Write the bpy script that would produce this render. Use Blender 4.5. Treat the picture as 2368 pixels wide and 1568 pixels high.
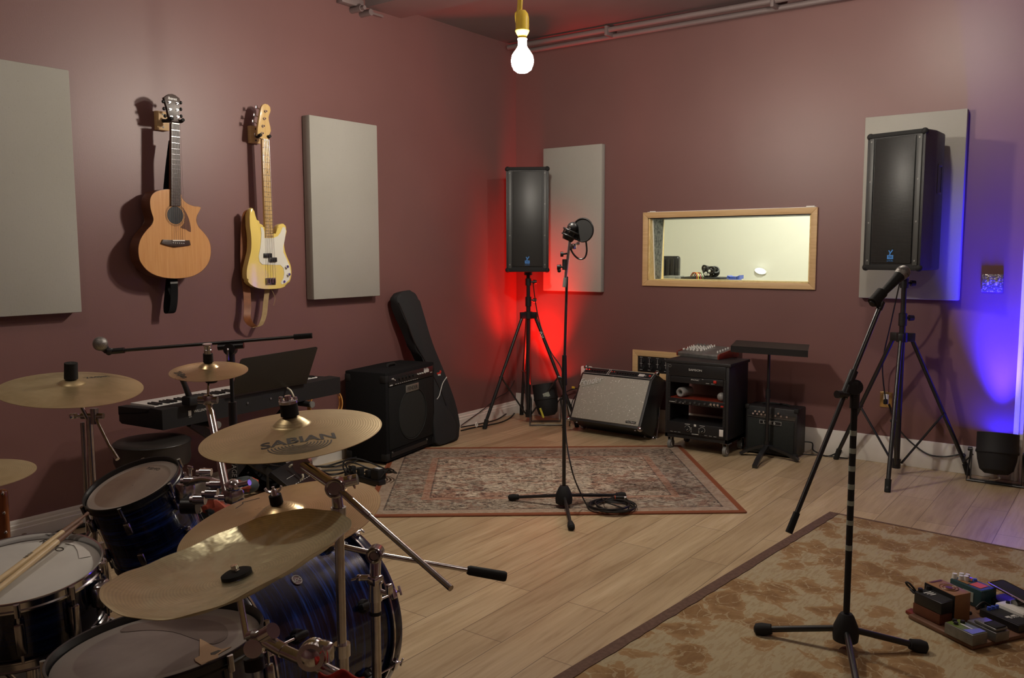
import bpy, bmesh, math, random
from mathutils import Vector, Matrix
random.seed(7)
for o in list(bpy.data.objects): bpy.data.objects.remove(o)
SC = bpy.context.scene
COL = SC.collection
PI = math.pi
V = Vector

# ------------------------------------------------------------------ camera
CAM = V((4.5367, -6.2239, 1.47))
FPX = 1986.3
YAW, PITCH, ROLL = math.radians(36.394), math.radians(5.887), math.radians(-0.1644)
FWD = V((-math.sin(YAW)*math.cos(PITCH), math.cos(YAW)*math.cos(PITCH), -math.sin(PITCH)))
_r = V((math.cos(YAW), math.sin(YAW), 0)); _u = _r.cross(FWD)
RGT = _r*math.cos(ROLL) + _u*math.sin(ROLL)
UPV = -_r*math.sin(ROLL) + _u*math.cos(ROLL)
cam = bpy.data.cameras.new('camera'); camo = bpy.data.objects.new('camera', cam); COL.objects.link(camo)
m = Matrix((RGT, UPV, -FWD)).transposed().to_4x4(); m.translation = CAM
camo.matrix_world = m
cam.sensor_width = 36.0; cam.lens = FPX/2368*36.0; cam.clip_start = 0.02
SC.camera = camo
# ------------------------------------------------------------------ world, exposure, lamps out of frame
w = bpy.data.worlds.new('world'); SC.world = w; w.use_nodes = True
w.node_tree.nodes['Background'].inputs[0].default_value = (0.9, 0.85, 0.8, 1)
w.node_tree.nodes['Background'].inputs[1].default_value = 0.02
SC.view_settings.view_transform = 'Standard'; SC.view_settings.look = 'None'
SC.view_settings.gamma = 1; SC.view_settings.exposure = 0.0; SC.view_settings.use_curve_mapping = False
BULB_VISIBLE = 620.0      # emission of the hanging globe in view
BULB_OTHER = 520.0        # emission of the globes on the same string, out of frame
CONTROL_LAMP = 260.0
RED_W, BLUE_W = 300.0, 1500.0
BULBS = [((3.3, -1.7, 3.04), BULB_OTHER*1.0), ((1.7, -5.4, 3.0), BULB_OTHER*0.42), ((5.0, -4.6, 3.0), BULB_OTHER*0.40)]

# ------------------------------------------------------------------ where a point of the place is
def ray(x, y): return FWD + RGT*((x-1184)/FPX) - UPV*((y-784)/FPX)
def W(x, y, d): return CAM + ray(x, y)*d
def at(x, y, ax, val):
    d = ray(x, y); return CAM + d*((val-CAM[ax])/d[ax])
def onL(x, y, v=0.0): return at(x, y, 0, v)
def onB(x, y, v=0.0): return at(x, y, 1, v)
def onF(x, y, z=0.0): return at(x, y, 2, z)
def depth(p): return (V(p)-CAM).dot(FWD)
def px(p):
    d = V(p)-CAM; z = d.dot(FWD); return (1184+FPX*d.dot(RGT)/z, 784-FPX*d.dot(UPV)/z)
def zat(x0, y0, ypx):          # height at plan point (x0,y0) seen at image row ypx
    lo, hi = -0.5, 4.0
    for _ in range(40):
        mid = (lo+hi)/2
        if px((x0, y0, mid))[1] > ypx: lo = mid
        else: hi = mid
    return (lo+hi)/2

# ------------------------------------------------------------------ materials
def mat(name, col, rough=0.5, metal=0.0, spec=0.5, **k):
    m = bpy.data.materials.new(name); m.use_nodes = True
    b = m.node_tree.nodes['Principled BSDF']
    b.inputs['Base Color'].default_value = (*col, 1); b.inputs['Roughness'].default_value = rough
    b.inputs['Metallic'].default_value = metal; b.inputs['Specular IOR Level'].default_value = spec
    for kk, v in k.items():
        b.inputs[kk].default_value = v
    return m
class NT:
    def __init__(s, m): s.m = m; s.t = m.node_tree; s.b = s.t.nodes['Principled BSDF']
    def n(s, typ, **k):
        nd = s.t.nodes.new(typ)
        for kk, v in k.items():
            if kk.startswith('_'): nd.inputs[kk[1:].replace('_', ' ')].default_value = v
            else: setattr(nd, kk, v)
        return nd
    def l(s, a, b): s.t.links.new(a, b)
    def coord(s, scale=(1, 1, 1), kind='Object', rot=(0, 0, 0)):
        c = s.n('ShaderNodeTexCoord'); mp = s.n('ShaderNodeMapping')
        mp.inputs['Scale'].default_value = scale; mp.inputs['Rotation'].default_value = rot
        s.l(c.outputs[kind], mp.inputs[0]); return mp.outputs[0]
    def noise(s, vec, scale=5, detail=3, rough=.5, dist=0):
        nd = s.n('ShaderNodeTexNoise'); nd.inputs['Scale'].default_value = scale; nd.inputs['Detail'].default_value = detail
        nd.inputs['Roughness'].default_value = rough; nd.inputs['Distortion'].default_value = dist
        s.l(vec, nd.inputs['Vector']); return nd.outputs['Fac']
    def ramp(s, fac, stops, interp='LINEAR'):
        r = s.n('ShaderNodeValToRGB'); r.color_ramp.interpolation = interp
        e = r.color_ramp.elements
        while len(e) < len(stops): e.new(0.5)
        for i, (p, c) in enumerate(stops):
            e[i].position = p; e[i].color = (*c, 1) if len(c) == 3 else c
        s.l(fac, r.inputs[0]); return r.outputs[0]
    def mix(s, f, a, b, mode='MIX'):
        x = s.n('ShaderNodeMix'); x.data_type = 'RGBA'; x.blend_type = mode
        for sock, v in ((x.inputs[0], f), (x.inputs[6], a), (x.inputs[7], b)):
            if hasattr(v, 'links') or hasattr(v, 'is_linked'): s.l(v, sock)
            elif isinstance(v, tuple): sock.default_value = (*v, 1)
            else: sock.default_value = v
        return x.outputs[2]
    def math(s, op, a, b=0.5):
        x = s.n('ShaderNodeMath'); x.operation = op
        for i, v in enumerate((a, b)):
            if hasattr(v, 'is_linked'): s.l(v, x.inputs[i])
            else: x.inputs[i].default_value = v
        return x.outputs[0]
    def col(s, o): s.l(o, s.b.inputs['Base Color'])
    def bump(s, fac, st=.2, dist=.01):
        b = s.n('ShaderNodeBump'); b.inputs['Strength'].default_value = st; b.inputs['Distance'].default_value = dist
        s.l(fac, b.inputs['Height']); s.l(b.outputs[0], s.b.inputs['Normal'])
def noisy(name, c1, c2, scale=8, rough=.5, stretch=(1, 1, 1), bump=0, metal=0, detail=4, lo=.35, hi=.65, spec=.5, **k):
    m = mat(name, c1, rough, metal, spec, **k); t = NT(m)
    f = t.noise(t.coord(stretch), scale, detail)
    t.col(t.ramp(f, [(lo, c1), (hi, c2)]))
    if bump: t.bump(f, bump, .003)
    return m
M = {}
# painted wall, slightly uneven sheen
m = mat('maroon_paint', (.2, .08, .07), .45, 0, .6); t = NT(m)
f = t.noise(t.coord((1, 1, 1), 'Generated'), 3, 5, .6)
f2 = t.noise(t.coord(), 1.1, 3, .5)
t.col(t.ramp(f2, [(.3, (.165, .075, .070)), (.7, (.19, .088, .082))]))
f3 = t.noise(t.coord(), 160, 2); t.bump(f3, .12, .002)
M['wall'] = m
M['ceil'] = noisy('brown_ceiling_paint', (.165, .125, .122), (.185, .138, .134), 3, .5)
M['white_trim'] = noisy('white_trim_paint', (.78, .75, .70), (.70, .67, .62), 5, .35)
M['cream'] = mat('cream_wall_paint', (.80, .79, .71), .6)
# laminate floor, planks along Y
m = mat('laminate_planks', (.45, .32, .2), .38, 0, .4); t = NT(m)
br = t.n('ShaderNodeTexBrick', offset=.37, squash=1.0)
br.inputs['Scale'].default_value = 1; br.inputs['Brick Width'].default_value = 1.25; br.inputs['Row Height'].default_value = .19
br.inputs['Mortar Size'].default_value = .0016; br.inputs['Mortar Smooth'].default_value = .2
br.inputs['Color1'].default_value = (.0, 0, 0, 1); br.inputs['Color2'].default_value = (1, 1, 1, 1); br.inputs['Mortar'].default_value = (.5, .5, .5, 1)
t.l(t.coord((1, 1, 1), 'Object', (0, 0, PI/2)), br.inputs['Vector'])
grain = t.noise(t.coord((14, .9, 1)), 3, 6, .62, .6)
g2 = t.noise(t.coord((3, .5, 1)), 2.1, 3, .5, .8)
base = t.ramp(grain, [(.28, (.42, .31, .18)), (.5, (.54, .425, .265)), (.72, (.61, .50, .335))])
tone = t.mix(br.outputs['Color'], (.84, .81, .78), (1.08, 1.07, 1.05))
c = t.mix(1.0, base, tone, 'MULTIPLY')
c = t.mix(1.0, c, t.ramp(g2, [(.3, (.8, .76, .72)), (.7, (1.05, 1.05, 1.05))]), 'MULTIPLY')
c = t.mix(br.outputs['Fac'], c, (.13, .085, .05))
t.col(c); t.bump(grain, .05, .002)
M['floor'] = m
# woven fabric panels
def fabric(name, c1, c2, sc=420, rough=.9):
    m = mat(name, c1, rough, 0, .15); t = NT(m)
    a = t.noise(t.coord((1, 1, .12)), sc, 2); b = t.noise(t.coord((.15, .15, 1)), sc, 2)
    d = t.math('ADD', a, b); g = t.noise(t.coord(), 2.0, 3)
    c = t.ramp(d, [(.75/2+.3, c1), (1.25/2+.1, c2)])
    c = t.mix(1.0, c, t.ramp(g, [(.3, (.93, .93, .92)), (.7, (1.03, 1.03, 1.03))]), 'MULTIPLY')
    t.col(c); t.bump(d, .25, .001); return m
M['panel'] = fabric('grey_panel_cloth', (.26, .25, .222), (.375, .362, .325))
M['bag'] = fabric('black_nylon', (.018, .018, .02), (.03, .03, .032), 600, .7)
M['tolex'] = noisy('black_textured_vinyl', (.012, .012, .013), (.024, .024, .025), 260, .45, bump=.4)
M['carpet'] = noisy('black_carpet_covering', (.008, .008, .009), (.018, .018, .019), 300, .95, bump=.5, spec=.1)
M['black'] = mat('black_plastic', (.012, .012, .013), .4)
M['matte'] = mat('matte_black_plastic', (.015, .015, .016), .65, 0, .3)
M['blackmetal'] = mat('black_powder_coated_metal', (.014, .014, .015), .32, 0, .6)
M['deskmetal'] = mat('brownish_black_sheet_metal', (.02, .018, .014), .45, 0, .4)
M['rubber'] = mat('black_rubber', (.02, .02, .02), .7, 0, .2)
M['cloth_black'] = mat('black_cloth', (.01, .01, .011), .9, 0, .1)
M['chrome'] = mat('chrome', (.72, .72, .74), .14, 1.0)
M['steel'] = noisy('worn_chrome_tube', (.66, .64, .64), (.52, .50, .49), 30, .2, metal=1.0)
M['dkchrome'] = mat('tarnished_chrome', (.46, .45, .46), .18, 1.0)
M['gold'] = mat('brass_plate', (.7, .5, .22), .25, 1.0)
M['grey'] = mat('grey_plastic', (.18, .18, .17), .5)
M['white'] = mat('white_plastic', (.75, .74, .7), .35)
M['cream_p'] = mat('cream_plastic', (.8, .77, .62), .3)
M['tape'] = noisy('pale_green_tape', (.34, .38, .32), (.27, .3, .26), 40, .6)
M['yellow'] = mat('yellow_plastic', (.85, .62, .06), .4)
M['yellow_dk'] = mat('yellow_label', (.55, .5, .05), .5)
M['red'] = mat('red_plastic', (.5, .03, .02), .4)
M['redwood'] = noisy('red_stained_wood', (.2, .025, .012), (.14, .018, .01), 20, .35, (1, 8, 1))
M['bluelogo'] = mat('blue_badge', (.05, .22, .6), .4)
M['blue'] = mat('blue_plastic', (.05, .1, .5), .4)
M['orange'] = mat('orange_red_paint', (.6, .1, .03), .5)
M['greenp'] = mat('olive_green_enamel', (.12, .17, .03), .4)
M['teal'] = mat('dark_teal_enamel', (.02, .06, .07), .4)
M['skyp'] = mat('periwinkle_enamel', (.15, .18, .5), .4)
M['greymetal'] = noisy('grey_metal_case', (.25, .25, .24), (.19, .19, .18), 30, .35, metal=.6)
M['ivory'] = mat('white_key_plastic', (.8, .78, .74), .25)
M['print'] = mat('pale_print', (.6, .6, .57), .5)
M['printk'] = mat('dark_print', (.07, .06, .05), .6)
M['cable'] = mat('black_cable_rubber', (.012, .012, .012), .5)
M['dkfloorbox'] = mat('dark_base_plate', (.02, .02, .02), .6)
def wood(name, c1, c2, sc=6, stretch=(1, 1, 12), rough=.35, coat=0):
    m = mat(name, c1, rough, 0, .5, **({'Coat Weight': coat} if coat else {})); t = NT(m)
    f = t.noise(t.coord(stretch), sc, 4, .6, .4)
    t.col(t.ramp(f, [(.3, c1), (.7, c2)])); return m
M['spruce'] = wood('spruce_guitar_top', (.56, .26, .09), (.66, .35, .14), 10, (1, 8, .35), .28, .6)
M['maple'] = wood('maple_neck_lacquer', (.62, .40, .15), (.72, .5, .22), 10, (1, 6, .5), .25, .6)
M['pine'] = wood('pine_trim', (.55, .35, .16), (.66, .45, .23), 8, (.8, 1, 9), .5)
M['pine_h'] = wood('pine_trim_horizontal', (.55, .35, .16), (.66, .45, .23), 8, (.5, 4, 10), .5)
M['rose'] = wood('rosewood', (.035, .018, .012), (.06, .03, .02), 10, (1, 8, .6), .4)
M['mahog'] = wood('dark_mahogany', (.09, .03, .015), (.14, .05, .022), 10, (1, 8, 1), .35)
M['hickory'] = wood('hickory_stick', (.68, .5, .27), (.74, .57, .33), 20, (1, 1, 1), .4)
M['stick_tip'] = mat('dark_worn_stick_wood', (.2, .1, .06), .6)
M['amber'] = wood('amber_varnished_wood', (.17, .045, .012), (.24, .07, .018), 7, (6, 6, .8), .2, .6)
M['tanbox'] = wood('tan_painted_case', (.26, .12, .045), (.32, .16, .06), 12, (1, 1, 1), .5)
M['osb'] = noisy('osb_board', (.72, .52, .2), (.85, .68, .34), 30, .6, (1, 3, 1))
M['foam'] = noisy('grey_mineral_foam', (.1, .12, .14), (.45, .47, .48), 45, .9, lo=.3, hi=.6)
M['butter'] = mat('butter_yellow_lacquer', (.84, .64, .17), .12, 0, .5, **{'Coat Weight': 1.0})
M['pickguard'] = mat('white_pickguard', (.78, .76, .66), .25)
M['leather'] = noisy('brown_leather', (.25, .08, .02), (.17, .05, .015), 20, .5)
M['suede'] = noisy('tan_suede', (.4, .28, .14), (.32, .22, .1), 20, .8)
M['tamb'] = wood('tambourine_wood', (.6, .28, .07), (.7, .35, .1), 8, (1, 1, 4), .3)
# brass of the cymbals
def brass(name, c1, c2, rough, hammered=False):
    m = mat(name, c1, rough, .85); t = NT(m)
    g = t.n('ShaderNodeTexGradient', gradient_type='SPHERICAL'); 
    w1 = t.n('ShaderNodeTexWave', wave_type='RINGS', rings_direction='Z'); w1.inputs['Scale'].default_value = 55; w1.inputs['Distortion'].default_value = .6; w1.inputs['Detail'].default_value = 2
    t.l(t.coord(), w1.inputs['Vector'])
    st = t.noise(t.coord((1, 1, 1)), 7, 5, .6, 1.0)
    c = t.ramp(st, [(.32, c1), (.66, c2)])
    t.col(t.mix(.12, c, w1.outputs['Color'], 'MULTIPLY'))
    if hammered:
        v = t.n('ShaderNodeTexNoise'); v.inputs['Scale'].default_value = 26; v.inputs['Detail'].default_value = 2
        t.l(t.coord(), v.inputs['Vector']); t.bump(v.outputs['Fac'], .6, .008)
    else: t.bump(w1.outputs['Fac'], .1, .0008)
    rr = t.ramp(st, [(.3, (rough+.06,)*3), (.7, (rough-.04,)*3)]); t.l(rr, t.b.inputs['Roughness'])
    return m
M['brass'] = brass('aged_bronze_cymbal', (.58, .45, .24), (.72, .58, .33), .4)
M['brass2'] = brass('bright_bronze_cymbal', (.62, .44, .22), (.74, .56, .32), .3)
M['china'] = brass('hammered_pale_bronze', (.62, .57, .36), (.78, .72, .48), .38, True)
# drum wrap: dark blue streaks running round the shell
m = mat('blue_streaked_drum_wrap', (.01, .02, .08), .15, 0, .5, **{'Coat Weight': .6, 'Coat Roughness': .06}); t = NT(m)
f = t.noise(t.coord((1.3, 1.3, 26)), 2.6, 5, .65, .5)
t.col(t.ramp(f, [(.38, (.003, .004, .012)), (.52, (.008, .016, .07)), (.62, (.02, .06, .3)), (.72, (.05, .14, .5))]))
M['wrap'] = m
M['wrap_dk'] = noisy('dark_blue_drum_wrap', (.002, .003, .01), (.008, .018, .07), 3, .18, (1.3, 1.3, 26), **{'Coat Weight': .5})
def headm(name, c1, c2, sc=6, rough=.35, ring=None):
    m = mat(name, c1, rough, 0, .4); t = NT(m)
    f = t.noise(t.coord(), sc, 5, .6, .5)
    c = t.ramp(f, [(.35, c1), (.68, c2)])
    if ring:
        g = t.n('ShaderNodeTexGradient', gradient_type='SPHERICAL'); t.l(t.coord((1/ring[0],)*2+(0,), 'Object'), g.inputs[0])
        mk = t.ramp(g.outputs['Fac'], [(.0, (0, 0, 0)), (.03, (1, 1, 1))])
        c = t.mix(mk, ring[1], c)
    t.col(c); return m
M['coated'] = headm('white_coated_drumhead', (.62, .6, .55), (.52, .5, .46), 5, .6)
M['clear'] = headm('smoky_clear_drumhead', (.22, .15, .12), (.30, .22, .17), 4, .12, ring=(.125, (.36, .3, .26)))
M['smoke'] = headm('worn_hazy_drumhead', (.2, .16, .15), (.3, .25, .23), 5, .4, ring=(.16, (.32, .28, .25)))
# rugs
m = mat('faded_persian_rug', (.3, .2, .15), .95, 0, .1); t = NT(m)
v1 = t.coord((1, 2.4, 1)); 
n1 = t.noise(v1, 13, 8, .82, 2.4); n2 = t.noise(t.coord((1, 1.4, 1)), 5.2, 4, .65, 1.6); n3 = t.noise(t.coord((1, 1, 1)), 11, 4, .7, .6)
vor = t.n('ShaderNodeTexVoronoi', feature='DISTANCE_TO_EDGE'); vor.inputs['Scale'].default_value = 5.5; t.l(t.coord((1, 1, 1)), vor.inputs['Vector'])
c = t.ramp(n1, [(.40, (.04, .035, .04)), (.455, (.15, .11, .08)), (.49, (.44, .35, .25)), (.56, (.66, .57, .45))])
c = t.mix(t.ramp(n2, [(.50, (0, 0, 0)), (.58, (.60, .60, .60))]), c, (.28, .10, .06))
c = t.mix(t.ramp(n3, [(.55, (0, 0, 0)), (.63, (.75, .75, .75))]), c, (.60, .53, .42))
c = t.mix(t.ramp(n1, [(.43, (1, 1, 1)), (.47, (0, 0, 0))]), c, (.04, .036, .04))
c = t.mix(t.ramp(vor.outputs['Distance'], [(.0, (.5, .5, .5)), (.03, (0, 0, 0))]), c, (.06, .04, .04))
# borders by distance to the rug edge (local coordinates, metres)
def edge_dist(t, hx, hy):
    tc = t.n('ShaderNodeTexCoord'); sp = t.n('ShaderNodeSeparateXYZ'); t.l(tc.outputs['Object'], sp.inputs[0])
    ax = t.math('SUBTRACT', hx, t.math('ABSOLUTE', sp.outputs[0])); ay = t.math('SUBTRACT', hy, t.math('ABSOLUTE', sp.outputs[1]))
    return t.math('MINIMUM', ax, ay)
RW, RH = 1.07, .82
ed = edge_dist(t, RW, RH)
def band(t, e, a, b):
    return t.math('MULTIPLY', t.math('GREATER_THAN', e, a), t.math('LESS_THAN', e, b))
c = t.mix(t.math('MULTIPLY', band(t, ed, .11, .30), .35), c, (.11, .085, .07))
c = t.mix(t.math('MULTIPLY', band(t, ed, .30, .345), .55), c, (.36, .17, .11))
c = t.mix(t.math('MULTIPLY', band(t, ed, .345, .353), .5), c, (.05, .03, .03))
c = t.mix(t.math('MULTIPLY', band(t, ed, .10, .11), .7), c, (.05, .04, .04))
c = t.mix(t.math('MULTIPLY', band(t, ed, .03, .10), .75), c, (.36, .27, .2))
c = t.mix(t.math('LESS_THAN', ed, .03), c, (.26, .085, .04))
t.col(c); t.bump(n1, .5, .004)
M['rug1'] = m
m = mat('tan_leaf_rug', (.4, .3, .16), .95, 0, .1); t = NT(m)
n1 = t.noise(t.coord((1, 1.2, 1)), 5.2, 3, .55, 1.1); n2 = t.noise(t.coord((5, 1, 1), rot=(0, 0, .5)), 16, 3, .6, .3); n3 = t.noise(t.coord(), 2.5, 2)
nv = t.n('ShaderNodeTexNoise'); nv.inputs['Scale'].default_value = 7; nv.inputs['Detail'].default_value = 3; t.l(t.coord(), nv.inputs['Vector'])
va = t.n('ShaderNodeVectorMath', operation='MULTIPLY_ADD'); t.l(nv.outputs['Color'], va.inputs[0]); va.inputs[1].default_value = (.20, .20, 0); t.l(t.coord(), va.inputs[2])
vv = t.n('ShaderNodeTexVoronoi', feature='F1'); vv.inputs['Scale'].default_value = 5.6; t.l(va.outputs[0], vv.inputs['Vector'])
vw = t.n('ShaderNodeTexVoronoi', feature='DISTANCE_TO_EDGE'); vw.inputs['Scale'].default_value = 13; t.l(va.outputs[0], vw.inputs['Vector'])
leaf = t.math('ADD', vv.outputs['Distance'], t.math('MULTIPLY', t.math('SUBTRACT', n1, .5), .9))
c = t.ramp(leaf, [(.32, (.22, .13, .062)), (.46, (.29, .18, .088)), (.53, (.31, .20, .10)), (.56, (.375, .31, .195))])
vein = t.math('MULTIPLY', t.math('LESS_THAN', t.math('ADD', vw.outputs['Distance'], t.math('MULTIPLY', t.math('SUBTRACT', n2, .5), .2)), .03), .6)
c = t.mix(vein, c, (.40, .325, .20))
c = t.mix(t.math('MULTIPLY', t.math('GREATER_THAN', n2, .53), .35), c, (.27, .17, .08))
t.col(c); t.bump(n2, .3, .003)
M['rug2'] = m
M['rug2edge'] = noisy('brown_rug_binding', (.10, .055, .038), (.14, .08, .055), 60, .95)
M['rug1edge'] = mat('rust_rug_binding', (.24, .08, .04), .9)
# speaker grille, amp grille
def perforated(name, c_hole, c_metal, pitch=.0075, rough=.4, metal=.0):
    m = mat(name, c_metal, rough, metal); t = NT(m)
    v = t.n('ShaderNodeTexVoronoi'); v.inputs['Scale'].default_value = 1/pitch; v.inputs['Randomness'].default_value = 0
    mp = t.coord(); 
    t.l(mp, v.inputs['Vector'])
    f = t.ramp(v.outputs['Distance'], [(.30, (0, 0, 0)), (.38, (1, 1, 1))])
    t.col(t.mix(f, c_hole, c_metal)); t.bump(f, .5, .002); return m
M['perf'] = perforated('perforated_black_grille', (.003, .003, .003), (.022, .023, .022), .009)
m = mat('silver_sparkle_grille_cloth', (.3, .29, .26), .6, 0, .4); t = NT(m)
wv = t.n('ShaderNodeTexWave', bands_direction='X'); wv.inputs['Scale'].default_value = 28; t.l(t.coord(), wv.inputs['Vector'])
wz = t.n('ShaderNodeTexWave', bands_direction='Z'); wz.inputs['Scale'].default_value = 28; t.l(t.coord(), wz.inputs['Vector'])
sp = t.noise(t.coord(), 130, 1)
c = t.mix(.35, (.52, .49, .42), wv.outputs['Color'], 'MULTIPLY'); c = t.mix(.3, c, wz.outputs['Color'], 'MULTIPLY')
c = t.mix(t.ramp(sp, [(.70, (0, 0, 0)), (.73, (1, 1, 1))]), c, (.9, .9, .84)); t.col(c)
M['fgrille'] = m
M['bgrille'] = noisy('black_speaker_cloth', (.008, .009, .009), (.017, .018, .018), 300, .85, spec=.2)
M['bgrille2'] = noisy('charcoal_speaker_cloth', (.02, .022, .021), (.03, .033, .031), 300, .8, spec=.2)
m = mat('microphone_mesh', (.3, .29, .27), .4, .7); t = NT(m)
v = t.n('ShaderNodeTexVoronoi'); v.inputs['Scale'].default_value = 480; t.l(t.coord(), v.inputs['Vector'])
t.col(t.ramp(v.outputs['Distance'], [(.2, (.42, .40, .37)), (.6, (.2, .19, .18))])); t.bump(v.outputs['Distance'], .6, .001)
M['mesh'] = m
def emit(name, col, st):
    m = mat(name, col, .4); b = m.node_tree.nodes['Principled BSDF']
    b.inputs['Emission Color'].default_value = (*col, 1); b.inputs['Emission Strength'].default_value = st; return m
M['led_blue'] = emit('small_blue_led', (.3, .35, 1), 2.5)
def glass(name, tint=(.97, .98, .96), refl=.06):
    m = bpy.data.materials.new(name); m.use_nodes = True; t = m.node_tree; t.nodes.clear()
    o = t.nodes.new('ShaderNodeOutputMaterial'); mx = t.nodes.new('ShaderNodeMixShader'); tr = t.nodes.new('ShaderNodeBsdfTransparent'); gl = t.nodes.new('ShaderNodeBsdfGlossy')
    fr = t.nodes.new('ShaderNodeFresnel'); fr.inputs[0].default_value = 1.3
    tr.inputs[0].default_value = (*tint, 1); gl.inputs['Roughness'].default_value = .02
    t.links.new(fr.outputs[0], mx.inputs[0]); t.links.new(tr.outputs[0], mx.inputs[1]); t.links.new(gl.outputs[0], mx.inputs[2]); t.links.new(mx.outputs[0], o.inputs[0])
    return m
M['glass'] = glass('window_glass')
M['plasticclear'] = mat('cloudy_clear_plastic', (.3, .29, .28), .25, 0, .6, **{'Alpha': .75})
M['print_dim'] = mat('dim_metal_badge', (.22, .21, .18), .4, .4)
M['vinyl'] = mat('black_vinyl', (.022, .019, .017), .42)
M['dkchrome_m'] = mat('dark_reflective_panel', (.12, .12, .12), .25, .8)
M['amber_dk'] = wood('dark_red_wood', (.10, .03, .014), (.15, .045, .02), 8, (1, 1, 1), .45)
M['mahog2'] = wood('brown_board', (.12, .055, .03), (.17, .08, .045), 8, (1, 1, 1), .5)
m = mat('blue_lit_light_switch_plate', (.6, .58, .55), .25, .6); t = NT(m)
v = t.n('ShaderNodeTexVoronoi'); v.inputs['Scale'].default_value = 90; t.l(t.coord(), v.inputs['Vector'])
t.col(t.ramp(v.outputs['Distance'], [(.25, (.75, .72, .66)), (.5, (.25, .22, .2))])); t.bump(v.outputs['Distance'], 1, .002)
M['filigree'] = m

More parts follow.
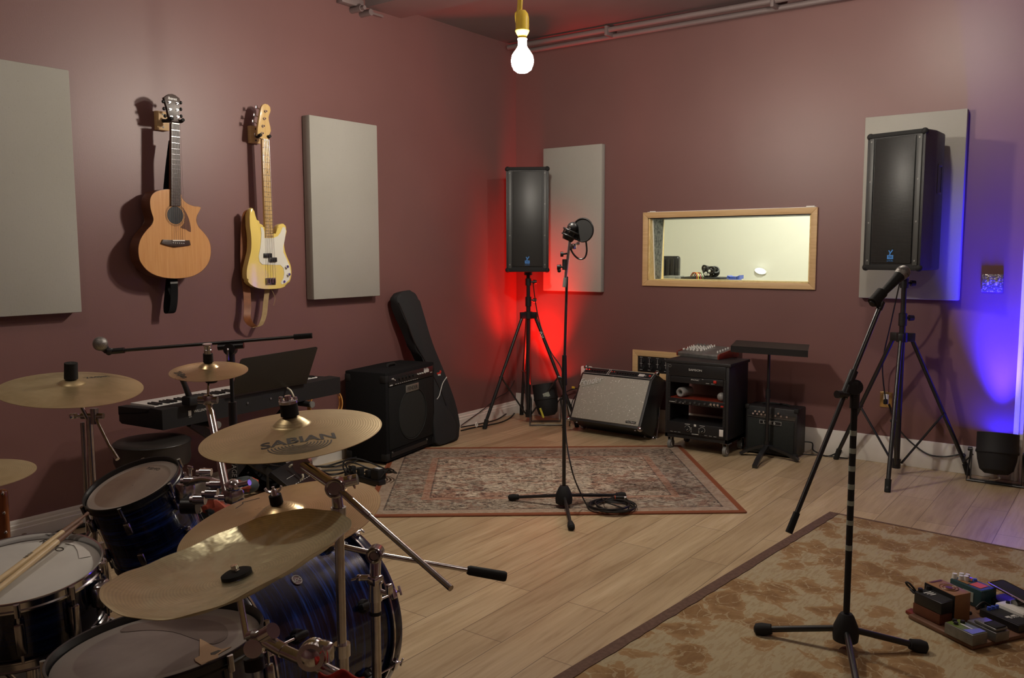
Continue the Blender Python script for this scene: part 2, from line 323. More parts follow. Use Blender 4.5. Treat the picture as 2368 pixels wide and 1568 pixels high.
# ------------------------------------------------------------------ mesh builder
def frame(axis):
    z = V(axis).normalized(); a = V((0, 0, 1)) if abs(z.z) < .95 else V((1, 0, 0))
    x = a.cross(z).normalized(); return x, z.cross(x), z
class MB:
    def __init__(s): s.bm = bmesh.new(); s.mi = 0
    def face(s, vs):
        try: f = s.bm.faces.new(vs); f.material_index = s.mi; return f
        except ValueError: return None
    def hexa(s, P, bevel=0, seg=2):
        vs = [s.bm.verts.new(p) for p in P]; fs = []
        for q in ((0, 3, 2, 1), (4, 5, 6, 7), (0, 1, 5, 4), (1, 2, 6, 5), (2, 3, 7, 6), (3, 0, 4, 7)): fs.append(s.face([vs[i] for i in q]))
        if bevel:
            es = {e for f in fs if f for e in f.edges}
            r = bmesh.ops.bevel(s.bm, geom=list(es), offset=bevel, segments=seg, profile=.5, affect='EDGES')
            for f in r['faces']: f.material_index = s.mi
        return s
    def box(s, c, d, bevel=0, rot=None, seg=2):
        c = V(c); h = V(d)/2
        P = [V((x*h.x, y*h.y, z*h.z)) for z in (-1, 1) for x, y in ((-1, -1), (1, -1), (1, 1), (-1, 1))]
        if rot is not None: P = [rot @ q for q in P]
        return s.hexa([c+q for q in P], bevel, seg)
    def span(s, a, b, bevel=0):
        a, b = V(a), V(b); return s.box((a+b)/2, [abs(q) for q in (b-a)], bevel)
    def cyl(s, p0, p1, r0, r1=None, seg=20, caps=True):
        p0, p1 = V(p0), V(p1); r1 = r0 if r1 is None else r1
        x, y, z = frame(p1-p0)
        A = [s.bm.verts.new(p0+(x*math.cos(2*PI*i/seg)+y*math.sin(2*PI*i/seg))*r0) for i in range(seg)]
        B = [s.bm.verts.new(p1+(x*math.cos(2*PI*i/seg)+y*math.sin(2*PI*i/seg))*r1) for i in range(seg)]
        for i in range(seg): s.face([A[i], A[(i+1) % seg], B[(i+1) % seg], B[i]])
        if caps: s.face(A[::-1]); s.face(B)
        return s
    def tube(s, pts, r, seg=8, smooth=0, closed=False):
        pts = [V(p) for p in pts]
        if smooth: pts = cr(pts, smooth)
        rings = []; prev = None
        for i, p in enumerate(pts):
            d = (pts[min(i+1, len(pts)-1)]-pts[max(i-1, 0)])
            if d.length < 1e-7: d = V((0, 0, 1))
            d.normalize()
            if prev is None: x, y, z = frame(d)
            else:
                x = prev-d*prev.dot(d)
                if x.length < 1e-5: x = frame(d)[0]
                x.normalize(); y = d.cross(x)
            prev = x; rr = r[i] if isinstance(r, (list, tuple)) else r
            rings.append([s.bm.verts.new(p+(x*math.cos(2*PI*k/seg)+y*math.sin(2*PI*k/seg))*rr) for k in range(seg)])
        for A, B in zip(rings, rings[1:]):
            for k in range(seg): s.face([A[k], A[(k+1) % seg], B[(k+1) % seg], B[k]])
        s.face(rings[0][::-1]); s.face(rings[-1]); return s
    def lathe(s, prof, c=(0, 0, 0), axis=(0, 0, 1), seg=48, fn=None):
        c = V(c); x, y, z = frame(axis)
        if V(axis).normalized().z > .9999: x, y = V((1, 0, 0)), V((0, 1, 0))
        rings = []
        for r, h in prof:
            if r < 1e-6: rings.append([s.bm.verts.new(c+z*h)]); continue
            ring = []
            for i in range(seg):
                a = 2*PI*i/seg; hh = h + (fn(a, r) if fn else 0)
                ring.append(s.bm.verts.new(c+(x*math.cos(a)+y*math.sin(a))*r+z*hh))
            rings.append(ring)
        for A, B in zip(rings, rings[1:]):
            for i in range(seg):
                j = (i+1) % seg
                if len(A) == 1 and len(B) == 1: break
                if len(A) == 1: s.face([A[0], B[j], B[i]][::-1])
                elif len(B) == 1: s.face([A[i], A[j], B[0]])
                else: s.face([A[i], A[j], B[j], B[i]])
        return s
    def sphere(s, c, r, seg=20, sc=(1, 1, 1), axis=(0, 0, 1)):
        n = seg//2; return s.lathe([(r*math.sin(PI*i/n)*sc[0] if 0 < i < n else 0, -r*math.cos(PI*i/n)*sc[2]) for i in range(n+1)], c, axis, seg)
    def torus(s, c, axis, R, r, seg=48, rs=10, arc=(0, 2*PI)):
        x, y, z = frame(axis); c = V(c); full = abs(arc[1]-arc[0]-2*PI) < 1e-6
        n = seg if full else seg+1; rings = []
        for i in range(n):
            a = arc[0]+(arc[1]-arc[0])*i/seg; d = x*math.cos(a)+y*math.sin(a)
            rings.append([s.bm.verts.new(c+d*(R+r*math.cos(2*PI*k/rs))+z*(r*math.sin(2*PI*k/rs))) for k in range(rs)])
        for i in range(seg):
            A, B = rings[i], rings[(i+1) % n]
            for k in range(rs): s.face([A[k], A[(k+1) % rs], B[(k+1) % rs], B[k]])
        return s
    def prism(s, pts, vec, bevel=0):
        vec = V(vec); pts = [V(p) for p in pts]
        nrm = V((0, 0, 0))
        for i in range(len(pts)): nrm += (pts[i]-pts[0]).cross(pts[(i+1) % len(pts)]-pts[0])
        if nrm.dot(vec) > 0: pts = pts[::-1]
        A = [s.bm.verts.new(p) for p in pts]; B = [s.bm.verts.new(p+vec) for p in pts]
        n = len(pts); fs = [s.face(A), s.face(B[::-1])]
        for i in range(n): s.face([A[(i+1) % n], A[i], B[i], B[(i+1) % n]])
        if bevel:
            es = set()
            for f in fs:
                if f: es |= set(f.edges)
            r = bmesh.ops.bevel(s.bm, geom=list(es), offset=bevel, segments=2, profile=.5, affect='EDGES')
            for f in r['faces']: f.material_index = s.mi
        return s
    def ribbon(s, pts, wv, th, smooth=0):
        pts = [V(p) for p in pts]
        if smooth: pts = cr(pts, smooth)
        wv = wv if isinstance(wv, list) else [V(wv)]*len(pts); L = []
        if len(wv) != len(pts): wv = [wv[min(len(wv)-1, int(i*len(wv)/len(pts)))] for i in range(len(pts))]
        for i, p in enumerate(pts):
            d = (pts[min(i+1, len(pts)-1)]-pts[max(i-1, 0)]).normalized(); n = d.cross(wv[i]).normalized()*th/2
            L.append([s.bm.verts.new(q) for q in (p-wv[i]/2-n, p+wv[i]/2-n, p+wv[i]/2+n, p-wv[i]/2+n)])
        for A, B in zip(L, L[1:]):
            for k in range(4): s.face([A[k], A[(k+1) % 4], B[(k+1) % 4], B[k]])
        s.face(L[0][::-1]); s.face(L[-1]); return s
    def text(s, txt, size, origin, xd, yd, ext=.0006, shear=0, sx=1.0, align='CENTER', curve=None, bold=0):
        cu = bpy.data.curves.new('t', 'FONT'); cu.body = txt; cu.size = size; cu.extrude = ext; cu.align_x = align; cu.align_y = 'CENTER'; cu.shear = shear
        cu.resolution_u = 3; cu.offset = bold
        ob = bpy.data.objects.new('t', cu); COL.objects.link(ob)
        dg = bpy.context.evaluated_depsgraph_get(); me = bpy.data.meshes.new_from_object(ob.evaluated_get(dg))
        xd, yd = V(xd).normalized(), V(yd).normalized(); zd = xd.cross(yd); o = V(origin)
        for v in me.vertices:
            q = V((v.co.x*sx, v.co.y, v.co.z))
            if curve: q = curve(q)
            v.co = o+xd*q.x+yd*q.y+zd*q.z
        k = len(s.bm.faces); s.bm.from_mesh(me); s.bm.faces.ensure_lookup_table()
        for f in s.bm.faces[k:]: f.material_index = s.mi
        bpy.data.objects.remove(ob); bpy.data.curves.remove(cu); bpy.data.meshes.remove(me); return s
def cr(p, k):
    out = []
    for i in range(len(p)-1):
        a, b, c, d = p[max(i-1, 0)], p[i], p[i+1], p[min(i+2, len(p)-1)]
        for j in range(k):
            t = j/k; out.append(.5*((2*b)+(c-a)*t+(2*a-5*b+4*c-d)*t*t+(3*b-a-3*c+d)*t**3))
    out.append(p[-1]); return out
def build(name, mb, mats, parent=None, inv=None, smooth=35):
    me = bpy.data.meshes.new(name); bm = mb.bm
    if inv is not None: bmesh.ops.transform(bm, matrix=inv, verts=bm.verts)
    bmesh.ops.recalc_face_normals(bm, faces=bm.faces)
    bm.to_mesh(me); bm.free()
    for q in (mats if isinstance(mats, (list, tuple)) else [mats]): me.materials.append(M[q] if isinstance(q, str) else q)
    if smooth:
        me.shade_smooth(); me.set_sharp_from_angle(angle=math.radians(smooth))
    o = bpy.data.objects.new(name, me); COL.objects.link(o)
    if parent: o.parent = parent
    return o
SPLIT = {'corner', 'collar', 'screw', 'side_rail', 'trim_bar', 'fret', 'lug', 'pickup_pole', 'rosette', 'sockets', 'strap', 'master_knob', 'tension_rod_x', 'handle_bar'}
def islands(mb):
    # separate the loose pieces of a builder into builders of their own (touching pieces stay together when their boxes overlap)
    bm = mb.bm; bm.verts.ensure_lookup_table(); bm.verts.index_update(); seen = {}; comps = []
    for v in bm.verts:
        if v in seen: continue
        st = [v]; seen[v] = len(comps); c = []
        while st:
            x = st.pop(); c.append(x)
            for e in x.link_edges:
                y = e.other_vert(x)
                if y not in seen: seen[y] = len(comps); st.append(y)
        comps.append(c)
    bx = [(V([min(v.co[i] for v in c) for i in range(3)]), V([max(v.co[i] for v in c) for i in range(3)])) for c in comps]
    grp = list(range(len(comps)))
    for i in range(len(comps)):
        for j in range(i):
            if all(bx[i][0][k] <= bx[j][1][k]+.0005 and bx[j][0][k] <= bx[i][1][k]+.0005 for k in range(3)):
                a_, b_ = grp[i], grp[j]; grp = [b_ if g == a_ else g for g in grp]
    out = []
    for g in dict.fromkeys(grp):
        nb = MB(); mp = {}
        for ci, c in enumerate(comps):
            if grp[ci] != g: continue
            for v in c: mp[v] = nb.bm.verts.new(v.co)
        for f in bm.faces:
            if f.verts[0] in mp:
                try: nf = nb.bm.faces.new([mp[v] for v in f.verts]); nf.material_index = f.material_index
                except ValueError: pass
        out.append(nb)
    bm.free(); return out
class T:      # a thing: an Empty at its base that parents its parts; geometry given in world coordinates unless local=True
    def __init__(s, name, label, cat, loc=(0, 0, 0), rot=None, group=None):
        s.e = bpy.data.objects.new(name, None); COL.objects.link(s.e); s.e.empty_display_size = .1
        mm = (rot.to_4x4() if rot is not None else Matrix.Identity(4)); mm.translation = V(loc)
        s.m = mm; s.inv = mm.inverted(); s.e.matrix_world = mm
        s.e['label'] = label; s.e['category'] = cat
        if group: s.e['group'] = group
    def p(s, name, mb, mats, parent=None, label=None, local=False, smooth=35):
        if name in SPLIT:
            o = None
            for b_ in islands(mb): o = build(name, b_, mats, parent or s.e, None if local else s.inv, smooth)
            return o
        o = build(name, mb, mats, parent or s.e, None if local else s.inv, smooth)
        if label: o['label'] = label
        return o
def solo(name, mb, mats, label, cat, loc=(0, 0, 0), group=None, smooth=35):
    o = build(name, mb, mats, None, Matrix.Translation(-V(loc)), smooth); o.location = loc
    o['label'] = label; o['category'] = cat
    if group: o['group'] = group
    return o
def struct(name, mb, mats, smooth=35, parent=None):
    o = build(name, mb, mats, parent, None, smooth)
    if not parent: o['kind'] = 'structure'
    return o
def axes(xd, zd):      # rotation whose local z is zd and whose local x is close to xd
    z = V(zd).normalized(); x = V(xd); x = (x-z*x.dot(z)).normalized(); y = z.cross(x)
    return Matrix((x, y, z)).transposed()
def rotz(a): return Matrix.Rotation(a, 3, 'Z')

# ================================================================== THE ROOM
CEIL = 3.24
XR, YF = 6.4, -8.2
struct('floor', MB().span((-.2, YF, -.1), (XR, .0, 0)), 'floor', 0)
struct('ceiling', MB().span((-.2, YF, CEIL), (XR, .3, CEIL+.1)), 'ceil', 0)
struct('wall_left', MB().span((-.2, YF, 0), (0, .25, CEIL)), 'wall', 0)
struct('wall_right', MB().span((XR, YF, 0), (XR+.2, .25, CEIL)), 'wall', 0)
struct('wall_front', MB().span((-.2, YF-.2, 0), (XR+.2, YF, CEIL)), 'wall', 0)
WX0, WX1, WZ0, WZ1 = 1.311, 2.598, 1.229, 1.723
b = MB()
b.span((0, 0, 0), (WX0, .25, CEIL)); b.span((WX1, 0, 0), (XR, .25, CEIL)); b.span((WX0, 0, 0), (WX1, .25, WZ0)); b.span((WX0, 0, WZ1), (WX1, .25, CEIL))
struct('wall_back', b, 'wall', 0)
# ceiling beam over the left part and conduits
struct('trim_1', MB().span((0.0, -1.80, 3.175), (XR, -1.44, CEIL)), 'ceil', 0)
b = MB(); b.tube([(0.02, -.14, 3.2), (XR, -.14, 3.2)], .021, 12); b.tube([(0.02, -.06, 3.165), (XR, -.06, 3.165)], .021, 12)
o = struct('trim_2', b, 'ceil')
b = MB(); P = onL(1771, 5); 
for X in (1.0, 2.33, 4.2): b.box((X, -.1, 3.19), (.025, .15, .075), .004)
build('pipe_clamp', b, 'ceil', o)
b = MB(); b.box((.03, -1.97, 3.17), (.06, .2, .05), .004); b.cyl((.0, -1.93, 3.125), (.1, -1.93, 3.125), .022); b.cyl((.0, -1.84, 3.118), (.1, -1.84, 3.118), .022); b.cyl((.1, -1.93, 3.125), (.13, -1.93, 3.125), .015); b.box((.02, -1.75, 3.14), (.02, .2, .015))
solo('conduit_bracket', b, 'ceil', 'small painted bracket with two pipe stubs high on the left wall by the ceiling beam', 'pipe bracket', (.0, -1.9, 3.12))
# baseboards
b = MB()
def board(b, prof, a, c, nrm):
    a, c, nrm = V(a), V(c), V(nrm)
    A = [b.bm.verts.new(a+nrm*x+V((0, 0, z))) for x, z in prof]; B = [b.bm.verts.new(c+nrm*x+V((0, 0, z))) for x, z in prof]
    for i in range(len(prof)):
        j = (i+1) % len(prof); b.face([A[i], A[j], B[j], B[i]])
    b.face(A[::-1]); b.face(B)
board(b, [(0, 0), (.016, 0), (.016, .072), (.012, .076), (.012, .092), (.006, .098), (.007, .106), (.004, .118), (0, .119)], (0, YF, 0), (0, -.015, 0), (1, 0, 0))
struct('baseboard_left', b, 'white_trim', 25)
struct('baseboard_back', MB().span((0.0, -.014, 0), (3.915, 0, .188), .003), 'white_trim')
struct('baseboard_right', MB().span((XR-.014, YF, 0), (XR, 0, .12), .003), 'white_trim')
# white door casing on the right and the wooden door beyond it
DX = 3.915
b = MB(); b.span((DX, -.022, 0), (DX+.075, 0, 2.12), .003); b.span((DX+.02, -.03, 0), (DX+.03, -.02, 2.1)); b.span((DX+.045, -.03, 0), (DX+.055, -.02, 2.1))
b.span((DX, -.022, 2.04), (DX+1.05, 0, 2.12), .003); b.span((DX+.975, -.022, 0), (DX+1.05, 0, 2.12), .003)
struct('trim_3', b, 'white_trim')
dr = struct('door_1', MB().span((DX+.077, -.012, .01), (DX+.973, 0.0, 2.038), .002), 'pine')
b = MB(); b.cyl((DX+.9, -.012, 1.0), (DX+.9, -.06, 1.0), .012); b.sphere((DX+.9, -.07, 1.0), .028); build('door_handle', b, 'gold', dr)

# ------------------------------------------------------------------ studio window and the control room behind it
fw = .045
b = MB(); y0 = -.018
for pts in ([(WX0-fw, WZ1+fw), (WX1+fw, WZ1+fw), (WX1, WZ1), (WX0, WZ1)], [(WX0-fw, WZ0-fw), (WX1+fw, WZ0-fw), (WX1, WZ0), (WX0, WZ0)]):
    b.prism([(x, 0, z) for x, z in pts], (0, y0, 0), .003)
b2 = MB()
for pts in ([(WX0-fw, WZ0-fw), (WX0-fw, WZ1+fw), (WX0, WZ1), (WX0, WZ0)], [(WX1+fw, WZ0-fw), (WX1+fw, WZ1+fw), (WX1, WZ1), (WX1, WZ0)]):
    b2.prism([(x, 0, z) for x, z in pts], (0, y0, 0), .003)
wf = struct('window_1', b, 'pine_h'); build('window_frame', b2, 'pine', wf)
b = MB(); b.span((WX0, .0, WZ0), (WX0+.012, .25, WZ1)); b.span((WX1-.012, .0, WZ0), (WX1, .25, WZ1)); b.span((WX0, 0, WZ0), (WX1, .25, WZ0+.006))
build('window_jamb', b, 'osb', wf)
build('jamb_foam', MB().hexa([(WX0+.012, .09, WZ0+.006), (WX0+.016, .09, WZ0+.006), (WX0+.016, .185, WZ0+.006), (WX0+.012, .185, WZ0+.006), (WX0+.012, .045, WZ1), (WX0+.016, .045, WZ1), (WX0+.016, .215, WZ1), (WX0+.012, .215, WZ1)]), 'foam', wf)
b = MB()
for (yb, yt) in ((.083, .035), (.19, .222)):
    b.hexa([(WX0+.012, yb, WZ0+.006), (WX0+.02, yb, WZ0+.006), (WX0+.02, yb+.006, WZ0+.006), (WX0+.012, yb+.006, WZ0+.006), (WX0+.012, yt, WZ1), (WX0+.02, yt, WZ1), (WX0+.02, yt+.006, WZ1), (WX0+.012, yt+.006, WZ1)])
build('glazing_bead', b, 'white', wf)
build('window_head', MB().span((WX0, .0, WZ1-.006), (WX1, .25, WZ1)), 'black', wf)
b = MB()
for (yb, yt) in ((.085, .037), (.192, .224)):
    b.hexa([(WX0+.012, yb, WZ0+.006), (WX1-.012, yb, WZ0+.006), (WX1-.012, yb+.004, WZ0+.006), (WX0+.012, yb+.004, WZ0+.006), (WX0+.012, yt, WZ1-.006), (WX1-.012, yt, WZ1-.006), (WX1-.012, yt+.004, WZ1-.006), (WX0+.012, yt+.004, WZ1-.006)])
build('window_glass', b, 'glass', wf)
# drips of wall filler on the frame top
b = MB(); b.span((WX0-.01, -.006, WZ1+fw), (WX1+.03, 0, WZ1+fw+.004)); b.span((WX1-.04, -.008, WZ1+fw), (WX1+.02, 0, WZ1+fw+.012), .003); b.span((WX0+.01, -.008, WZ1+fw), (WX0+.06, 0, WZ1+fw+.010), .003)
build('filler_bead', b, 'white', wf)
# control room
b = MB(); b.span((-.9, 2.6, 0), (5.0, 2.7, 3.0)); b.span((-.95, .25, 0), (-.85, 2.7, 3.0)); b.span((4.9, .25, 0), (5.0, 2.7, 3.0)); b.span((-.9, .25, 3.0), (5, 2.7, 3.1))
b.span((-.9, .25, 0), (WX0, .27, 3)); b.span((WX1, .25, 0), (5, .27, 3)); b.span((WX0, .25, 0), (WX1, .27, WZ0)); b.span((WX0, .25, WZ1), (WX1, .27, 3))
struct('wall_control_room', b, 'cream', 0)
struct('floor_control_room', MB().span((-.9, .25, -.1), (5, 2.7, 0)), 'floor', 0)
M['lampc'] = emit('warm_ceiling_panel', (1, .98, .90), CONTROL_LAMP)
t_ = T('ceiling_light', 'round flush ceiling light inside the control room behind the window', 'ceiling light', (2.2, 1.3, 2.96))
t_.p('diffuser', MB().lathe([(0, -.01), (.15, -.01), (.17, .01)], (2.2, 1.3, 2.96), seg=32), 'lampc'); t_.p('base', MB().lathe([(.19, 0.0), (.19, .04), (0, .04)], (2.2, 1.3, 2.96), seg=32), 'white')
# shelf-high console behind the glass
c_ = T('console_desk', 'pale tall desk behind the control room window', 'desk', (2.0, .6, 0))
c_.p('desk_top', MB().span((1.0, .30, 1.165), (3.2, .95, 1.19), .004), 'cream')
for x in (1.05, 3.15):
    for y in (.35, .9): c_.p('leg', MB().span((x-.025, y-.025, 0), (x+.025, y+.025, 1.165)), 'grey')
# office chair back
q = at(1553, 592, 1, 1.45); xl, xr_ = at(1520, 600, 1, 1.45).x, at(1572, 600, 1, 1.45).x
c_ = T('office_chair', 'black high-backed office chair seen through the left end of the control room window', 'chair', ((xl+xr_)/2, 1.45, 0)); xm = (xl+xr_)/2
b = MB(); b.box((xm, 1.45, q.z-.34), (xr_-xl, .07, .68), .025, seg=3)
for k in range(5): b.box((xl+.05+k*.05, 1.405, q.z-.33), (.012, .02, .6), .005)
c_.p('backrest', b, 'black'); c_.p('seat', MB().box((xm, 1.7, .48), (.48, .46, .09), .03, seg=3), 'black'); c_.p('gas_column', MB().cyl((xm, 1.7, .1), (xm, 1.7, .44), .03), 'chrome')
b = MB()
for k in range(5):
    a = k*2*PI/5; b.tube([(xm, 1.7, .12), (xm+.3*math.cos(a), 1.7+.3*math.sin(a), .07)], .022); b.sphere((xm+.3*math.cos(a), 1.7+.3*math.sin(a), .03), .03, 10)
c_.p('base', b, 'black'); c_.p('back_bracket', MB().span((xm-.03, 1.48, .45), (xm+.03, 1.52, q.z-.3)), 'black')
# things on that desk
def deskbox(x0, x1, yt, Y, z0=1.19): a = at(x0, yt, 1, Y); c = at(x1, yt, 1, Y); return a.x, c.x, a.z
x0, x1, z = deskbox(1532, 1565, 638, .45); solo('monitor_speaker', MB().span((x0, .42, 1.19), (x1, .6, z), .004), 'greymetal', 'low grey metal box on the desk in front of the office chair behind the glass', 'box', (x0, .45, 1.19))
x0, x1, z = deskbox(1580, 1671, 640, .45); solo('rack_unit', MB().span((x0, .40, 1.19), (x1, .62, z), .004), 'matte', 'flat black equipment box on the control room desk under the headphone cables', 'audio unit', (x0, .45, 1.19))
zt = z
x0, x1, z = deskbox(1597, 1640, 636, .5); mx_ = (x0+x1)/2
for colr, nm, off in (('orange', 'orange', 0), ('yellow', 'yellow', .012), ('red', 'red', .03), ('greenp', 'green', .045)):
    b = MB(); b.tube([(x0+off, .5, zt+.004), (x0+.04+off, .46, z+.02), (x0+.09+off, .42, z+.012), (x0+.11+off*1.2, .39, 1.215), (x0+.13+off*1.2, .37, 1.196)], .0045, 6, 5)
    solo('patch_cable', b, colr, nm+' patch cable draped over the flat black box behind the glass', 'cable', (x0+off, .5, zt))
xa, xb, z = deskbox(1622, 1664, 617, .5); b = MB(); random.seed(3)
for k in range(16):
    a = random.random()*PI; cx, cz = xa+(xb-xa)*random.uniform(.25, .75), zt+.012+(z-zt)*random.uniform(-.05, .62)
    b.torus((cx, .5+random.uniform(-.04, .04), cz), (random.uniform(-1, 1), random.uniform(-1, 1), random.uniform(-1, 1)), .022+.02*random.random(), .009, 20, 6)
b.mi = 1
for k in range(6): b.sphere((xa+(xb-xa)*random.uniform(.2, .8), .44, zt+.010+(z-zt)*random.uniform(-.05, .5)), .012, 8)
solo('headphone_pile', b, ['black', 'white'], 'tangled heap of black headphones and cables with white ends behind the glass', 'headphones', ((xa+xb)/2, .5, zt))
x0, x1, z = deskbox(1684, 1711, 636, .45); b = MB(); b.span((x0+.01, .43, 1.19), (x1-.01, .52, z-.012), .003); b.hexa([(x0-.006, .43, z-.03), (x0+.02, .43, z-.02), (x0+.02, .52, z-.02), (x0-.006, .52, z-.03), (x0+.0, .43, z-.004), (x0+.02, .43, z-.012), (x0+.02, .52, z-.012), (x0, .52, z-.004)])
b.hexa([(x1-.02, .43, z-.03), (x1+.004, .43, z-.03), (x1+.004, .52, z-.03), (x1-.02, .52, z-.03), (x1-.02, .43, z-.012), (x1+.004, .43, z), (x1+.004, .52, z), (x1-.02, .52, z-.012)])
solo('tape_dispenser', b, 'blue', 'small blue desk object with raised ends behind the control room glass', 'desk object', (x0, .45, 1.19))
p_ = at(1758, 627, 1, 2.58); M['oval'] = emit('reflection_glow', (1, 1, .96), 6)  # glowing oval added in place of a reflection in the window glass
t_ = T('reflection_oval', 'small white glowing oval added as a reflection seen in the control room window', 'added reflection', (p_.x, 2.59, p_.z))
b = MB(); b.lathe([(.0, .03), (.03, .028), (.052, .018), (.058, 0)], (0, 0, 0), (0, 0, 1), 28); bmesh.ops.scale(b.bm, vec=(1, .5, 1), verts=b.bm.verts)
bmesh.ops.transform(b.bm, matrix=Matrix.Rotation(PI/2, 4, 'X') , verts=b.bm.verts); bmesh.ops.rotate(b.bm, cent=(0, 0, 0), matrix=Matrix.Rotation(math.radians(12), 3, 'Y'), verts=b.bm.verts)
t_.p('glow_disc', b, 'oval', local=True)
b = MB().lathe([(0, 0), (.064, 0), (.064, .006), (0, .006)], (0, 0, 0), (0, 0, 1), 28); bmesh.ops.scale(b.bm, vec=(1, .5, 1), verts=b.bm.verts)
bmesh.ops.transform(b.bm, matrix=Matrix.Rotation(PI/2, 4, 'X'), verts=b.bm.verts); bmesh.ops.rotate(b.bm, cent=(0, 0, 0), matrix=Matrix.Rotation(math.radians(12), 3, 'Y'), verts=b.bm.verts)
t_.p('back_plate', b, 'white', local=True)

# ------------------------------------------------------------------ bulbs
def globe(loc, em, label, cord_top, near=False, s=1.0):
    m_ = emit('lit_globe_glass', (1, .91, .78), em)
    x, y, z = loc
    t = T('hanging_bulb', label, 'light bulb', loc, group='yellow string lights')
    s_=s
    def P_(L): return [(r*s_, h*s_) for r, h in L]
    t.p('globe', MB().lathe(P_([(0, -.056), (.022, -.052), (.038, -.040), (.047, -.018), (.048, 0), (.044, .020), (.032, .038), (.023, .050), (.019, .058)]), (x, y, z), seg=32), m_)
    t.p('screw_cap', MB().lathe(P_([(.019, .056), (.019, .085), (.021, .086), (.021, .09)]), (x, y, z), seg=24), 'white')
    t.p('socket', MB().lathe(P_([(.0, .086), (.021, .086), (.017, .096), (.026, .112), (.030, .122), (.0285, .126), (.0285, .175), (.025, .192), (.014, .206), (.0, .208)]), (x, y, z), seg=28), 'yellow')
    b = MB(); b.tube([(x-.008, y, z+.19*s), (x-.014, y, z+.215*s), (x-.006, y, z+.25*s), (x, y, cord_top)], .006*s, 8, 4) if cord_top > z+.26*s else b.cyl((x, y, z+.2*s), (x, y, cord_top), .006)
    if cord_top > z+.26*s: b.tube([(x-.026*s, y, z+.16*s), (x-.030*s, y, z+.2*s), (x-.016*s, y, z+.24*s), (x-.004, y, cord_top)], .008*s, 8, 4)
    t.p('cord', b, 'yellow'); return t
BD = 4.5
bp = W(1208, 139, BD)
globe(bp, BULB_VISIBLE, 'bright round bulb glowing in a yellow plastic socket on a yellow cord', CEIL, s=1.22)
nm = ['near the window wall', 'over the drum kit', 'on the right of the room']
for (l_, e_), s_ in zip(BULBS, nm):
    globe(V(l_), e_, 'lit globe on the yellow string lights outside the picture, ' + s_, CEIL)

# ------------------------------------------------------------------ wall panels
def panel_left(y0, y1, z0, z1, th, label):
    b = MB().span((.004, y0, z0), (th, y1, z1), .006)
    return solo('sound_absorber', b, 'panel', label, 'acoustic panel', (0, (y0+y1)/2, z0), group='grey acoustic wall panels')
th = .078
q1 = onL(158, 162, th); q2 = onL(192, 722, th)
panel_left(q1.y-.615, (q1.y+q2.y)/2, q2.z, q1.z, th, 'grey cloth acoustic panel cut by the left edge of the picture')
a = onL(715, 265, th); c = onL(872, 290, th); d = onL(714, 694, th); e = onL(881, 684, th)
panel_left(a.y, c.y, (d.z+e.z)/2, (a.z+c.z)/2, th, 'grey cloth acoustic panel right of the yellow bass on the left wall')
def panel_back(x0, x1, z0, z1, th, label):
    b = MB().span((x0, -th, z0), (x1, -.004, z1), .006)
    return solo('sound_absorber', b, 'panel', label, 'acoustic panel', ((x0+x1)/2, 0, z0), group='grey acoustic wall panels')
th = .06
a = onB(1256, 344, -th); c = onB(1392, 332, -th); d = onB(1256, 672, -th)
panel_back(a.x, c.x, d.z, (a.z+c.z)/2, th, 'grey cloth acoustic panel partly behind the left tripod speaker, lit red at its foot')
a = onB(2003, 270, -th); c = onB(2238, 252, -th); d = onB(1988, 690, -th); e = onB(2218, 694, -th)
panel_back(a.x-.005, c.x, (d.z+e.z)/2, (a.z+c.z)/2, th, 'grey cloth acoustic panel behind the right tripod speaker, edged with blue light')

# ------------------------------------------------------------------ acoustic guitar on the wall
GT = .145
def G(x, y, v=GT): return onL(x/2.24, 100+y/2.24, v)
g = T('acoustic_guitar', 'natural wood acoustic guitar with a pointed cutaway hanging on the left wall', 'guitar', G(900, 1216, .05), group=None)
body = [(885, 757), (850, 757), (815, 765), (790, 781), (778, 808), (779, 850), (788, 885), (795, 910), (787, 938), (762, 965), (736, 1000), (721, 1035), (716, 1075), (722, 1120), (738, 1150), (765, 1180), (805, 1203), (855, 1216), (905, 1220), (955, 1217), (1005, 1205), (1047, 1180), (1077, 1145), (1091, 1105), (1093, 1060), (1082, 1018), (1058, 983), (1030, 952), (1018, 922), (1021, 893), (1035, 866), (1039, 848), (1005, 843), (972, 830), (953, 814), (941, 797), (936, 780)]
def smooth_poly(pts, k=3, keep=()):
    n = len(pts); out = []
    for i in range(n):
        a_, b_, c_, d_ = [V((*pts[(i+j) % n], 0)) for j in (-1, 0, 1, 2)]
        for j in range(k):
            t = j/k; q = .5*((2*b_)+(c_-a_)*t+(2*a_-5*b_+4*c_-d_)*t*t+(3*b_-a_-3*c_+d_)*t**3); out.append((q.x, q.y))
    return out
bs = smooth_poly(body, 3)
g.p('body', MB().prism([G(x, y, GT-.003) for x, y in bs], (-.088, 0, 0), .003), 'mahog')
g.p('soundboard', MB().prism([G(905+(x-905)*.992, 1000+(y-1000)*.992, GT) for x, y in bs], (-.0031, 0, 0)), 'spruce')
hc = G(908, 891, GT+.0003); hr = .050
b = MB().torus(hc, (1, 0, 0), hr+.006, .0012, 48, 6); b.torus(hc, (1, 0, 0), hr+.011, .0006, 48, 6); g.p('rosette', b, 'rose')
g.p('sound_hole', MB().cyl(hc-V((.001, 0, 0)), hc+V((.0004, 0, 0)), hr, seg=48), 'black', label='dark round sound hole')
pg = [(938, 843), (955, 862), (972, 893), (984, 930), (989, 978), (965, 965), (935, 955), (948, 940), (958, 915), (958, 885), (950, 862)]
g.p('pickguard', MB().prism([G(x, y, GT+.0014) for x, y in smooth_poly(pg, 2)], (-.0014, 0, 0)), 'mahog')
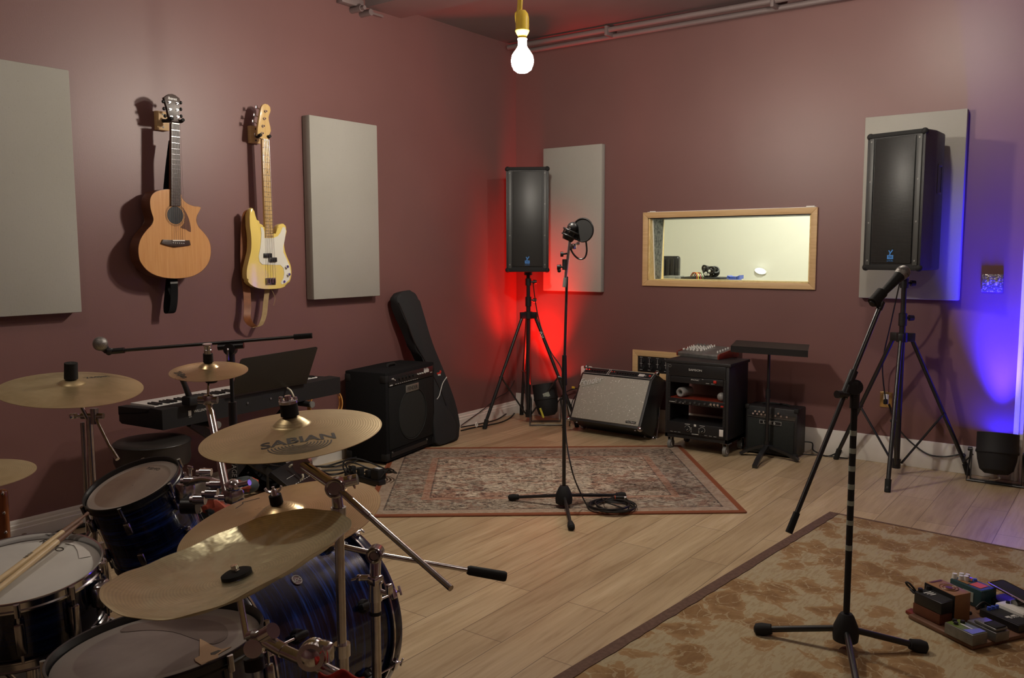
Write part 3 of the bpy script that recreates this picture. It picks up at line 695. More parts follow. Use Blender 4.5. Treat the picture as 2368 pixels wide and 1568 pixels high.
br_ = [(836, 1037), (845, 1017), (880, 1019), (925, 1021), (968, 1023), (983, 1020), (989, 1046), (940, 1052), (905, 1056), (880, 1050)]
bo = g.p('bridge', MB().prism([G(x, y, GT+.010) for x, y in br_], (-.010, 0, 0), .002), 'rose')
g.p('saddle', MB().box(G(925, 1022, GT+.012), (.006, .075, .006)), 'white', parent=None)
b = MB()
for k in range(6): b.sphere(G(897+k*11, 1034+k*.6, GT+.012), .0035, 8)
g.p('bridge_pins', b, 'white')
g.p('neck', MB().prism([G(x, y, GT+.004) for x, y in ((889, 412), (930, 417), (937, 800), (884, 800))], (-.022, 0, 0), .003), 'mahog')
g.p('fretboard', MB().prism([G(x, y, GT+.010) for x, y in ((888, 415), (930, 418), (938, 842), (887, 842))], (-.007, 0, 0)), 'rose')
b = MB(); zn, ze = G(909, 416).z, G(909, 842).z; L_ = .648*(zn-ze)/.46
for k in range(1, 20):
    z = zn-.645*(1-2**(-k/12))*((zn-ze)/.43)
    if z < ze+.004: break
    f_ = (zn-z)/(zn-ze); yl = G(888+f_*-1, 416).y; 
    y0_ = G(888, 415, GT+.01).y*(1-f_)+G(887, 842, GT+.01).y*f_; y1_ = G(930, 418, GT+.01).y*(1-f_)+G(938, 842, GT+.01).y*f_
    b.span((GT+.010, y0_+.001, z-.001), (GT+.0115, y1_-.001, z+.001))
g.p('fret', b, 'chrome')
hs = [(848, 282), (863, 272), (875, 264), (892, 262), (908, 268), (930, 285), (933, 300), (927, 335), (929, 385), (930, 408), (888, 406), (873, 380), (866, 335), (857, 300)]
hd = g.p('headstock', MB().prism([G(x, y, GT+.004) for x, y in hs], (-.018, 0, 0), .002), 'rose')
g.p('nut', MB().box(G(909, 416, GT+.011), (.006, .044, .006)), 'cream_p')
for i_, (px_, py_, kx) in enumerate([(876, 306, 845), (880, 343, 849), (886, 381, 855), (916, 312, 936), (917, 346, 936), (920, 382, 938)]):
    b = MB(); c0 = G(px_, py_, GT+.004); b.cyl(c0, c0+V((.012, 0, 0)), .0035); b.cyl(c0, c0+V((.002, 0, 0)), .006); hk = G(kx, py_-4, GT-.008)
    b.tube([c0+V((-.012, 0, 0)), hk], .002); b.mi = 1; b.sphere(hk, .0085, 12, (1, 1, 1.2))
    g.p('tuner', b, ['chrome', 'black'])
b = MB().text('Ibanez', .021, G(893, 287, GT+.0046), (0, 1, 0), (0, -.14, 1), .0003, .2); g.p('logo', b, 'white')
b = MB()
for k in range(6):
    yb = G(897+k*11, 1034).y; yt = G(893+k*6.8, 416).y; b.tube([(GT+.012, yt, zn), (GT+.014, yb, G(900, 1030).z)], .0007, 5)
g.p('strings', b, 'steel')
b = MB(); b.ribbon([G(889, 505, .10), G(878, 590, .10), G(866, 700, .10), G(858, 800, .09)], (0, .035, 0), .003, 3)
b.ribbon([G(900, 1212, .10), G(901, 1240, .11), G(903, 1290, .10), G(900, 1350, .10), G(890, 1392, .09), G(870, 1395, .07), G(866, 1360, .06), G(872, 1290, .055), G(880, 1215, .05)], (0, .045, 0), .003, 4)
g.p('strap', b, 'cloth_black'); 
b = MB(); b.box(G(901, 1240, .112), (.004, .046, .012)); g.p('strap_buckle', b, 'grey')
# wooden hanger
def hanger(label, block, yoke, tip, v, grp='guitar hangers'):
    t = T('guitar_hanger', label, 'guitar hanger', (0, block.y, block.z), group=grp)
    bl = t.p('block', MB().box((.016, block.y, block.z), (.032, .075, .105), .004), 'pine')
    b = MB(); b.cyl((.032, block.y, block.z+.035), (.034, block.y, block.z+.035), .005, seg=8); b.cyl((.032, block.y, block.z-.035), (.034, block.y, block.z-.035), .005, seg=8); t.p('screw', b, 'black')
    b = MB(); b.cyl((.03, block.y, block.z), (v-.03, (block.y+yoke.y)/2, yoke.z), .010); b.box((v-.028, yoke.y, yoke.z), (.02, .06, .02), .006)
    for s in (-1, 1):
        b.tube([(v-.03, yoke.y+s*.018, yoke.z), (v-.02, yoke.y+s*.034, yoke.z), (v, yoke.y+s*.036, yoke.z), (v+.022, yoke.y+s*.034, yoke.z+.006)], .010, 10, 4)
    t.p('yoke', b, 'rubber'); return t
hanger('pine block wall hanger holding the acoustic guitar by its black headstock', onL(373.6, 280, .016), G(909, 400, GT), None, GT)
hanger('pine block wall hanger holding the yellow bass', onL(587.5, 312, .016), onL(612.5, 315.5, .13), None, .115)

# ------------------------------------------------------------------ yellow bass
BT = .115
def H(x, y, v=BT): return onL(540+x/2.24, 200+y/2.24, v)
def Hh(x, y, v=BT): return onL(560+x/6.53, 180+y/6.53, v)
g = T('bass_guitar', 'butter yellow electric bass with white pickguard and maple neck on the left wall', 'bass guitar', H(180, 1049, .05))
bb = [(97, 628), (87, 642), (84, 670), (85, 720), (90, 760), (93, 800), (91, 850), (80, 900), (70, 945), (69, 985), (76, 1010), (95, 1030), (130, 1045), (180, 1049), (240, 1045), (275, 1030), (294, 1002), (300, 965), (295, 925), (280, 890), (266, 850), (262, 810), (270, 770), (276, 740), (270, 718), (255, 711), (240, 714), (229, 728), (221, 755), (210, 770), (160, 740), (155, 718), (140, 712), (125, 700), (113, 668), (106, 637)]
g.p('body', MB().prism([H(x, y) for x, y in smooth_poly(bb, 3)], (-.044, 0, 0), .009), 'butter')
pk = [(141, 728), (152, 731), (160, 752), (161, 785), (206, 785), (230, 775), (243, 758), (254, 730), (266, 728), (272, 745), (266, 790), (258, 830), (259, 860), (273, 890), (288, 925), (296, 960), (290, 1000), (270, 1018), (250, 1025), (246, 1015), (259, 993), (263, 965), (258, 940), (244, 925), (150, 922), (135, 907), (131, 880), (139, 835), (143, 800), (145, 760)]
g.p('pickguard', MB().prism([H(x, y, BT+.0025) for x, y in pk], (-.0025, 0, 0)), 'pickguard')
g.p('neck', MB().prism([H(x, y, BT+.006) for x, y in ((149, 272), (182, 272), (206, 782), (166, 784))], (-.02, 0, 0), .003), 'maple')
b = MB(); zt_, zb_ = H(165, 276).z, H(186, 782).z
for k in range(1, 21):
    f_ = (1-2**(-k/12))/(1-2**(-20.5/12)); z = zt_+(zb_-zt_)*f_
    yl = H(149, 272, BT+.006).y*(1-f_)+H(166, 784, BT+.006).y*f_; yr_ = H(182, 272, BT+.006).y*(1-f_)+H(206, 782, BT+.006).y*f_
    b.span((BT+.0055, yl+.001, z-.0011), (BT+.0073, yr_-.001, z+.0011))
fo = g.p('fret', b, 'chrome')
b = MB()
for k in (3, 5, 7, 9, 12, 15, 17, 19):
    f_ = ((1-2**(-k/12))+(1-2**(-(k-1)/12)))/2/(1-2**(-20.5/12)); b.cyl(V((BT+.006, H(149, 272).y*(1-f_)+H(166, 784).y*f_+.5*((H(182, 272).y-H(149, 272).y)*(1-f_)+(H(206, 782).y-H(166, 784).y)*f_), zt_+(zb_-zt_)*f_)), V((BT+.0066, H(149, 272).y*(1-f_)+H(166, 784).y*f_+.5*((H(182, 272).y-H(149, 272).y)*(1-f_)+(H(206, 782).y-H(166, 784).y)*f_), zt_+(zb_-zt_)*f_)), .003, seg=10)
g.p('fret_markers', b, 'black')
hb = [(303, 925), (228, 872), (236, 760), (250, 650), (270, 540), (288, 445), (312, 405), (350, 390), (392, 402), (424, 440), (433, 490), (424, 530), (402, 553), (393, 592), (402, 650), (426, 745), (439, 805), (395, 880), (400, 930)]
g.p('headstock', MB().prism([Hh(x, y, BT+.004) for x, y in hb], (-.016, 0, 0), .003), 'maple')
for (x, y, kx, ky) in ((345, 507, 215, 440), (327, 618, 185, 560), (308, 730, 165, 655), (292, 840, 200, 860)):
    b = MB(); c0 = Hh(x, y, BT+.004); b.cyl(c0, c0+V((.016, 0, 0)), .0055); b.cyl(c0, c0+V((.003, 0, 0)), .0085); hk = Hh(kx, ky, BT-.02); b.tube([c0+V((-.02, 0, 0)), hk], .003); b.box(hk, (.006, .018, .022), .003); b.cyl(c0+V((-.012, 0, 0)), c0+V((-.026, 0, 0)), .012)
    g.p('tuner', b, 'chrome')
g.p('nut', MB().box(H(166, 274, BT+.008), (.006, .042, .005)), 'cream_p')
b = MB()
for k in range(4): b.tube([V((BT+.010, H(154+k*8, 276).y, zt_)), V((BT+.014, H(170+k*13.5, 1000).y, H(180, 1000).z))], .0013, 5)
g.p('strings', b, 'steel')
for (x0, x1, y0_, y1_) in ((153, 195, 864, 886), (180, 221, 886, 909)):
    a, c = H(x0, y0_), H(x1, y1_); b = MB().span((BT+.002, a.y, c.z), (BT+.012, c.y, a.z), .003); g.p('pickup', b, 'black')
a, c = H(163, 992), H(217, 1027); b = MB().span((BT, a.y, c.z), (BT+.004, c.y, a.z), .001)
for k in range(4):
    yy = a.y+(c.y-a.y)*(k+.5)/4; b.cyl((BT+.010, yy, c.z+.012), (BT+.010, yy, a.z-.006), .006, seg=12)
g.p('bridge', b, 'chrome')
for (x, y) in ((273, 933), (282, 973)):
    q = H(x, y, BT+.0025); g.p('knob', MB().cyl(q, q+V((.016, 0, 0)), .010, .009), 'chrome')
q = H(262, 1011, BT+.0025); g.p('output_jack', MB().cyl(q, q+V((.004, 0, 0)), .008).cyl(q, q+V((.005, 0, 0)), .004), 'chrome')
b = MB(); b.ribbon([H(90, 640, .09), H(70, 655, .075), H(60, 700, .06), H(55, 800, .05), H(55, 920, .05), H(62, 1010, .05), H(70, 1080, .06), H(72, 1150, .07), H(70, 1195, .08), H(85, 1228, .08), H(112, 1246, .075)], (.012, .045, 0), .004, 4)
st = g.p('strap', b, 'leather', label='brown leather strap')
b = MB(); b.ribbon([H(112, 1246, .078), H(135, 1240, .085), H(150, 1215, .09), H(160, 1180, .08), H(166, 1120, .07), H(175, 1048, .07)], (.01, .032, .006), .004, 4)
g.p('strap_end', b, 'suede', parent=st)
b = MB().tube([H(195, 1048, .09), H(208, 1075, .1), H(215, 1100, .1), H(208, 1135, .1)], .0016, 6, 4); g.p('strap_lace', b, 'suede', parent=st)

# ================================================================== RUGS
def vplan(v): return V((v.x, v.y, 0))
rFL, rFR, rBR = onF(868, 1197), onF(1725, 1187), onF(1562, 1033)
ux = (rFR-rFL).normalized(); uy = V((-ux.y, ux.x, 0)); rw = 2.14; rh = 1.64
rc = rFR-ux*rw/2+uy*rh/2
R_ = Matrix((ux, uy, V((0, 0, 1)))).transposed()
t_ = T('persian_rug', 'faded rust and grey patterned rug under the centre microphone stand', 'rug', rc, R_)
t_.p('pile', MB().span((-rw/2, -rh/2, 0), (rw/2, rh/2, .009), .003), 'rug1', local=True)
b = MB(); b.tube([(-rw/2, -rh/2, .006), (rw/2, -rh/2, .006)], .006, 8); b.tube([(-rw/2, rh/2, .006), (rw/2, rh/2, .006)], .006, 8); b.tube([(-rw/2, -rh/2, .006), (-rw/2, rh/2, .006)], .006, 8); b.tube([(rw/2, -rh/2, .006), (rw/2, rh/2, .006)], .006, 8)
t_.p('binding', b, 'rug1edge', local=True)
c0 = onF(1928, 1190); c1 = onF(2368, 1278); c2 = onF(1560, 1568)
ux = (c1-c0).normalized(); uy = V((-ux.y, ux.x, 0)); rw, rh = 2.3, 3.2
rc = c0+ux*rw/2-uy*rh/2; R2 = Matrix((ux, uy, V((0, 0, 1)))).transposed(); 
t_ = T('leaf_rug', 'tan rug with golden brown leaves and a dark bound edge, lower right', 'rug', rc, R2)
t_.p('pile', MB().span((-rw/2, -rh/2, 0), (rw/2, rh/2, .010), .003), 'rug2', local=True)
b = MB()
N = 60; random.seed(5); L = []
for i in range(N+1):
    y = -rh/2+rh*i/N; L.append((V((-rw/2-.022, y, .0)), V((-rw/2+.030+random.uniform(-.003, .003), y, .0))))
for (a, c), (d, e) in zip(L, L[1:]): b.hexa([a, c, e, d, a+V((0, 0, .013)), c+V((0, 0, .013)), e+V((0, 0, .013)), d+V((0, 0, .013))])
b.span((-rw/2, rh/2-.012, 0), (rw/2, rh/2+.006, .012), .002)
t_.p('binding', b, 'rug2edge', local=True)
m = noisy('dark_patterned_drum_rug', (.02, .014, .01), (.09, .06, .035), 30, .95, lo=.45, hi=.62); M['rug3'] = m
t_ = T('drum_rug', 'dark brown patterned rug under the drum kit, seen at the lower left corner', 'rug', (1.9, -5.2, 0))
t_.p('pile', MB().span((.75, -6.1, 0), (2.95, -4.55, .008), .003), 'rug3')

# ================================================================== PA SPEAKERS AND THEIR TRIPODS
def pa_speaker(cx, cy, z0, ang, wd, hh, dp, label, taper=.62):
    # local: front faces -Y
    t = T('loudspeaker', label, 'loudspeaker', (cx, cy, z0), rotz(ang), group='tall black tripod speakers')
    w2 = wd/2; k = taper
    cab = MB().prism([(-w2, -dp/2, 0), (w2, -dp/2, 0), (w2, -dp*.1, 0), (w2*k, dp/2, 0), (-w2*k, dp/2, 0), (-w2, -dp*.1, 0)], (0, 0, hh), .012)
    t.p('cabinet', cab, 'tolex', local=True)
    y = -dp/2-.001
    gr = MB().hexa([(-w2*.70, y-.008, .045), (w2*.70, y-.008, .045), (w2*.70, y+.01, .045), (-w2*.70, y+.01, .045), (-w2*.70, y-.008, hh-.035), (w2*.70, y-.008, hh-.035), (w2*.70, y+.01, hh-.035), (-w2*.70, y+.01, hh-.035)], .004)
    t.p('grille', gr, 'perf', local=True)
    b = MB()
    for s in (-1, 1): b.box((s*w2*.83, y-.002, hh/2), (w2*.17, .012, hh-.06), .004)
    t.p('side_rail', b, mat_rail, local=True)
    for s in (-1, 1):
        for z in (.02, hh-.02): pass
    b = MB(); b.span((-w2, y-.004, 0), (w2, y+.01, .035), .004); b.span((-w2, y-.004, hh-.026), (w2, y+.01, hh), .004); t.p('trim_bar', b, 'rubber', local=True)
    b = MB()
    for s in (-1, 1):
        for z in (.06, hh*.35, hh*.65, hh-.05): b.cyl((s*w2*.83, y-.01, z), (s*w2*.83, y-.006, z), .006, seg=10)
    t.p('screw', b, 'grey', local=True)
    b = MB(); yy = y-.011; z = .095
    b.prism([(-.02, yy, z), (.02, yy, z), (.02, yy, z-.026), (-.02, yy, z-.026)], (0, .003, 0)); b.mi = 1
    b.prism([(-.013, yy-.001, z+.028), (-.006, yy-.001, z+.03), (.0, yy-.001, z+.018), (.012, yy-.001, z+.034), (.019, yy-.001, z+.03), (.004, yy-.001, z+.01), (.0, yy-.001, z+.001), (-.008, yy-.001, z+.001), (-.004, yy-.001, z+.012)], (0, .002, 0))
    b.mi = 0; b.text('yorkville', .012, (0, yy-.001, z-.036), (1, 0, 0), (0, 0, 1), .0005)
    b.mi = 2; b.text('YX', .02, (0, yy-.001, z-.013), (1, 0, 0), (0, 0, 1), .0005)
    t.p('badge', b, ['bluelogo', 'bluelogo', 'black'], local=True)
    b = MB()      # recessed side handle
    for s in (1,):
        n_ = V((dp*.6, w2*(1-k), 0)); tang = V((-w2*(1-k), dp*.6, 0)).normalized(); cc = V((w2*(1+k)/2-.003, dp*.2, hh*.66)); zz = V((0, 0, 1))
        for dz in (-.085, .085): b.box(cc+zz*dz, (.014, .11, .014), .003, Matrix((n_.normalized(), tang, zz)).transposed())
        for dy in (-.05, .05): b.box(cc+tang*dy, (.014, .014, .17), .003, Matrix((n_.normalized(), tang, zz)).transposed())
    t.p('handle', b, 'grey_dk', local=True)
    b = MB()
    for s in (-1, 1):
        for z in (.016, hh-.016): b.sphere((s*(w2-.012), -dp/2+.01, z), .022, 12)
    t.p('corner', b, 'rubber', local=True)
    b = MB().cyl((0, 0, -.03), (0, 0, .01), .035); t.p('pole_cup', b, 'blackmetal', local=True)
    return t
mat_rail = mat('dark_grey_rail', (.06, .062, .06), .45); M['grey_dk'] = mat('dark_grey_plastic', (.05, .05, .05), .5)
def tripod(c, feet, zhub, zbot, ztop, label, knob=RGT, zcol=None, logo=False):
    t = T('speaker_stand', label, 'speaker stand', (c[0], c[1], 0), group='black tripod speaker stands'); c = V((c[0], c[1], 0)); Z = V((0, 0, 1))
    t.p('pole', MB().cyl(c+Z*zbot, c+Z*(zhub+.10), .019).cyl(c+Z*(zhub+.08), c+Z*ztop, .0165), 'blackmetal')
    b = MB(); b.cyl(c+Z*(zhub+.05), c+Z*(zhub+.13), .026); b.cyl(c+Z*(zhub-.055), c+Z*(zhub+.005), .034); b.cyl(c+Z*zbot, c+Z*(zbot+.06), .026)
    for f in feet:
        d = (V((f[0], f[1], 0))-c).normalized(); b.box(c+d*.045+Z*(zhub-.025), (.07, .03, .055), .004, Matrix((d, Z.cross(d), Z)).transposed())
    t.p('collar', b, 'black')
    for f in feet:
        f = V((f[0], f[1], 0)); d = (f-c).normalized(); h = c+d*.06+Z*(zhub-.03); ft = f+Z*.02; lg = MB().cyl(h, ft, .0135)
        lo = t.p('leg', lg, 'blackmetal'); dn = (ft-h).normalized()
        t.p('rubber_foot', MB().cyl(ft-dn*.06, f+Z*.0, .019, .018, 16), 'rubber', parent=lo)
        mid = h.lerp(ft, .56); br = c+d*.03+Z*(zbot+.03)
        t.p('brace', MB().tube([br, mid], .0075, 8).cyl(mid-d.cross(Z)*.02, mid+d.cross(Z)*.02, .009, seg=10), 'blackmetal')
    for zz in ((zhub+.10), zcol or (zhub+.32)):
        k0 = c+Z*zz; b = MB(); b.cyl(k0, k0+knob*.05, .008); b.cyl(k0+knob*.04, k0+knob*.07, .020, .017, 10); b.cyl(k0-Z*.03, k0+Z*.03, .025); t.p('knob', b, 'black')
    if logo:
        f = V((feet[1][0], feet[1][1], 0)); d = (f-c).normalized(); h = c+d*.06+Z*(zhub-.03); dn = (f-h).normalized(); o = h.lerp(f, .17); n_ = (CAM-o).normalized(); n_ = (n_-dn*n_.dot(dn)).normalized()
        t.p('logo', MB().text('ASI', .045, o+n_*.0145, dn, n_.cross(dn), .0004), 'print')
    return t
# left stand by the corner
fl, fr = onF(1120, 992), onF(1335, 988)
md = (fl+fr)/2; dd = (fr-fl); pp = V((-dd.y, dd.x, 0)).normalized(); 
cL = md+pp*dd.length*.2887; fb = md+pp*dd.length*.80
fb = V((max(fb.x, .045), min(fb.y, -.045), 0))
hub = zat(cL.x, cL.y, 722); zb = max(zat(cL.x, cL.y, 964), .03); zt = zat(cL.x, cL.y, 640)
tripod(cL, [fl, fr, fb], hub, zb, zt+.05, 'black tripod speaker stand in the room corner above the red light', RGT, zat(cL.x, cL.y, 652), True)
def spk_at(c, pxl, pyb, pyt, **k): pass
ctr = W(1221, 627, depth((cL.x, cL.y, 1.3)))
zs0, zs1 = zat(cL.x, cL.y, 628), zat(cL.x, cL.y, 390)
ang = math.atan2(CAM.x-cL.x, -(CAM.y-cL.y))      # front (-Y) turned to the camera
wd = 97/FPX*depth((cL.x, cL.y, 1.5))*.985
pa_speaker(cL.x, cL.y, zs0, ang-math.radians(3), wd, zs1-zs0, .30, 'tall black speaker on a tripod in the left room corner, beside a red glow')
# right stand
fF, fL_, fR_ = onF(2052, 1138), onF(1933, 1062), onF(2240, 1099)
cR = V(((fF.x+fL_.x+fR_.x)/3, (fF.y+fL_.y+fR_.y)/3, 0))
hub = zat(cR.x, cR.y, 771); zb = max(zat(cR.x, cR.y, 1082), .03)
tripod(cR, [fF, fL_, fR_], hub, zb, zat(cR.x, cR.y, 640)+.05, 'black tripod speaker stand against the back wall between the outlet and the blue light', RGT, zat(cR.x, cR.y, 655))
zs0 = zat(cR.x, cR.y, 624); zs1 = zat(cR.x, cR.y, 309)
pa_speaker(cR.x, cR.y, zs0, math.radians(-17), .375, zs1-zs0, .34, 'tall black speaker on a tripod in front of the right grey wall panel', .70)
# cables of the speakers
b = MB(); q0 = V((cL.x, cL.y, zat(cL.x, cL.y, 655)))
b.tube([q0+RGT*.04, W(1245, 735, 6.85), W(1272, 810, 6.8), W(1298, 852, 6.8), W(1305, 905, 6.8), onF(1318, 985)+V((0, 0, .02)), onF(1300, 990)+V((0, 0, .006))], .0045, 6, 5)
solo('speaker_cable', b, 'cable', 'thin black cable hanging from the left tripod speaker beside the red light', 'cable', q0)
b = MB(); q0 = V((cR.x, cR.y, zat(cR.x, cR.y, 655)))
b.tube([q0-RGT*.03, V((cR.x-.08, cR.y+.05, 1.0)), V((cR.x-.16, -.08, .7)), V((onB(2050, 925).x, -.03, .45))], .0045, 6, 6)
solo('speaker_cable', b, 'cable', 'thin black cable from the right tripod speaker down to the wall outlet', 'cable', q0)

# ================================================================== MICROPHONE STANDS
def micstand_base(t, c, feet, zh, r=.012, foot_r=.02, hubr=.045, bell=True):
    c = V((c[0], c[1], 0)); Z = V((0, 0, 1)); z0 = c.z
    t.p('base', MB().lathe([(0, zh-.045), (hubr*1.05, zh-.045), (hubr*1.1, zh-.02), (hubr*1.02, zh+.008), (hubr*.66, zh+.045), (hubr*.5, zh+.055), (0, zh+.055)], c, seg=28), 'matte')
    for f, e in feet:
        f = V(f); h = c+Z*zh; d = (f+Z*.018-h)
        lg = t.p('leg', MB().cyl(h+d*.05, f+Z*.018, r*.8), 'blackmetal')
        dn = d.normalized(); t.p('rubber_foot', MB().lathe([(0, -.045), (foot_r*.75, -.045), (foot_r, -.01), (foot_r*.9, .012), (foot_r*.4, .02), (0, .02)], f+Z*.018, dn, 16), 'rubber', parent=lg)
# centre stand with studio microphone and pop filter
fa, fb_, fc = onF(1183, 1161), onF(1440, 1156), onF(1321, 1226)
fa, fb_, fc = fa+V((0, 0, .01)), fb_+V((0, 0, .01)), fc
cC = onF(1304, 1152, .06); cC = V((cC.x, cC.y, 0))
mc = T('microphone_stand', 'black straight microphone stand on the patterned rug holding a pop filter', 'microphone stand', cC)
zh = max(zat(cC.x, cC.y, 1145), .06)
micstand_base(mc, cC, [(fa, 0), (fb_, 0), (fc, 0)], zh)
Z = V((0, 0, 1)); dC = depth((cC.x, cC.y, .8))
zcl = zat(cC.x, cC.y, 850); 
mc.p('pole', MB().cyl(cC+Z*(zh+.05), cC+Z*zcl, .0105), 'blackmetal')
tp = W(1311, 640, dC)
mc.p('upper_pole', MB().cyl(cC+Z*zcl, tp, .0075), 'blackmetal')
b = MB(); b.cyl(cC+Z*(zcl-.10), cC+Z*(zcl+.07), .0165, .0125); k0 = cC+Z*(zcl-.06); b.cyl(k0, k0-RGT*.035, .006); b.cyl(k0-RGT*.022, k0-RGT*.036, .014); mc.p('clutch', b, 'black')
m0, m1 = W(1305, 664, dC-.02), W(1318, 555, dC-.02)
b = MB(); b.cyl(m0, m0.lerp(m1, .2), .011); mc.p('boom_end_grip', b, 'grey')
mc.p('boom', MB().cyl(m0.lerp(m1, .2), m1, .0085), 'chrome')
b = MB(); 
for (x, y) in ((1301, 588), (1293, 618)):
    q = W(x, y, dC-.03); e_ = W(1312, y-2, dC-.02); b.cyl(q, e_, .005); b.cyl(q-RGT*.012, q+RGT*.004, .014, seg=12)
b.cyl(W(1306, 600, dC-.02), W(1306, 624, dC-.02), .014); b.cyl(W(1296, 612, dC-.02), W(1294, 627, dC-.03), .005); b.sphere(W(1293, 626, dC-.03), .011, 10)
mc.p('clamp', b, 'black')
# pop filter
pc = W(1348, 532, dC-.06); pa = (CAM-pc).normalized()*.86+RGT*-.5; pa.normalize()
pf = mc.p('pop_filter_rim', MB().torus(pc, pa, .064, .005, 40, 8), 'black')
popm = mat('pop_filter_nylon', (.02, .02, .02), .8); M['popm'] = popm
mc.p('pop_filter_mesh', MB().cyl(pc-pa*.002, pc+pa*.002, .062, seg=40), 'popm', parent=pf)
b = MB().tube([W(1355, 557, dC-.06), W(1357, 580, dC-.05), W(1352, 596, dC-.04), W(1340, 599, dC-.03), W(1328, 590, dC-.02), W(1320, 575, dC-.02), W(1325, 568, dC-.02)], .005, 8, 5)
mc.p('gooseneck', b, 'blackmetal'); b = MB(); b.box(W(1325, 570, dC-.02), (.03, .03, .03), .006); b.cyl(W(1325, 568, dC-.02), W(1337, 562, dC-.03), .005); b.sphere(W(1337, 563, dC-.03), .010, 10); mc.p('gooseneck_clamp', b, 'dkchrome')
mq = W(1321, 535, dC-.03)
ax_ = (RGT*.35+UPV*.75+FWD*-.1).normalized()
mm = T('studio_microphone', 'round black studio microphone in a shock mount behind the pop filter', 'microphone', mq)
b = MB(); b.lathe([(0, -.055), (.028, -.055), (.034, -.04), (.034, 0), (.026, .006), (0, .006)], mq, ax_, 24); mm.p('body', b, 'black')
mm.p('head', MB().sphere(mq+ax_*.022, .033, 20), 'black'); b = MB(); b.torus(mq, ax_, .046, .005, 32, 8); b.torus(mq-ax_*.03, ax_, .042, .0045, 32, 8)
for k in range(4):
    x_, y_, z_ = frame(ax_); a = k*PI/2+.5; dd = x_*math.cos(a)+y_*math.sin(a); b.tube([mq+dd*.046, mq-ax_*.03+dd*.042], .004, 6)
mm.p('shock_mount', b, 'black'); b = MB()
for k in (0, 1, 2): b.sphere(mq+ax_*.012+(-FWD*.6-RGT*.3+UPV*(.3*k-.3)).normalized()*.036, .007, 8)
mm.p('badge', b, 'dkchrome')
# its cable and coil
ck = onF(1414, 1180); b = MB(); random.seed(11)
pts = [W(1310, 700, dC-.02), W(1306, 860, dC-.02), W(1308, 1000, dC-.03), W(1322, 1085, dC-.1), onF(1340, 1135, .12), onF(1362, 1178, .02)]
b.tube(pts, .0042, 6, 5)
cc = V((ck.x, ck.y, .02))
for k in range(9):
    r_ = .135+random.uniform(-.028, .006); o_ = V((random.uniform(-.018, .018), random.uniform(-.018, .018), .004*k*.5))
    b.torus(cc+o_, (random.uniform(-.06, .06), random.uniform(-.06, .06), 1), r_, .0038, 40, 6)
b.tube([cc+V((.12, .05, .02)), cc+V((.02, .06, .05)), cc+V((-.04, 0, .03)), cc+V((.02, -.04, .03)), cc+V((.11, -.04, .02))], .0038, 6, 6)
b.tube([cc+V((-.10, .06, .02)), cc+V((-.03, -.02, .035)), cc+V((.04, -.02, .035)), cc+V((.07, .03, .03))], .0038, 6, 6)
solo('microphone_cable', b, 'cable', 'black microphone cable coiled at the foot of the centre stand on the rug edge', 'cable', cc)
b = MB(); e0 = cc+V((.0, .02, .05)); b.cyl(e0, e0+V((.05, .035, .0)), .0095); b.mi = 1; b.cyl(e0+V((.05, .035, 0)), e0+V((.062, .044, 0)), .0085); b.mi = 2; b.torus(e0+V((.008, .005, 0)), (.8, .6, 0), .0095, .0025, 16, 6)
solo('cable_plug', b, ['black', 'chrome', 'orange'], 'dark plug with an orange ring lying on the coiled microphone cable', 'plug', e0)

# right-hand stand with boom and vocal microphone
fL2, fR2, = onF(1756, 1466, .01), onF(2132, 1507, .01)
cB = onF(1956, 1452, .09); cB = V((cB.x, cB.y, 0))
v1_ = (fL2-cB); v2_ = (fR2-cB); v3 = -(vplan(v1_).normalized()+vplan(v2_).normalized()); v3.normalize(); f3 = cB+v3*.36+Z*.01
ms = T('microphone_stand', 'black boom microphone stand with pale tape bands on the tan leaf rug', 'microphone stand', cB)
micstand_base(ms, cB, [(V((fL2.x, fL2.y, .01)), 0), (V((fR2.x, fR2.y, .01)), 0), (f3, 0)], .09, .0145, .025, .042)
zc_ = zat(cB.x, cB.y, 905); ms.p('pole', MB().cyl(cB+Z*.15, cB+Z*zc_, .0115), 'matte')
for (y, h_) in ((930, 10), (1001, 10), (1042, 10), (1083, 10), (1125, 10), (1163, 9), (1208, 9), (1266, 10)):
    z0, z1 = zat(cB.x, cB.y, y+h_/2+1), zat(cB.x, cB.y, y-h_/2-1); ms.p('tape_band', MB().cyl(cB+Z*z0, cB+Z*z1, .0123), 'tape')
dB = depth((cB.x, cB.y, .9))
b0, b1 = W(1824, 1232, dB-.10), W(2037, 704, dB+.05)
bu = (b1-b0).normalized(); jt = b0+bu*((W(1978, 895, dB)-b0).dot(bu))
ms.p('boom', MB().cyl(b0, b1, .0085), 'blackmetal')
ms.p('counter_grip', MB().cyl(b0, b0+bu*.075, .0125, .0115), 'rubber')
b = MB(); top = cB+Z*(zc_+.0); b.cyl(top-Z*.06, top+Z*.01, .017); b.box((top+jt)/2+RGT*.005, (.05, .04, .055), .012); sd = (CAM-jt).normalized()
b.cyl(top+sd*.02+Z*.015, top-sd*.035+Z*.015, .027); b.cyl(jt-bu*.035, jt+bu*.05, .015); ms.p('swivel_clutch', b, 'black')
b = MB(); k0 = b0.lerp(b1, .60); b.cyl(b0.lerp(b1, .58), b0.lerp(b1, .66), .0145); b.cyl(W(1962, 913, dB-.03), W(1938, 911, dB-.05), .007); b.cyl(W(1945, 912, dB-.05), W(1935, 912, dB-.06), .014, seg=10); ms.p('wing_knob', b, 'black')
b = MB(); b.cyl(b1-bu*.02, b1+bu*.01, .012); c1_ = W(2034, 690, dB+.05); b.cyl(b1, c1_, .009); ms.p('tilt_mount', b, 'black'); 
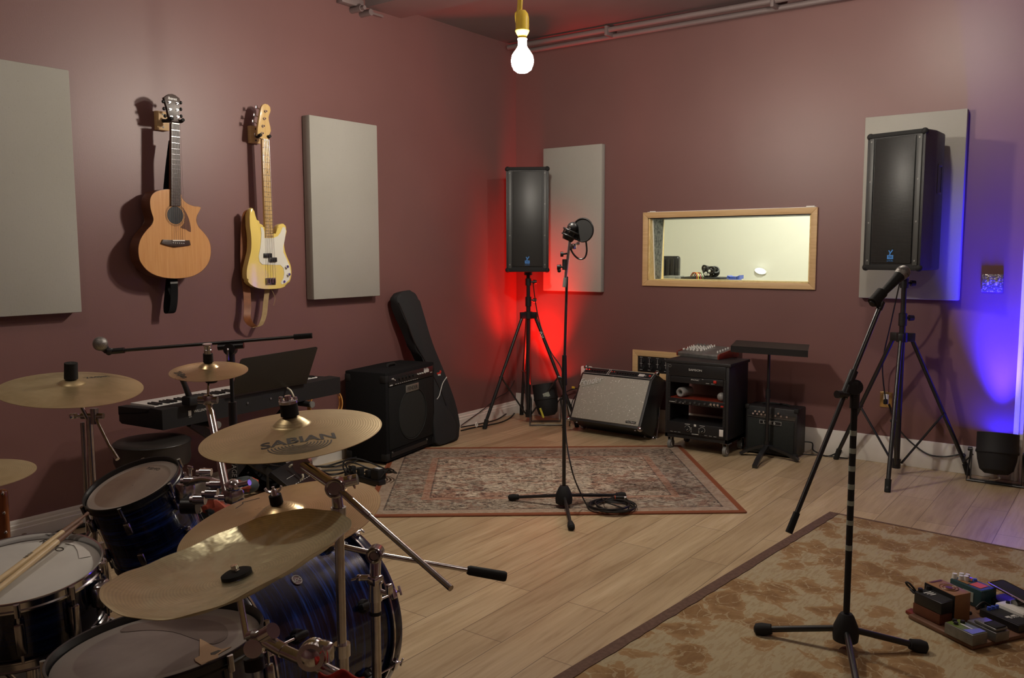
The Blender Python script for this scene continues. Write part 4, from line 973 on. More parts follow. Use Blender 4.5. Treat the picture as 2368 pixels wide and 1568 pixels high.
def vocal_mic(p0, p1, label, clip=True, scale=1.0, grip='matte'):
    # p0 = cable end, p1 = centre of the ball
    d = (p1-p0).normalized(); t = T('vocal_microphone', label, 'microphone', p0, group='handheld vocal microphones'); s = scale
    L = (p1-p0).length; t.p('handle', MB().lathe([(0, 0), (.0115*s, 0), (.012*s, L*.25), (.0185*s, L-.03*s), (.0215*s, L-.02*s), (0, L-.018*s)], p0, d, 24), grip)
    t.p('grille_ball', MB().lathe([(.018*s, -.024*s), (.0235*s, -.012*s), (.0255*s, -.002*s), (.0255*s, .004*s), (.0245*s, .012*s), (.019*s, .021*s), (.010*s, .0265*s), (0, .028*s)], p1, d, 28), 'mesh')
    t.p('grille_band', MB().lathe([(.0262*s, -.004*s), (.0268*s, 0), (.0262*s, .004*s), (.025*s, .004*s), (.025*s, -.004*s)], p1, d, 28), 'greymetal'); return t
vocal_mic(W(2016, 704, dB+.03), W(2087, 631, dB+.08), 'vocal microphone on the taped boom stand, its silver ball in front of the right speaker')
b = MB(); a_, c_2 = W(2018, 700, dB+.03), W(2040, 676, dB+.045); b.cyl(a_, c_2, .0195, .021, 20, True); b.box(W(2031, 697, dB+.045), (.022, .022, .04), .005); ms.p('microphone_clip', b, 'rubber')

# boom stand beside the keyboard
dK = 3.55; zk1 = W(533, 808, dK); cK = V((zk1.x, zk1.y, 0))
mk = T('microphone_stand', 'black boom microphone stand in front of the keyboard, boom reaching left', 'microphone stand', cK)
feet = [(cK+V((math.cos(a), math.sin(a), 0))*.33, 0) for a in (.3, .3+2*PI/3, .3+4*PI/3)]
micstand_base(mk, cK, feet, .07)
mk.p('pole', MB().cyl(cK+Z*.1, cK+Z*(zk1.z-.25), .012).cyl(cK+Z*(zk1.z-.27), cK+Z*(zk1.z-.02), .008), 'matte')
b = MB().cyl(cK+Z*(zk1.z-.33), cK+Z*(zk1.z-.22), .017); mk.p('clutch', b, 'black')
e0, e1 = W(262, 812, dK-.02), W(722, 776, dK+.02); eu = (e1-e0).normalized()
mk.p('boom', MB().cyl(e0, e1, .007), 'blackmetal'); mk.p('counter_grip', MB().cyl(e1-eu*.075, e1, .0115), 'rubber')
b = MB(); jj = zk1; b.cyl(jj-Z*.06, jj-Z*.01, .017); b.cyl(jj-FWD*.02, jj+FWD*.02, .024); b.cyl(jj-eu*.05+Z*.012, jj+eu*.055+Z*.012, .0125); mk.p('swivel_clutch', b, 'black')
b = MB(); b.tube([jj-FWD*.02, jj-FWD*.035+Z*-.01, jj-FWD*.035-Z*.045], .004); b.sphere(jj-FWD*.035, .007, 8); mk.p('tension_lever', b, 'dkchrome')
b = MB(); b.cyl(e0-eu*.01, e0+eu*.045, .012); b.box(W(250, 811, dK-.03), (.03, .03, .022), .006); mk.p('tilt_mount', b, 'black')
b = MB(); n_ = -FWD; mk.p('logo', MB().text('ON STAGE', .028, cK+Z*(zk1.z-.47)+n_*.0125, (0, 0, -1), (0, 0, -1) and RGT, .0004), 'print')
vocal_mic(W(252, 815, dK+.06), W(232, 795, dK-.1), 'vocal microphone at the left end of the boom above the far left cymbal', scale=1.08)

# ================================================================== AMPLIFIERS, RACK, STAGE LIGHTS
def onP(x, y, P0, n):
    d = ray(x, y); n = V(n); return CAM + d*((V(P0)-CAM).dot(n)/d.dot(n))
# --- black bass amplifier on the corner of the rug
A0, A1 = onF(895, 1074, .01), onF(1006, 1029, .01)
ax = (A1-A0).normalized(); ay = V((-ax.y, ax.x, 0)); wA = (A1-A0).length; dA = .335; hA = .632
RA = Matrix((ax, ay, Z)).transposed()
t_ = T('bass_amplifier', 'large black carpeted bass amplifier standing between the keyboard and the leaning guitar bag', 'amplifier', A0+Z*.0, RA)
b = MB().span((0, 0, .012), (wA, dA, hA), .008)
t_.p('cabinet', b, 'carpet', local=True)
t_.p('control_panel', MB().box((wA/2, -.001, hA-.062), (wA-.06, .012, .075), .003), 'black', local=True)
for k, (u, c_, r_) in enumerate([(.09, 'chrome', .006)]+[(.16+.045*i, 'black', .011) for i in range(5)]+[(.40+.03*i, 'print', .005) for i in range(4)]):
    t_.p('knob', MB().cyl((u/.65*wA, -.008, hA-.058), (u/.65*wA, -.02, hA-.058), r_, seg=14), c_, local=True)
b = MB(); b.span((.04, -.0085, hA-.095), (.075, -.007, hA-.088)); b.span((.065, -.0085, hA-.052), (.09, -.007, hA-.044)); b.span((wA-.16, -.0085, hA-.062), (wA-.09, -.007, hA-.040)); b.span((wA-.07, -.0085, hA-.072), (wA-.045, -.007, hA-.068))
for k in range(11): b.span((.11+k*.028, -.0085, hA-.092), (.125+k*.028, -.007, hA-.089))
b.text('Rumble', .02, (wA-.13, -.008, hA-.034), (1, 0, 0), Z, .0004)
t_.p('panel_print', b, 'print', local=True)
t_.p('grille', MB().span((.03, -.006, .09), (wA-.03, .01, hA-.105), .003), 'bgrille', local=True)
b = MB(); b.torus((wA/2+.01, -.007, .30), (0, 1, 0), .185, .004, 48, 8); t_.p('speaker_ring', b, 'bgrille2', local=True)
b = MB(); b.lathe([(0, .003), (.10, .001), (.175, .006)], (wA/2+.01, -.012, .30), (0, 1, 0), 40); t_.p('speaker_cone', b, 'bgrille2', local=True)
b = MB(); b.box((wA*.5, -.009, hA-.145), (.17, .006, .052), .002); bd = t_.p('badge', b, 'print_dim' if 'print_dim' in M else 'greymetal', local=True)
t_.p('logo', MB().text('FENDER', .04, (wA*.5, -.0125, hA-.146), (1, 0, 0), Z, .0005, 0, .95), 'black', local=True)
t_.p('port_slot', MB().span((.05, -.004, .035), (wA-.12, .01, .065)), 'black', local=True)
for u in (.06, wA-.13): t_.p('screw', MB().cyl((u, -.004, .07), (u, -.010, .07), .007, seg=10), 'greymetal', local=True)
for (x, z) in ((0, .03), (0, hA-.03), (wA, .03), (wA, hA-.03)):
    for y in (0, dA): 
        b = MB(); b.box((x+(.018 if x == 0 else -.018), y+(.022 if y == 0 else -.022), z+(.012 if z < .1 else -.016)), (.044, .052, .055), .010)
        t_.p('corner', b, 'rubber', local=True)
t_.p('carry_handle', MB().tube([(wA*.42, dA*.5, hA), (wA*.44, dA*.5, hA+.015), (wA*.56, dA*.5, hA+.015), (wA*.58, dA*.5, hA)], .01, 8, 3), 'rubber', local=True)
for (x, y) in ((.06, .06), (wA-.06, .06), (.06, dA-.06), (wA-.06, dA-.06)): t_.p('foot', MB().cyl((x, y, -.001), (x, y, .014), .02), 'rubber', local=True)

# --- black gig bag leaning on the left wall
P0, nP = V((.30, 0, 0)), V((1, 0, .155))
bagpts = [(918, 690), (923, 680), (936, 673), (948, 671), (960, 675), (968, 686), (975, 709), (983, 736), (994, 774), (1006, 808), (1025, 854), (1040, 893), (1052, 927), (1061, 965), (1064.5, 1000), (1061, 1017), (1048, 1027), (1025, 1033), (1008, 1032), (1003, 1015), (1001, 960), (1000, 905), (996, 868), (985, 840), (966, 812), (956, 785), (947, 762), (934, 735), (923, 706)]
t_ = T('gig_bag', 'tall black padded guitar bag leaning on the left wall behind the bass amplifier', 'guitar bag', onP(1030, 1030, P0, nP))
bn = nP.normalized()
t_.p('bag_body', MB().prism([onP(x, y, P0, nP) for x, y in smooth_poly(bagpts, 2)], -bn*.085, .022), 'bag')
b = MB(); b.tube([onP(x, y, P0+bn*.002, nP) for x, y in ((922, 700), (940, 742), (958, 790), (985, 838), (1000, 865), (1020, 905), (1035, 950), (1046, 1010))], .004, 6, 3); t_.p('zip_seam', b, 'black')
b = MB().prism([onP(x, y, P0+bn*.028, nP) for x, y in smooth_poly([(1003, 930), (1016, 925), (1040, 948), (1055, 975), (1058, 1000), (1052, 1018), (1030, 1026), (1008, 1024)], 2)], -bn*.03, .012); t_.p('front_pocket', b, 'bag')
b = MB().tube([onP(x, y, P0+bn*.006, nP) for x, y in ((1033, 872), (1024, 886), (1019, 903), (1016, 915), (1010, 924))], .0035, 6, 4); t_.p('piping', b, 'print', label='pale grey piping along the pocket')
b = MB(); b.prism([onP(x, y, P0+bn*.004, nP) for x, y in ((1010.5, 862), (1016, 861), (1018, 856), (1021, 858), (1019, 865), (1011.5, 866))], -bn*.003); b.mi = 1; b.prism([onP(x, y, P0+bn*.004, nP) for x, y in ((1012.5, 865.5), (1019, 864.5), (1019.5, 868), (1013.5, 869))], -bn*.003); t_.p('logo_tag', b, ['red', 'print'])

# --- silver-fronted guitar amplifier tilted back
th = math.radians(27); yaw_ = math.radians(-2); Wd, Dp, Hh_ = .66, .235, .47
fx = Vector((math.cos(yaw_), math.sin(yaw_), 0)); fy = Vector((-math.sin(yaw_), math.cos(yaw_), 0))
dY = (fy*math.cos(th)-Z*math.sin(th)); dZ = (fy*math.sin(th)+Z*math.cos(th))
O = V((.85, -.235, .006)); RF = Matrix((fx, dY, dZ)).transposed()
t_ = T('guitar_amplifier', 'silver-fronted black guitar amplifier tilted back against the back wall', 'amplifier', O, RF)
def F(x, y, z): return (x, y, z)
b = MB(); prof = [(-Dp, 0), (-Dp, .395), (-Dp+.045, Hh_), (-.0, Hh_), (0, .0)]
b.prism([(0, y, z) for y, z in prof], (Wd, 0, 0), .010)
t_.p('cabinet', b, 'tolex', local=True)
t_.p('grille', MB().span((.022, -Dp-.006, .018), (Wd-.022, -Dp+.01, .392), .004), 'fgrille', local=True)
pn = (V((0, -Dp, .398))-V((0, -Dp+.043, Hh_-.004))); pl = pn.length; pu = (-pn).normalized(); pno = V((0, -pu.z, pu.y))
RP = Matrix((V((1, 0, 0)), pno*-1, pu)).transposed(); pc_ = (V((Wd/2, -Dp, .398))+V((Wd/2, -Dp+.043, Hh_-.004)))/2+pno*.002
t_.p('control_panel', MB().box(pc_, (Wd-.03, .006, pl*.9), .002, RP), 'matte', local=True)
b = MB()
for s in (-1, 1): b.box(pc_+pu*s*pl*.43+pno*.004, (Wd-.035, .002, .002), 0, RP)
for x in (-.313, -.09, -.075, .313): b.box(pc_+V((x, 0, 0))+pno*.004, (.003, .002, pl*.8), 0, RP)
b.text('Twin', .022, pc_+V((.235, 0, 0))+pno*.0038, (1, 0, 0), pu, .0004, .3); b.box(pc_+V((.215, 0, 0))+pno*.0035, (.05, .002, .03), .0, RP)
t_.p('panel_print', b, 'print', local=True)
for k in range(20):
    x = -.29+k*.024
    if abs(x+.085) < .02: continue
    q = pc_+V((x, 0, -.004))+pno*.003; t_.p('knob', MB().cyl(q, q+pno*.014, .0075, .006, 12), 'chrome' if k in (0, 1, 10, 11) else 'black', local=True)
q = pc_+V((.29, 0, 0))+pno*.003; t_.p('pilot_light', MB().sphere(q, .010, 12), 'red', local=True)
b = MB(); b.text('Fender', .075, (.115, -Dp-.010, .335), V((1, 0, .22)), V((-.22, 0, 1)), .003, .35, 1.0); b.tube([(.045, -Dp-.009, .285), (.10, -Dp-.009, .302), (.155, -Dp-.009, .318)], .003, 6, 3); t_.p('logo', b, 'print', local=True, label='silver script badge')
b = MB(); b.box((Wd-.09, -Dp-.008, .042), (.09, .003, .018), .001); bg = t_.p('name_plate', b, 'black', local=True)
t_.p('plate_print', MB().text('Tone Master', .015, (Wd-.09, -Dp-.010, .042), (1, 0, 0), Z, .0004), 'print', parent=bg, local=True)
for x in (0, Wd):
    for (y, z) in ((-Dp, .0), (-Dp+.045, Hh_), (0, 0), (0, Hh_)): t_.p('corner', MB().sphere((x, y, z), .021, 14), 'dkchrome', local=True)
for x in (.06, Wd-.06):
    for y in (-Dp+.04, -.03): t_.p('glide_foot', MB().cyl((x, y, .004), (x, y, -.012), .011), 'chrome', local=True)
t_.p('carry_handle', MB().tube([(Wd*.38, -.1, Hh_), (Wd*.4, -.1, Hh_+.018), (Wd*.6, -.1, Hh_+.018), (Wd*.62, -.1, Hh_)], .008, 8, 3), 'rubber', local=True)
for x in (-.004, Wd+.004): t_.p('tilt_leg', MB().tube([(x, -.03, .25), (x, .02, .12), (x, .045, -.0)], .006, 8), 'chrome', local=True)

# --- wall outlet expander left of it, behind the amp
t_ = T('outlet_expander', 'white multi-socket wall adapter with a tiny blue light, beside the silver amplifier', 'power adapter', onB(1353, 880, 0))
a = onB(1343, 846, -.03); c = onB(1367, 886, -.03); t_.p('body', MB().span((a.x, -.035, c.z), (c.x, 0, a.z), .012), 'white')
b = MB()
for (u, v_) in ((.3, .6), (.62, .6), (.3, .78), (.62, .78), (.3, .9), (.62, .9)):
    x = a.x+(c.x-a.x)*u; z = a.z+(c.z-a.z)*v_; b.span((x-.004, -.0365, z-.006), (x-.002, -.034, z+.006)); b.span((x+.004, -.0365, z-.006), (x+.006, -.034, z+.006))
t_.p('sockets', b, 'matte'); q = V(((a.x+c.x)/2, -.036, a.z-.028)); t_.p('indicator', MB().sphere(q, .004, 8), 'led_blue')
b = MB(); q = onB(1362, 893, -.04); b.tube([q, onB(1345, 897, -.05), onB(1325, 900, -.05), onB(1305, 910, -.05), onB(1290, 930, -.04), onB(1275, 950, -.05)], .005, 6, 4); solo('power_cable', b, 'cable', 'black power cable sagging from the white wall adapter toward the red light', 'cable', q)
q = onB(1326, 896, -.055); solo('cable_tag', MB().box(q, (.03, .012, .018), .004), 'yellow', 'small yellow connector on the cable left of the white wall adapter', 'connector', q)
b = MB(); q = onB(1350, 900, -.03)
b.tube([onB(1346, 888, -.04), onB(1338, 905, -.06), onB(1325, 925, -.07), onB(1322, 945, -.09), onB(1335, 962, -.1), onF(1345, 985)+Z*.01], .004, 6, 4); b.tube([onB(1352, 890, -.045), onB(1349, 905, -.06), onB(1344, 930, -.08), onF(1352, 975)+Z*.006], .004, 6, 4)
solo('power_cable', b, 'cable', 'pair of thin black cables hanging behind the silver amplifier to the floor', 'cable', q)

# --- pine framed connector panel low on the back wall
x0, x1, z1, z0 = 1.187, 1.93, .66, .435
t_ = T('connector_panel', 'pine framed black panel of sockets low on the back wall behind the rack', 'wall panel', ((x0+x1)/2, 0, z0))
f_ = .047
for pts in ([(x0, z1), (x1, z1), (x1-f_, z1-f_), (x0+f_, z1-f_)], [(x0, z0), (x1, z0), (x1-f_, z0+f_), (x0+f_, z0+f_)]): t_.p('frame_rail', MB().prism([(x, -.018, z) for x, z in pts], (0, .018, 0), .002), 'pine_h')
for pts in ([(x0, z0), (x0, z1), (x0+f_, z1-f_), (x0+f_, z0+f_)], [(x1, z0), (x1, z1), (x1-f_, z1-f_), (x1-f_, z0+f_)]): t_.p('frame_stile', MB().prism([(x, -.018, z) for x, z in pts], (0, .018, 0), .002), 'pine')
t_.p('socket_plate', MB().span((x0+f_, -.01, z0+f_), (x1-f_, 0, z1-f_), .001), 'black')
b = MB(); 
for i in range(8):
    for j in range(2):
        cx, cz = x0+f_+.05+i*.075, z1-f_-.035-j*.055; b.cyl((cx, -.010, cz), (cx, -.020, cz), .014, seg=16)
t_.p('sockets', b, 'matte')
b = MB()
for i in range(9):
    cx = x0+f_+.03+i*.073
    for j in range(3): b.span((cx-.012, -.0115, z1-f_-.012-j*.05), (cx+.012, -.0100, z1-f_-.010-j*.05))
    b.span((cx-.0008, -.0115, z1-f_-.09), (cx+.0008, -.01, z1-f_-.02))
t_.p('panel_print', b, 'print')

# --- equipment rack on castors
r0, r1 = onF(1537, 1008, .098), onF(1683, 1027.5, .098)
yR = (r0.y+r1.y)/2; xr0, xr1 = r0.x+.0, r1.x+.0; dR = .36; hR = (zat(xr0, yR, 829)+zat(xr1, yR, 844))/2; zR = .098
t_ = T('equipment_rack', 'black open equipment rack on castors carrying a mixer, beside the silver amplifier', 'rack', ((xr0+xr1)/2, yR+dR/2, 0))
yb_ = yR+dR
for x in (xr0+.012, xr1-.012): t_.p('side_panel', MB().span((x-.012, yR, zR), (x+.012, yb_, hR-.02), .003), 'tolex')
t_.p('top_panel', MB().span((xr0-.006, yR-.008, hR-.022), (xr1+.012, yb_+.006, hR), .004), 'tolex'); t_.p('bottom_panel', MB().span((xr0, yR, zR), (xr1, yb_, zR+.03), .003), 'tolex')
b = MB(); b.span((xr0+.024, yR-.004, hR-.115), (xr1-.024, yR+.02, hR-.024), .002); lid = t_.p('front_panel', b, 'black')
for x in (xr0+.030, xr1-.030):
    b = MB(); b.span((x-.010, yR-.004, zR+.03), (x+.010, yR+.006, hR-.115)); b.mi = 1
    for k in range(22): b.cyl((x, yR-.0045, zR+.045+k*.021), (x, yR-.003, zR+.045+k*.021), .003, seg=6)
    t_.p('rack_rail', b, ['black', 'grey_dk'])
b = MB(); xm = (xr0+xr1)/2; b.text('SAMSON', .021, (xm-.01, yR-.005, hR-.063), (1, 0, 0), Z, .0006, 0, 1.25); t_.p('logo', b, 'print', parent=lid)
b = MB(); b.torus((xr0+.035, yR-.006, hR-.045), (0, 1, 0), .010, .002, 20, 6); t_.p('lid_catch', b, 'greymetal')
sw_ = xr1-xr0; za = hR-.118
t2 = T('power_conditioner', 'slim black power strip unit with a red switch, topmost in the rack', 'audio unit', (xm, yR, za-.044))
t2.p('case', MB().span((xr0+.042, yR-.006, za-.044), (xr1-.042, yR+.2, za), .002), 'black')
b = MB(); b.text('PHONIC', .014, (xm-.01, yR-.008, za-.016), (1, 0, 0), Z, .0005, .2, 1.2); b.span((xr1-.17, yR-.0075, za-.034), (xr1-.145, yR-.006, za-.032)); b.span((xr1-.13, yR-.0075, za-.034), (xr1-.1, yR-.006, za-.032)); b.span((xr1-.2, yR-.0075, za-.008), (xr1-.19, yR-.006, za-.006)); t2.p('panel_print', b, 'print')
t2.p('switch', MB().box((xr1-.1, yR-.011, za-.017), (.022, .012, .02), .003), 'red')
zf = zR+.03+.222
t2 = T('preamp_unit', 'thin black rack unit with a row of small knobs across the middle of the rack', 'audio unit', (xm, yR, zf))
t2.p('case', MB().span((xr0+.026, yR-.006, zf), (xr1-.026, yR+.22, zf+.042), .002), 'black'); t2.p('top_plate', MB().span((xr0+.03, yR+.002, zf+.042), (xr1-.03, yR+.22, zf+.045)), 'redwood', label='dark red top of the unit')
for k, u in enumerate((.09, .125, .16, .20, .235, .27, .31, .345)): t2.p('knob', MB().cyl((xr0+u*sw_/.48, yR-.006, zf+.022-(.006 if k % 2 else 0)), (xr0+u*sw_/.48, yR-.018, zf+.022-(.006 if k % 2 else 0)), .008, seg=12), 'grey_dk')
for k in range(3): t2.p('knob', MB().cyl((xr1-.125+k*.026, yR-.006, zf+.024), (xr1-.125+k*.026, yR-.02, zf+.024), .0085, seg=12), 'chrome')
b = MB(); b.span((xr0+.035, yR-.0075, zf+.012), (xr0+.085, yR-.006, zf+.015)); 
for k in range(3): b.span((xr0+.085+k*.028, yR-.0075, zf+.008), (xr0+.092+k*.028, yR-.006, zf+.012)); b.span((xr1-.128+k*.026, yR-.0075, zf+.008), (xr1-.122+k*.026, yR-.006, zf+.011))
t2.p('panel_print', b, 'print'); t2.p('indicator', MB().span((xr1-.055, yR-.008, zf+.01), (xr1-.035, yR-.006, zf+.02)), 'red')
zp = zR+.032
t2 = T('power_amplifier', 'black power amplifier with two dials at the bottom of the rack', 'audio unit', (xm, yR, zp))
t2.p('case', MB().span((xr0+.026, yR-.012, zp), (xr1-.026, yR+.28, zp+.088), .003), 'black')
for u in (-.055, .06):
    cx = xm-.005+u; t2.p('dial', MB().cyl((cx, yR-.012, zp+.048), (cx, yR-.026, zp+.048), .017, seg=20), 'matte')
    b = MB(); b.torus((cx, yR-.0125, zp+.048), (0, 1, 0), .021, .0011, 24, 4); b.span((cx-.02, yR-.014, zp+.078), (cx+.02, yR-.0118, zp+.081)); b.box((cx+.006, yR-.0265, zp+.043), (.002, .002, .014), 0, Matrix.Rotation(.9, 3, 'Y')); t2.p('dial_print', b, 'print')
b = MB(); b.span((xm-.025, yR-.014, zp+.010), (xm+.028, yR-.0118, zp+.014)); b.box((xm, yR-.013, zp+.076), (.018, .003, .016), .001)
for s in (-.03, .03):
    for k in range(4): b.span((xm+s-.003, yR-.014, zp+.025+k*.010), (xm+s+.003, yR-.0118, zp+.028+k*.010))
for k in range(6):
    x = xr0+.05+k*.03 if k < 3 else xr1-.17+(k-3)*.035; b.span((x, yR-.014, zp+.012), (x+.02, yR-.0118, zp+.0135))
t2.p('panel_print', b, 'print'); t2.p('sticker', MB().box((xr1-.044, yR-.014, zp+.045), (.03, .003, .05), .001), 'white', label='white rectangular sticker')
zz_ = zf+.046
t3 = T('clear_tape_roll', 'clear plastic roll lying on the rack unit at the left of the open bay', 'roll', (xr0+.11, yR+.04, zz_+.03), group=None)
t3.p('roll', MB().lathe([(.014, 0), (.034, 0), (.036, .004), (.034, .12), (.014, .12), (.014, 0)], (xr0+.11, yR+.02, zz_+.0365), V((.15, 1, 0)), 28), 'plasticclear' if 'plasticclear' in M else 'greymetal'); 
b = MB().torus((xr0+.11, yR+.018, zz_+.0365), V((.15, 1, 0)), .026, .008, 28, 8); t3.p('roll_end', b, 'plasticclear')
solo('film_roll', MB().sphere((xr1-.07, yR+.04, zz_+.031), .031, 20), 'plasticclear', 'pale round end of a rolled item beside the right rack rail', 'roll', (xr1-.07, yR+.04, zz_))
for (x, y) in ((xr0+.03, yR+.04), (xr1-.03, yR+.04), (xr0+.03, yb_-.04), (xr1-.03, yb_-.04)):
    b = MB(); b.box((x, y, zR-.004), (.07, .05, .006), .001); 
    for s in (-1, 1): b.hexa([(x+s*.014-.002, y-.008, .028), (x+s*.014+.002, y-.008, .028), (x+s*.014+.002, y+.012, .028), (x+s*.014-.002, y+.012, .028), (x+s*.014-.002, y-.02, zR-.006), (x+s*.014+.002, y-.02, zR-.006), (x+s*.014+.002, y+.02, zR-.006), (x+s*.014-.002, y+.02, zR-.006)])
    cs = t_.p('castor', b, 'greymetal'); t_.p('wheel', MB().cyl((x-.012, y, .037), (x+.012, y, .037), .037, seg=24), 'grey', parent=cs); t_.p('hub', MB().cyl((x-.0135, y, .037), (x+.0135, y, .037), .017, seg=16), 'white', parent=cs)
# mixer
mz = hR+.001; m0 = onF(1565, 822, mz); m1 = onF(1663, 832, mz); m2 = onF(1692, 806, mz)
mx = (m1-m0).normalized(); my = V((-mx.y, mx.x, 0)); mw = (m1-m0).length; md_ = .27; RM = Matrix((mx, my, Z)).transposed()
t_ = T('audio_mixer', 'small grey audio mixer with white faders and red ends on top of the rack', 'mixer', (m0.x, m0.y, mz), RM)
b = MB(); b.prism([(0.008, 0, .0), (0.008, -.004, .022), (0.008, .004, .032), (0.008, md_, .065), (0.008, md_, 0)], (mw-.016, 0, 0), .004); t_.p('case', b, 'greymetal', local=True)
for x in (0, mw-.012):
    b = MB(); b.prism([(x, -.004, 0), (x, -.008, .022), (x, .0, .038), (x, md_+.004, .073), (x, md_+.004, 0)], (.012, 0, 0), .003); t_.p('end_cheek', b, 'redwood', local=True)
sl = .033/md_
for i in range(7):
    x = .03+i*.030
    if x > mw-.02: break
    if i < 6:
        yf = .05+.004*(i % 3); t_.p('fader', MB().box((x, yf, .035+sl*yf+.007), (.010, .022, .014), .002), 'white', local=True)
for i in range(6):
    for j in range(6):
        x = .03+i*.030; y = .10+j*.027
        if x < mw-.015: t_.p('knob', MB().cyl((x, y, .033+sl*y), (x, y, .033+sl*y+.016), .0055, .0045, 10), 'white' if (j < 4 or i > 3) else 'grey', local=True)
b = MB()
for j in range(5): x = mw-.045; b.cyl((x, .05+j*.035, .035+sl*(.05+j*.035)), (x, .05+j*.035, .05+sl*(.05+j*.035)), .006, seg=10)
t_.p('master_knob', b, 'print', local=True)

# --- small modelling guitar amp
l0, l1, l2 = onF(1722, 1046), onF(1841, 1063), onF(1857, 1052)
yL, xl0, xl1 = (l0.y+l1.y)/2, l0.x, l1.x; dL = .19; hL = .352
t_ = T('practice_amplifier', 'small black practice amplifier on the floor behind the low music stand', 'amplifier', ((xl0+xl1)/2, yL+dL/2, 0))
t_.p('cabinet', MB().span((xl0, yL, .012), (xl1, yL+dL, hL), .010), 'tolex')
t_.p('grille', MB().span((xl0+.02, yL-.006, .03), (xl1-.02, yL+.01, .262), .004), 'bgrille2')
b = MB().hexa([(xl0+.012, yL-.004, .272), (xl1-.012, yL-.004, .272), (xl1-.012, yL+.01, .272), (xl0+.012, yL+.01, .272), (xl0+.012, yL+.004, .338), (xl1-.012, yL+.004, .338), (xl1-.012, yL+.018, .338), (xl0+.012, yL+.018, .338)], .003); t_.p('control_panel', b, 'dkchrome_m' if 'dkchrome_m' in M else 'grey_dk')
for k, u in enumerate((.06, .09, .12, .15, .075, .105, .135, .22, .26, .30, .24)):
    z = .297 if k in (0, 1, 2, 3, 7, 8, 9) else .315; t_.p('knob', MB().cyl((xl0+u/.37*(xl1-xl0), yL-.002, z), (xl0+u/.37*(xl1-xl0), yL-.014, z), .008, .007, 14), 'chrome')
b = MB(); xm = (xl0+xl1)/2; 
b.box((xm, yL-.009, .243), (.155, .005, .027), .002); bd = t_.p('badge', b, 'black')
b = MB(); b.text('LINE 6', .026, (xm-.008, yL-.012, .243), (1, 0, 0), Z, .0006, 0, 1.25)
for z in (.2305, .2555): b.box((xm, yL-.0115, z), (.155, .001, .0015))
for s in (-1, 1): b.box((xm+s*.0775, yL-.0115, .243), (.0015, .001, .026))
t_.p('logo', b, 'print', parent=bd)
b = MB(); 
for z in (.276, .334): b.box((xm, yL-.003+(z-.276)*.12, z), ((xl1-xl0)-.03, .003, .0022))
t_.p('panel_trim', b, 'greymetal')
t_.p('carry_handle', MB().tube([(xm-.1, yL+.1, hL-.002), (xm-.08, yL+.1, hL+.012), (xm+.08, yL+.1, hL+.012), (xm+.1, yL+.1, hL-.002)], .007, 8, 3), 'rubber')
for s in (xl0+.01, xl1-.01):
    for z in (.02, hL-.01): t_.p('corner', MB().box((s, yL+.012, z), (.034, .034, .034), .008), 'rubber')
for (x, y) in ((xl0+.04, yL+.03), (xl1-.04, yL+.03), (xl0+.04, yL+dL-.03), (xl1-.04, yL+dL-.03)): t_.p('foot', MB().cyl((x, y, 0), (x, y, .014), .014), 'rubber')
q = V((xm+.02, yL+.14, hL+.006)); solo('white_pick_card', MB().box(q, (.07, .03, .006), .001, rotz(.2)), 'print', 'small pale strip lying on top of the practice amplifier', 'card', q)
# its cord on the floor
b = MB(); q = V((xl1-.02, yL+dL+.005, .09)); b.tube([q, V((xl1+.04, -.05, .085)), onB(1880, 1040, -.05), onB(1895, 1049, -.07), onB(1912, 1055, -.06), onB(1930, 1050, -.035), onB(1945, 1040, -.03)], .005, 6, 5)
solo('power_cable', b, 'cable', 'black cord curling from the practice amplifier along the back baseboard', 'cable', q)
b = MB(); q = onF(1855, 1052); b.tube([q+Z*.006, onF(1900, 1055)+Z*.006, onF(1925, 1058)+Z*.006, onF(1960, 1062)+Z*.006], .004, 6, 4); solo('power_cable', b, 'cable', 'straight black cord on the floor right of the practice amplifier', 'cable', q)
# low music stand in front
t_b = onF(1772, 1058); t_ = T('music_stand', 'black music stand with its desk folded flat, in front of the practice amplifier', 'music stand', (t_b.x, t_b.y, 0))
sb = V((t_b.x, t_b.y, 0)); zt = .765
t_.p('pole', MB().cyl(sb+Z*.07, sb+Z*.46, .0125).cyl(sb+Z*.45, sb+Z*zt, .0095), 'blackmetal'); t_.p('collar', MB().cyl(sb+Z*.43, sb+Z*.49, .017), 'black')
for f in (onF(1745, 1084), onF(1712, 1052), onF(1846, 1069)):
    f = V((f.x, f.y, 0)); d = (f-sb).normalized(); sd_ = Z.cross(d); h0 = sb+Z*.085; P = []
    b = MB(); b.ribbon([h0+d*.01, h0+d*.06-Z*.012, h0.lerp(f, .65)+Z*.02, f+Z*.012], sd_*.034, .02, 4); t_.p('leg', b, 'blackmetal')
t_.p('base_hub', MB().cyl(sb+Z*.05, sb+Z*.12, .02), 'black')
T0, T1 = onP(1690, 800, (0, sb.y-.14, 0), (0, 1, 0)), onP(1869, 811, (0, sb.y-.14, 0), (0, 1, 0))
B0, B1 = onP(1703, 786, (0, sb.y+.12, 0), (0, 1, 0)), onP(1872, 798, (0, sb.y+.12, 0), (0, 1, 0))
zA = (T0.z+T1.z)/2; zB = (B0.z+B1.z)/2
b = MB(); b.hexa([V((T0.x, T0.y, zA-.0015)), V((T1.x, T1.y, zA-.0015)), V((B1.x, B1.y, zB-.0015)), V((B0.x, B0.y, zB-.0015)), V((T0.x, T0.y, zA+.001)), V((T1.x, T1.y, zA+.001)), V((B1.x, B1.y, zB+.001)), V((B0.x, B0.y, zB+.001))]); t_.p('desk', b, 'deskmetal')
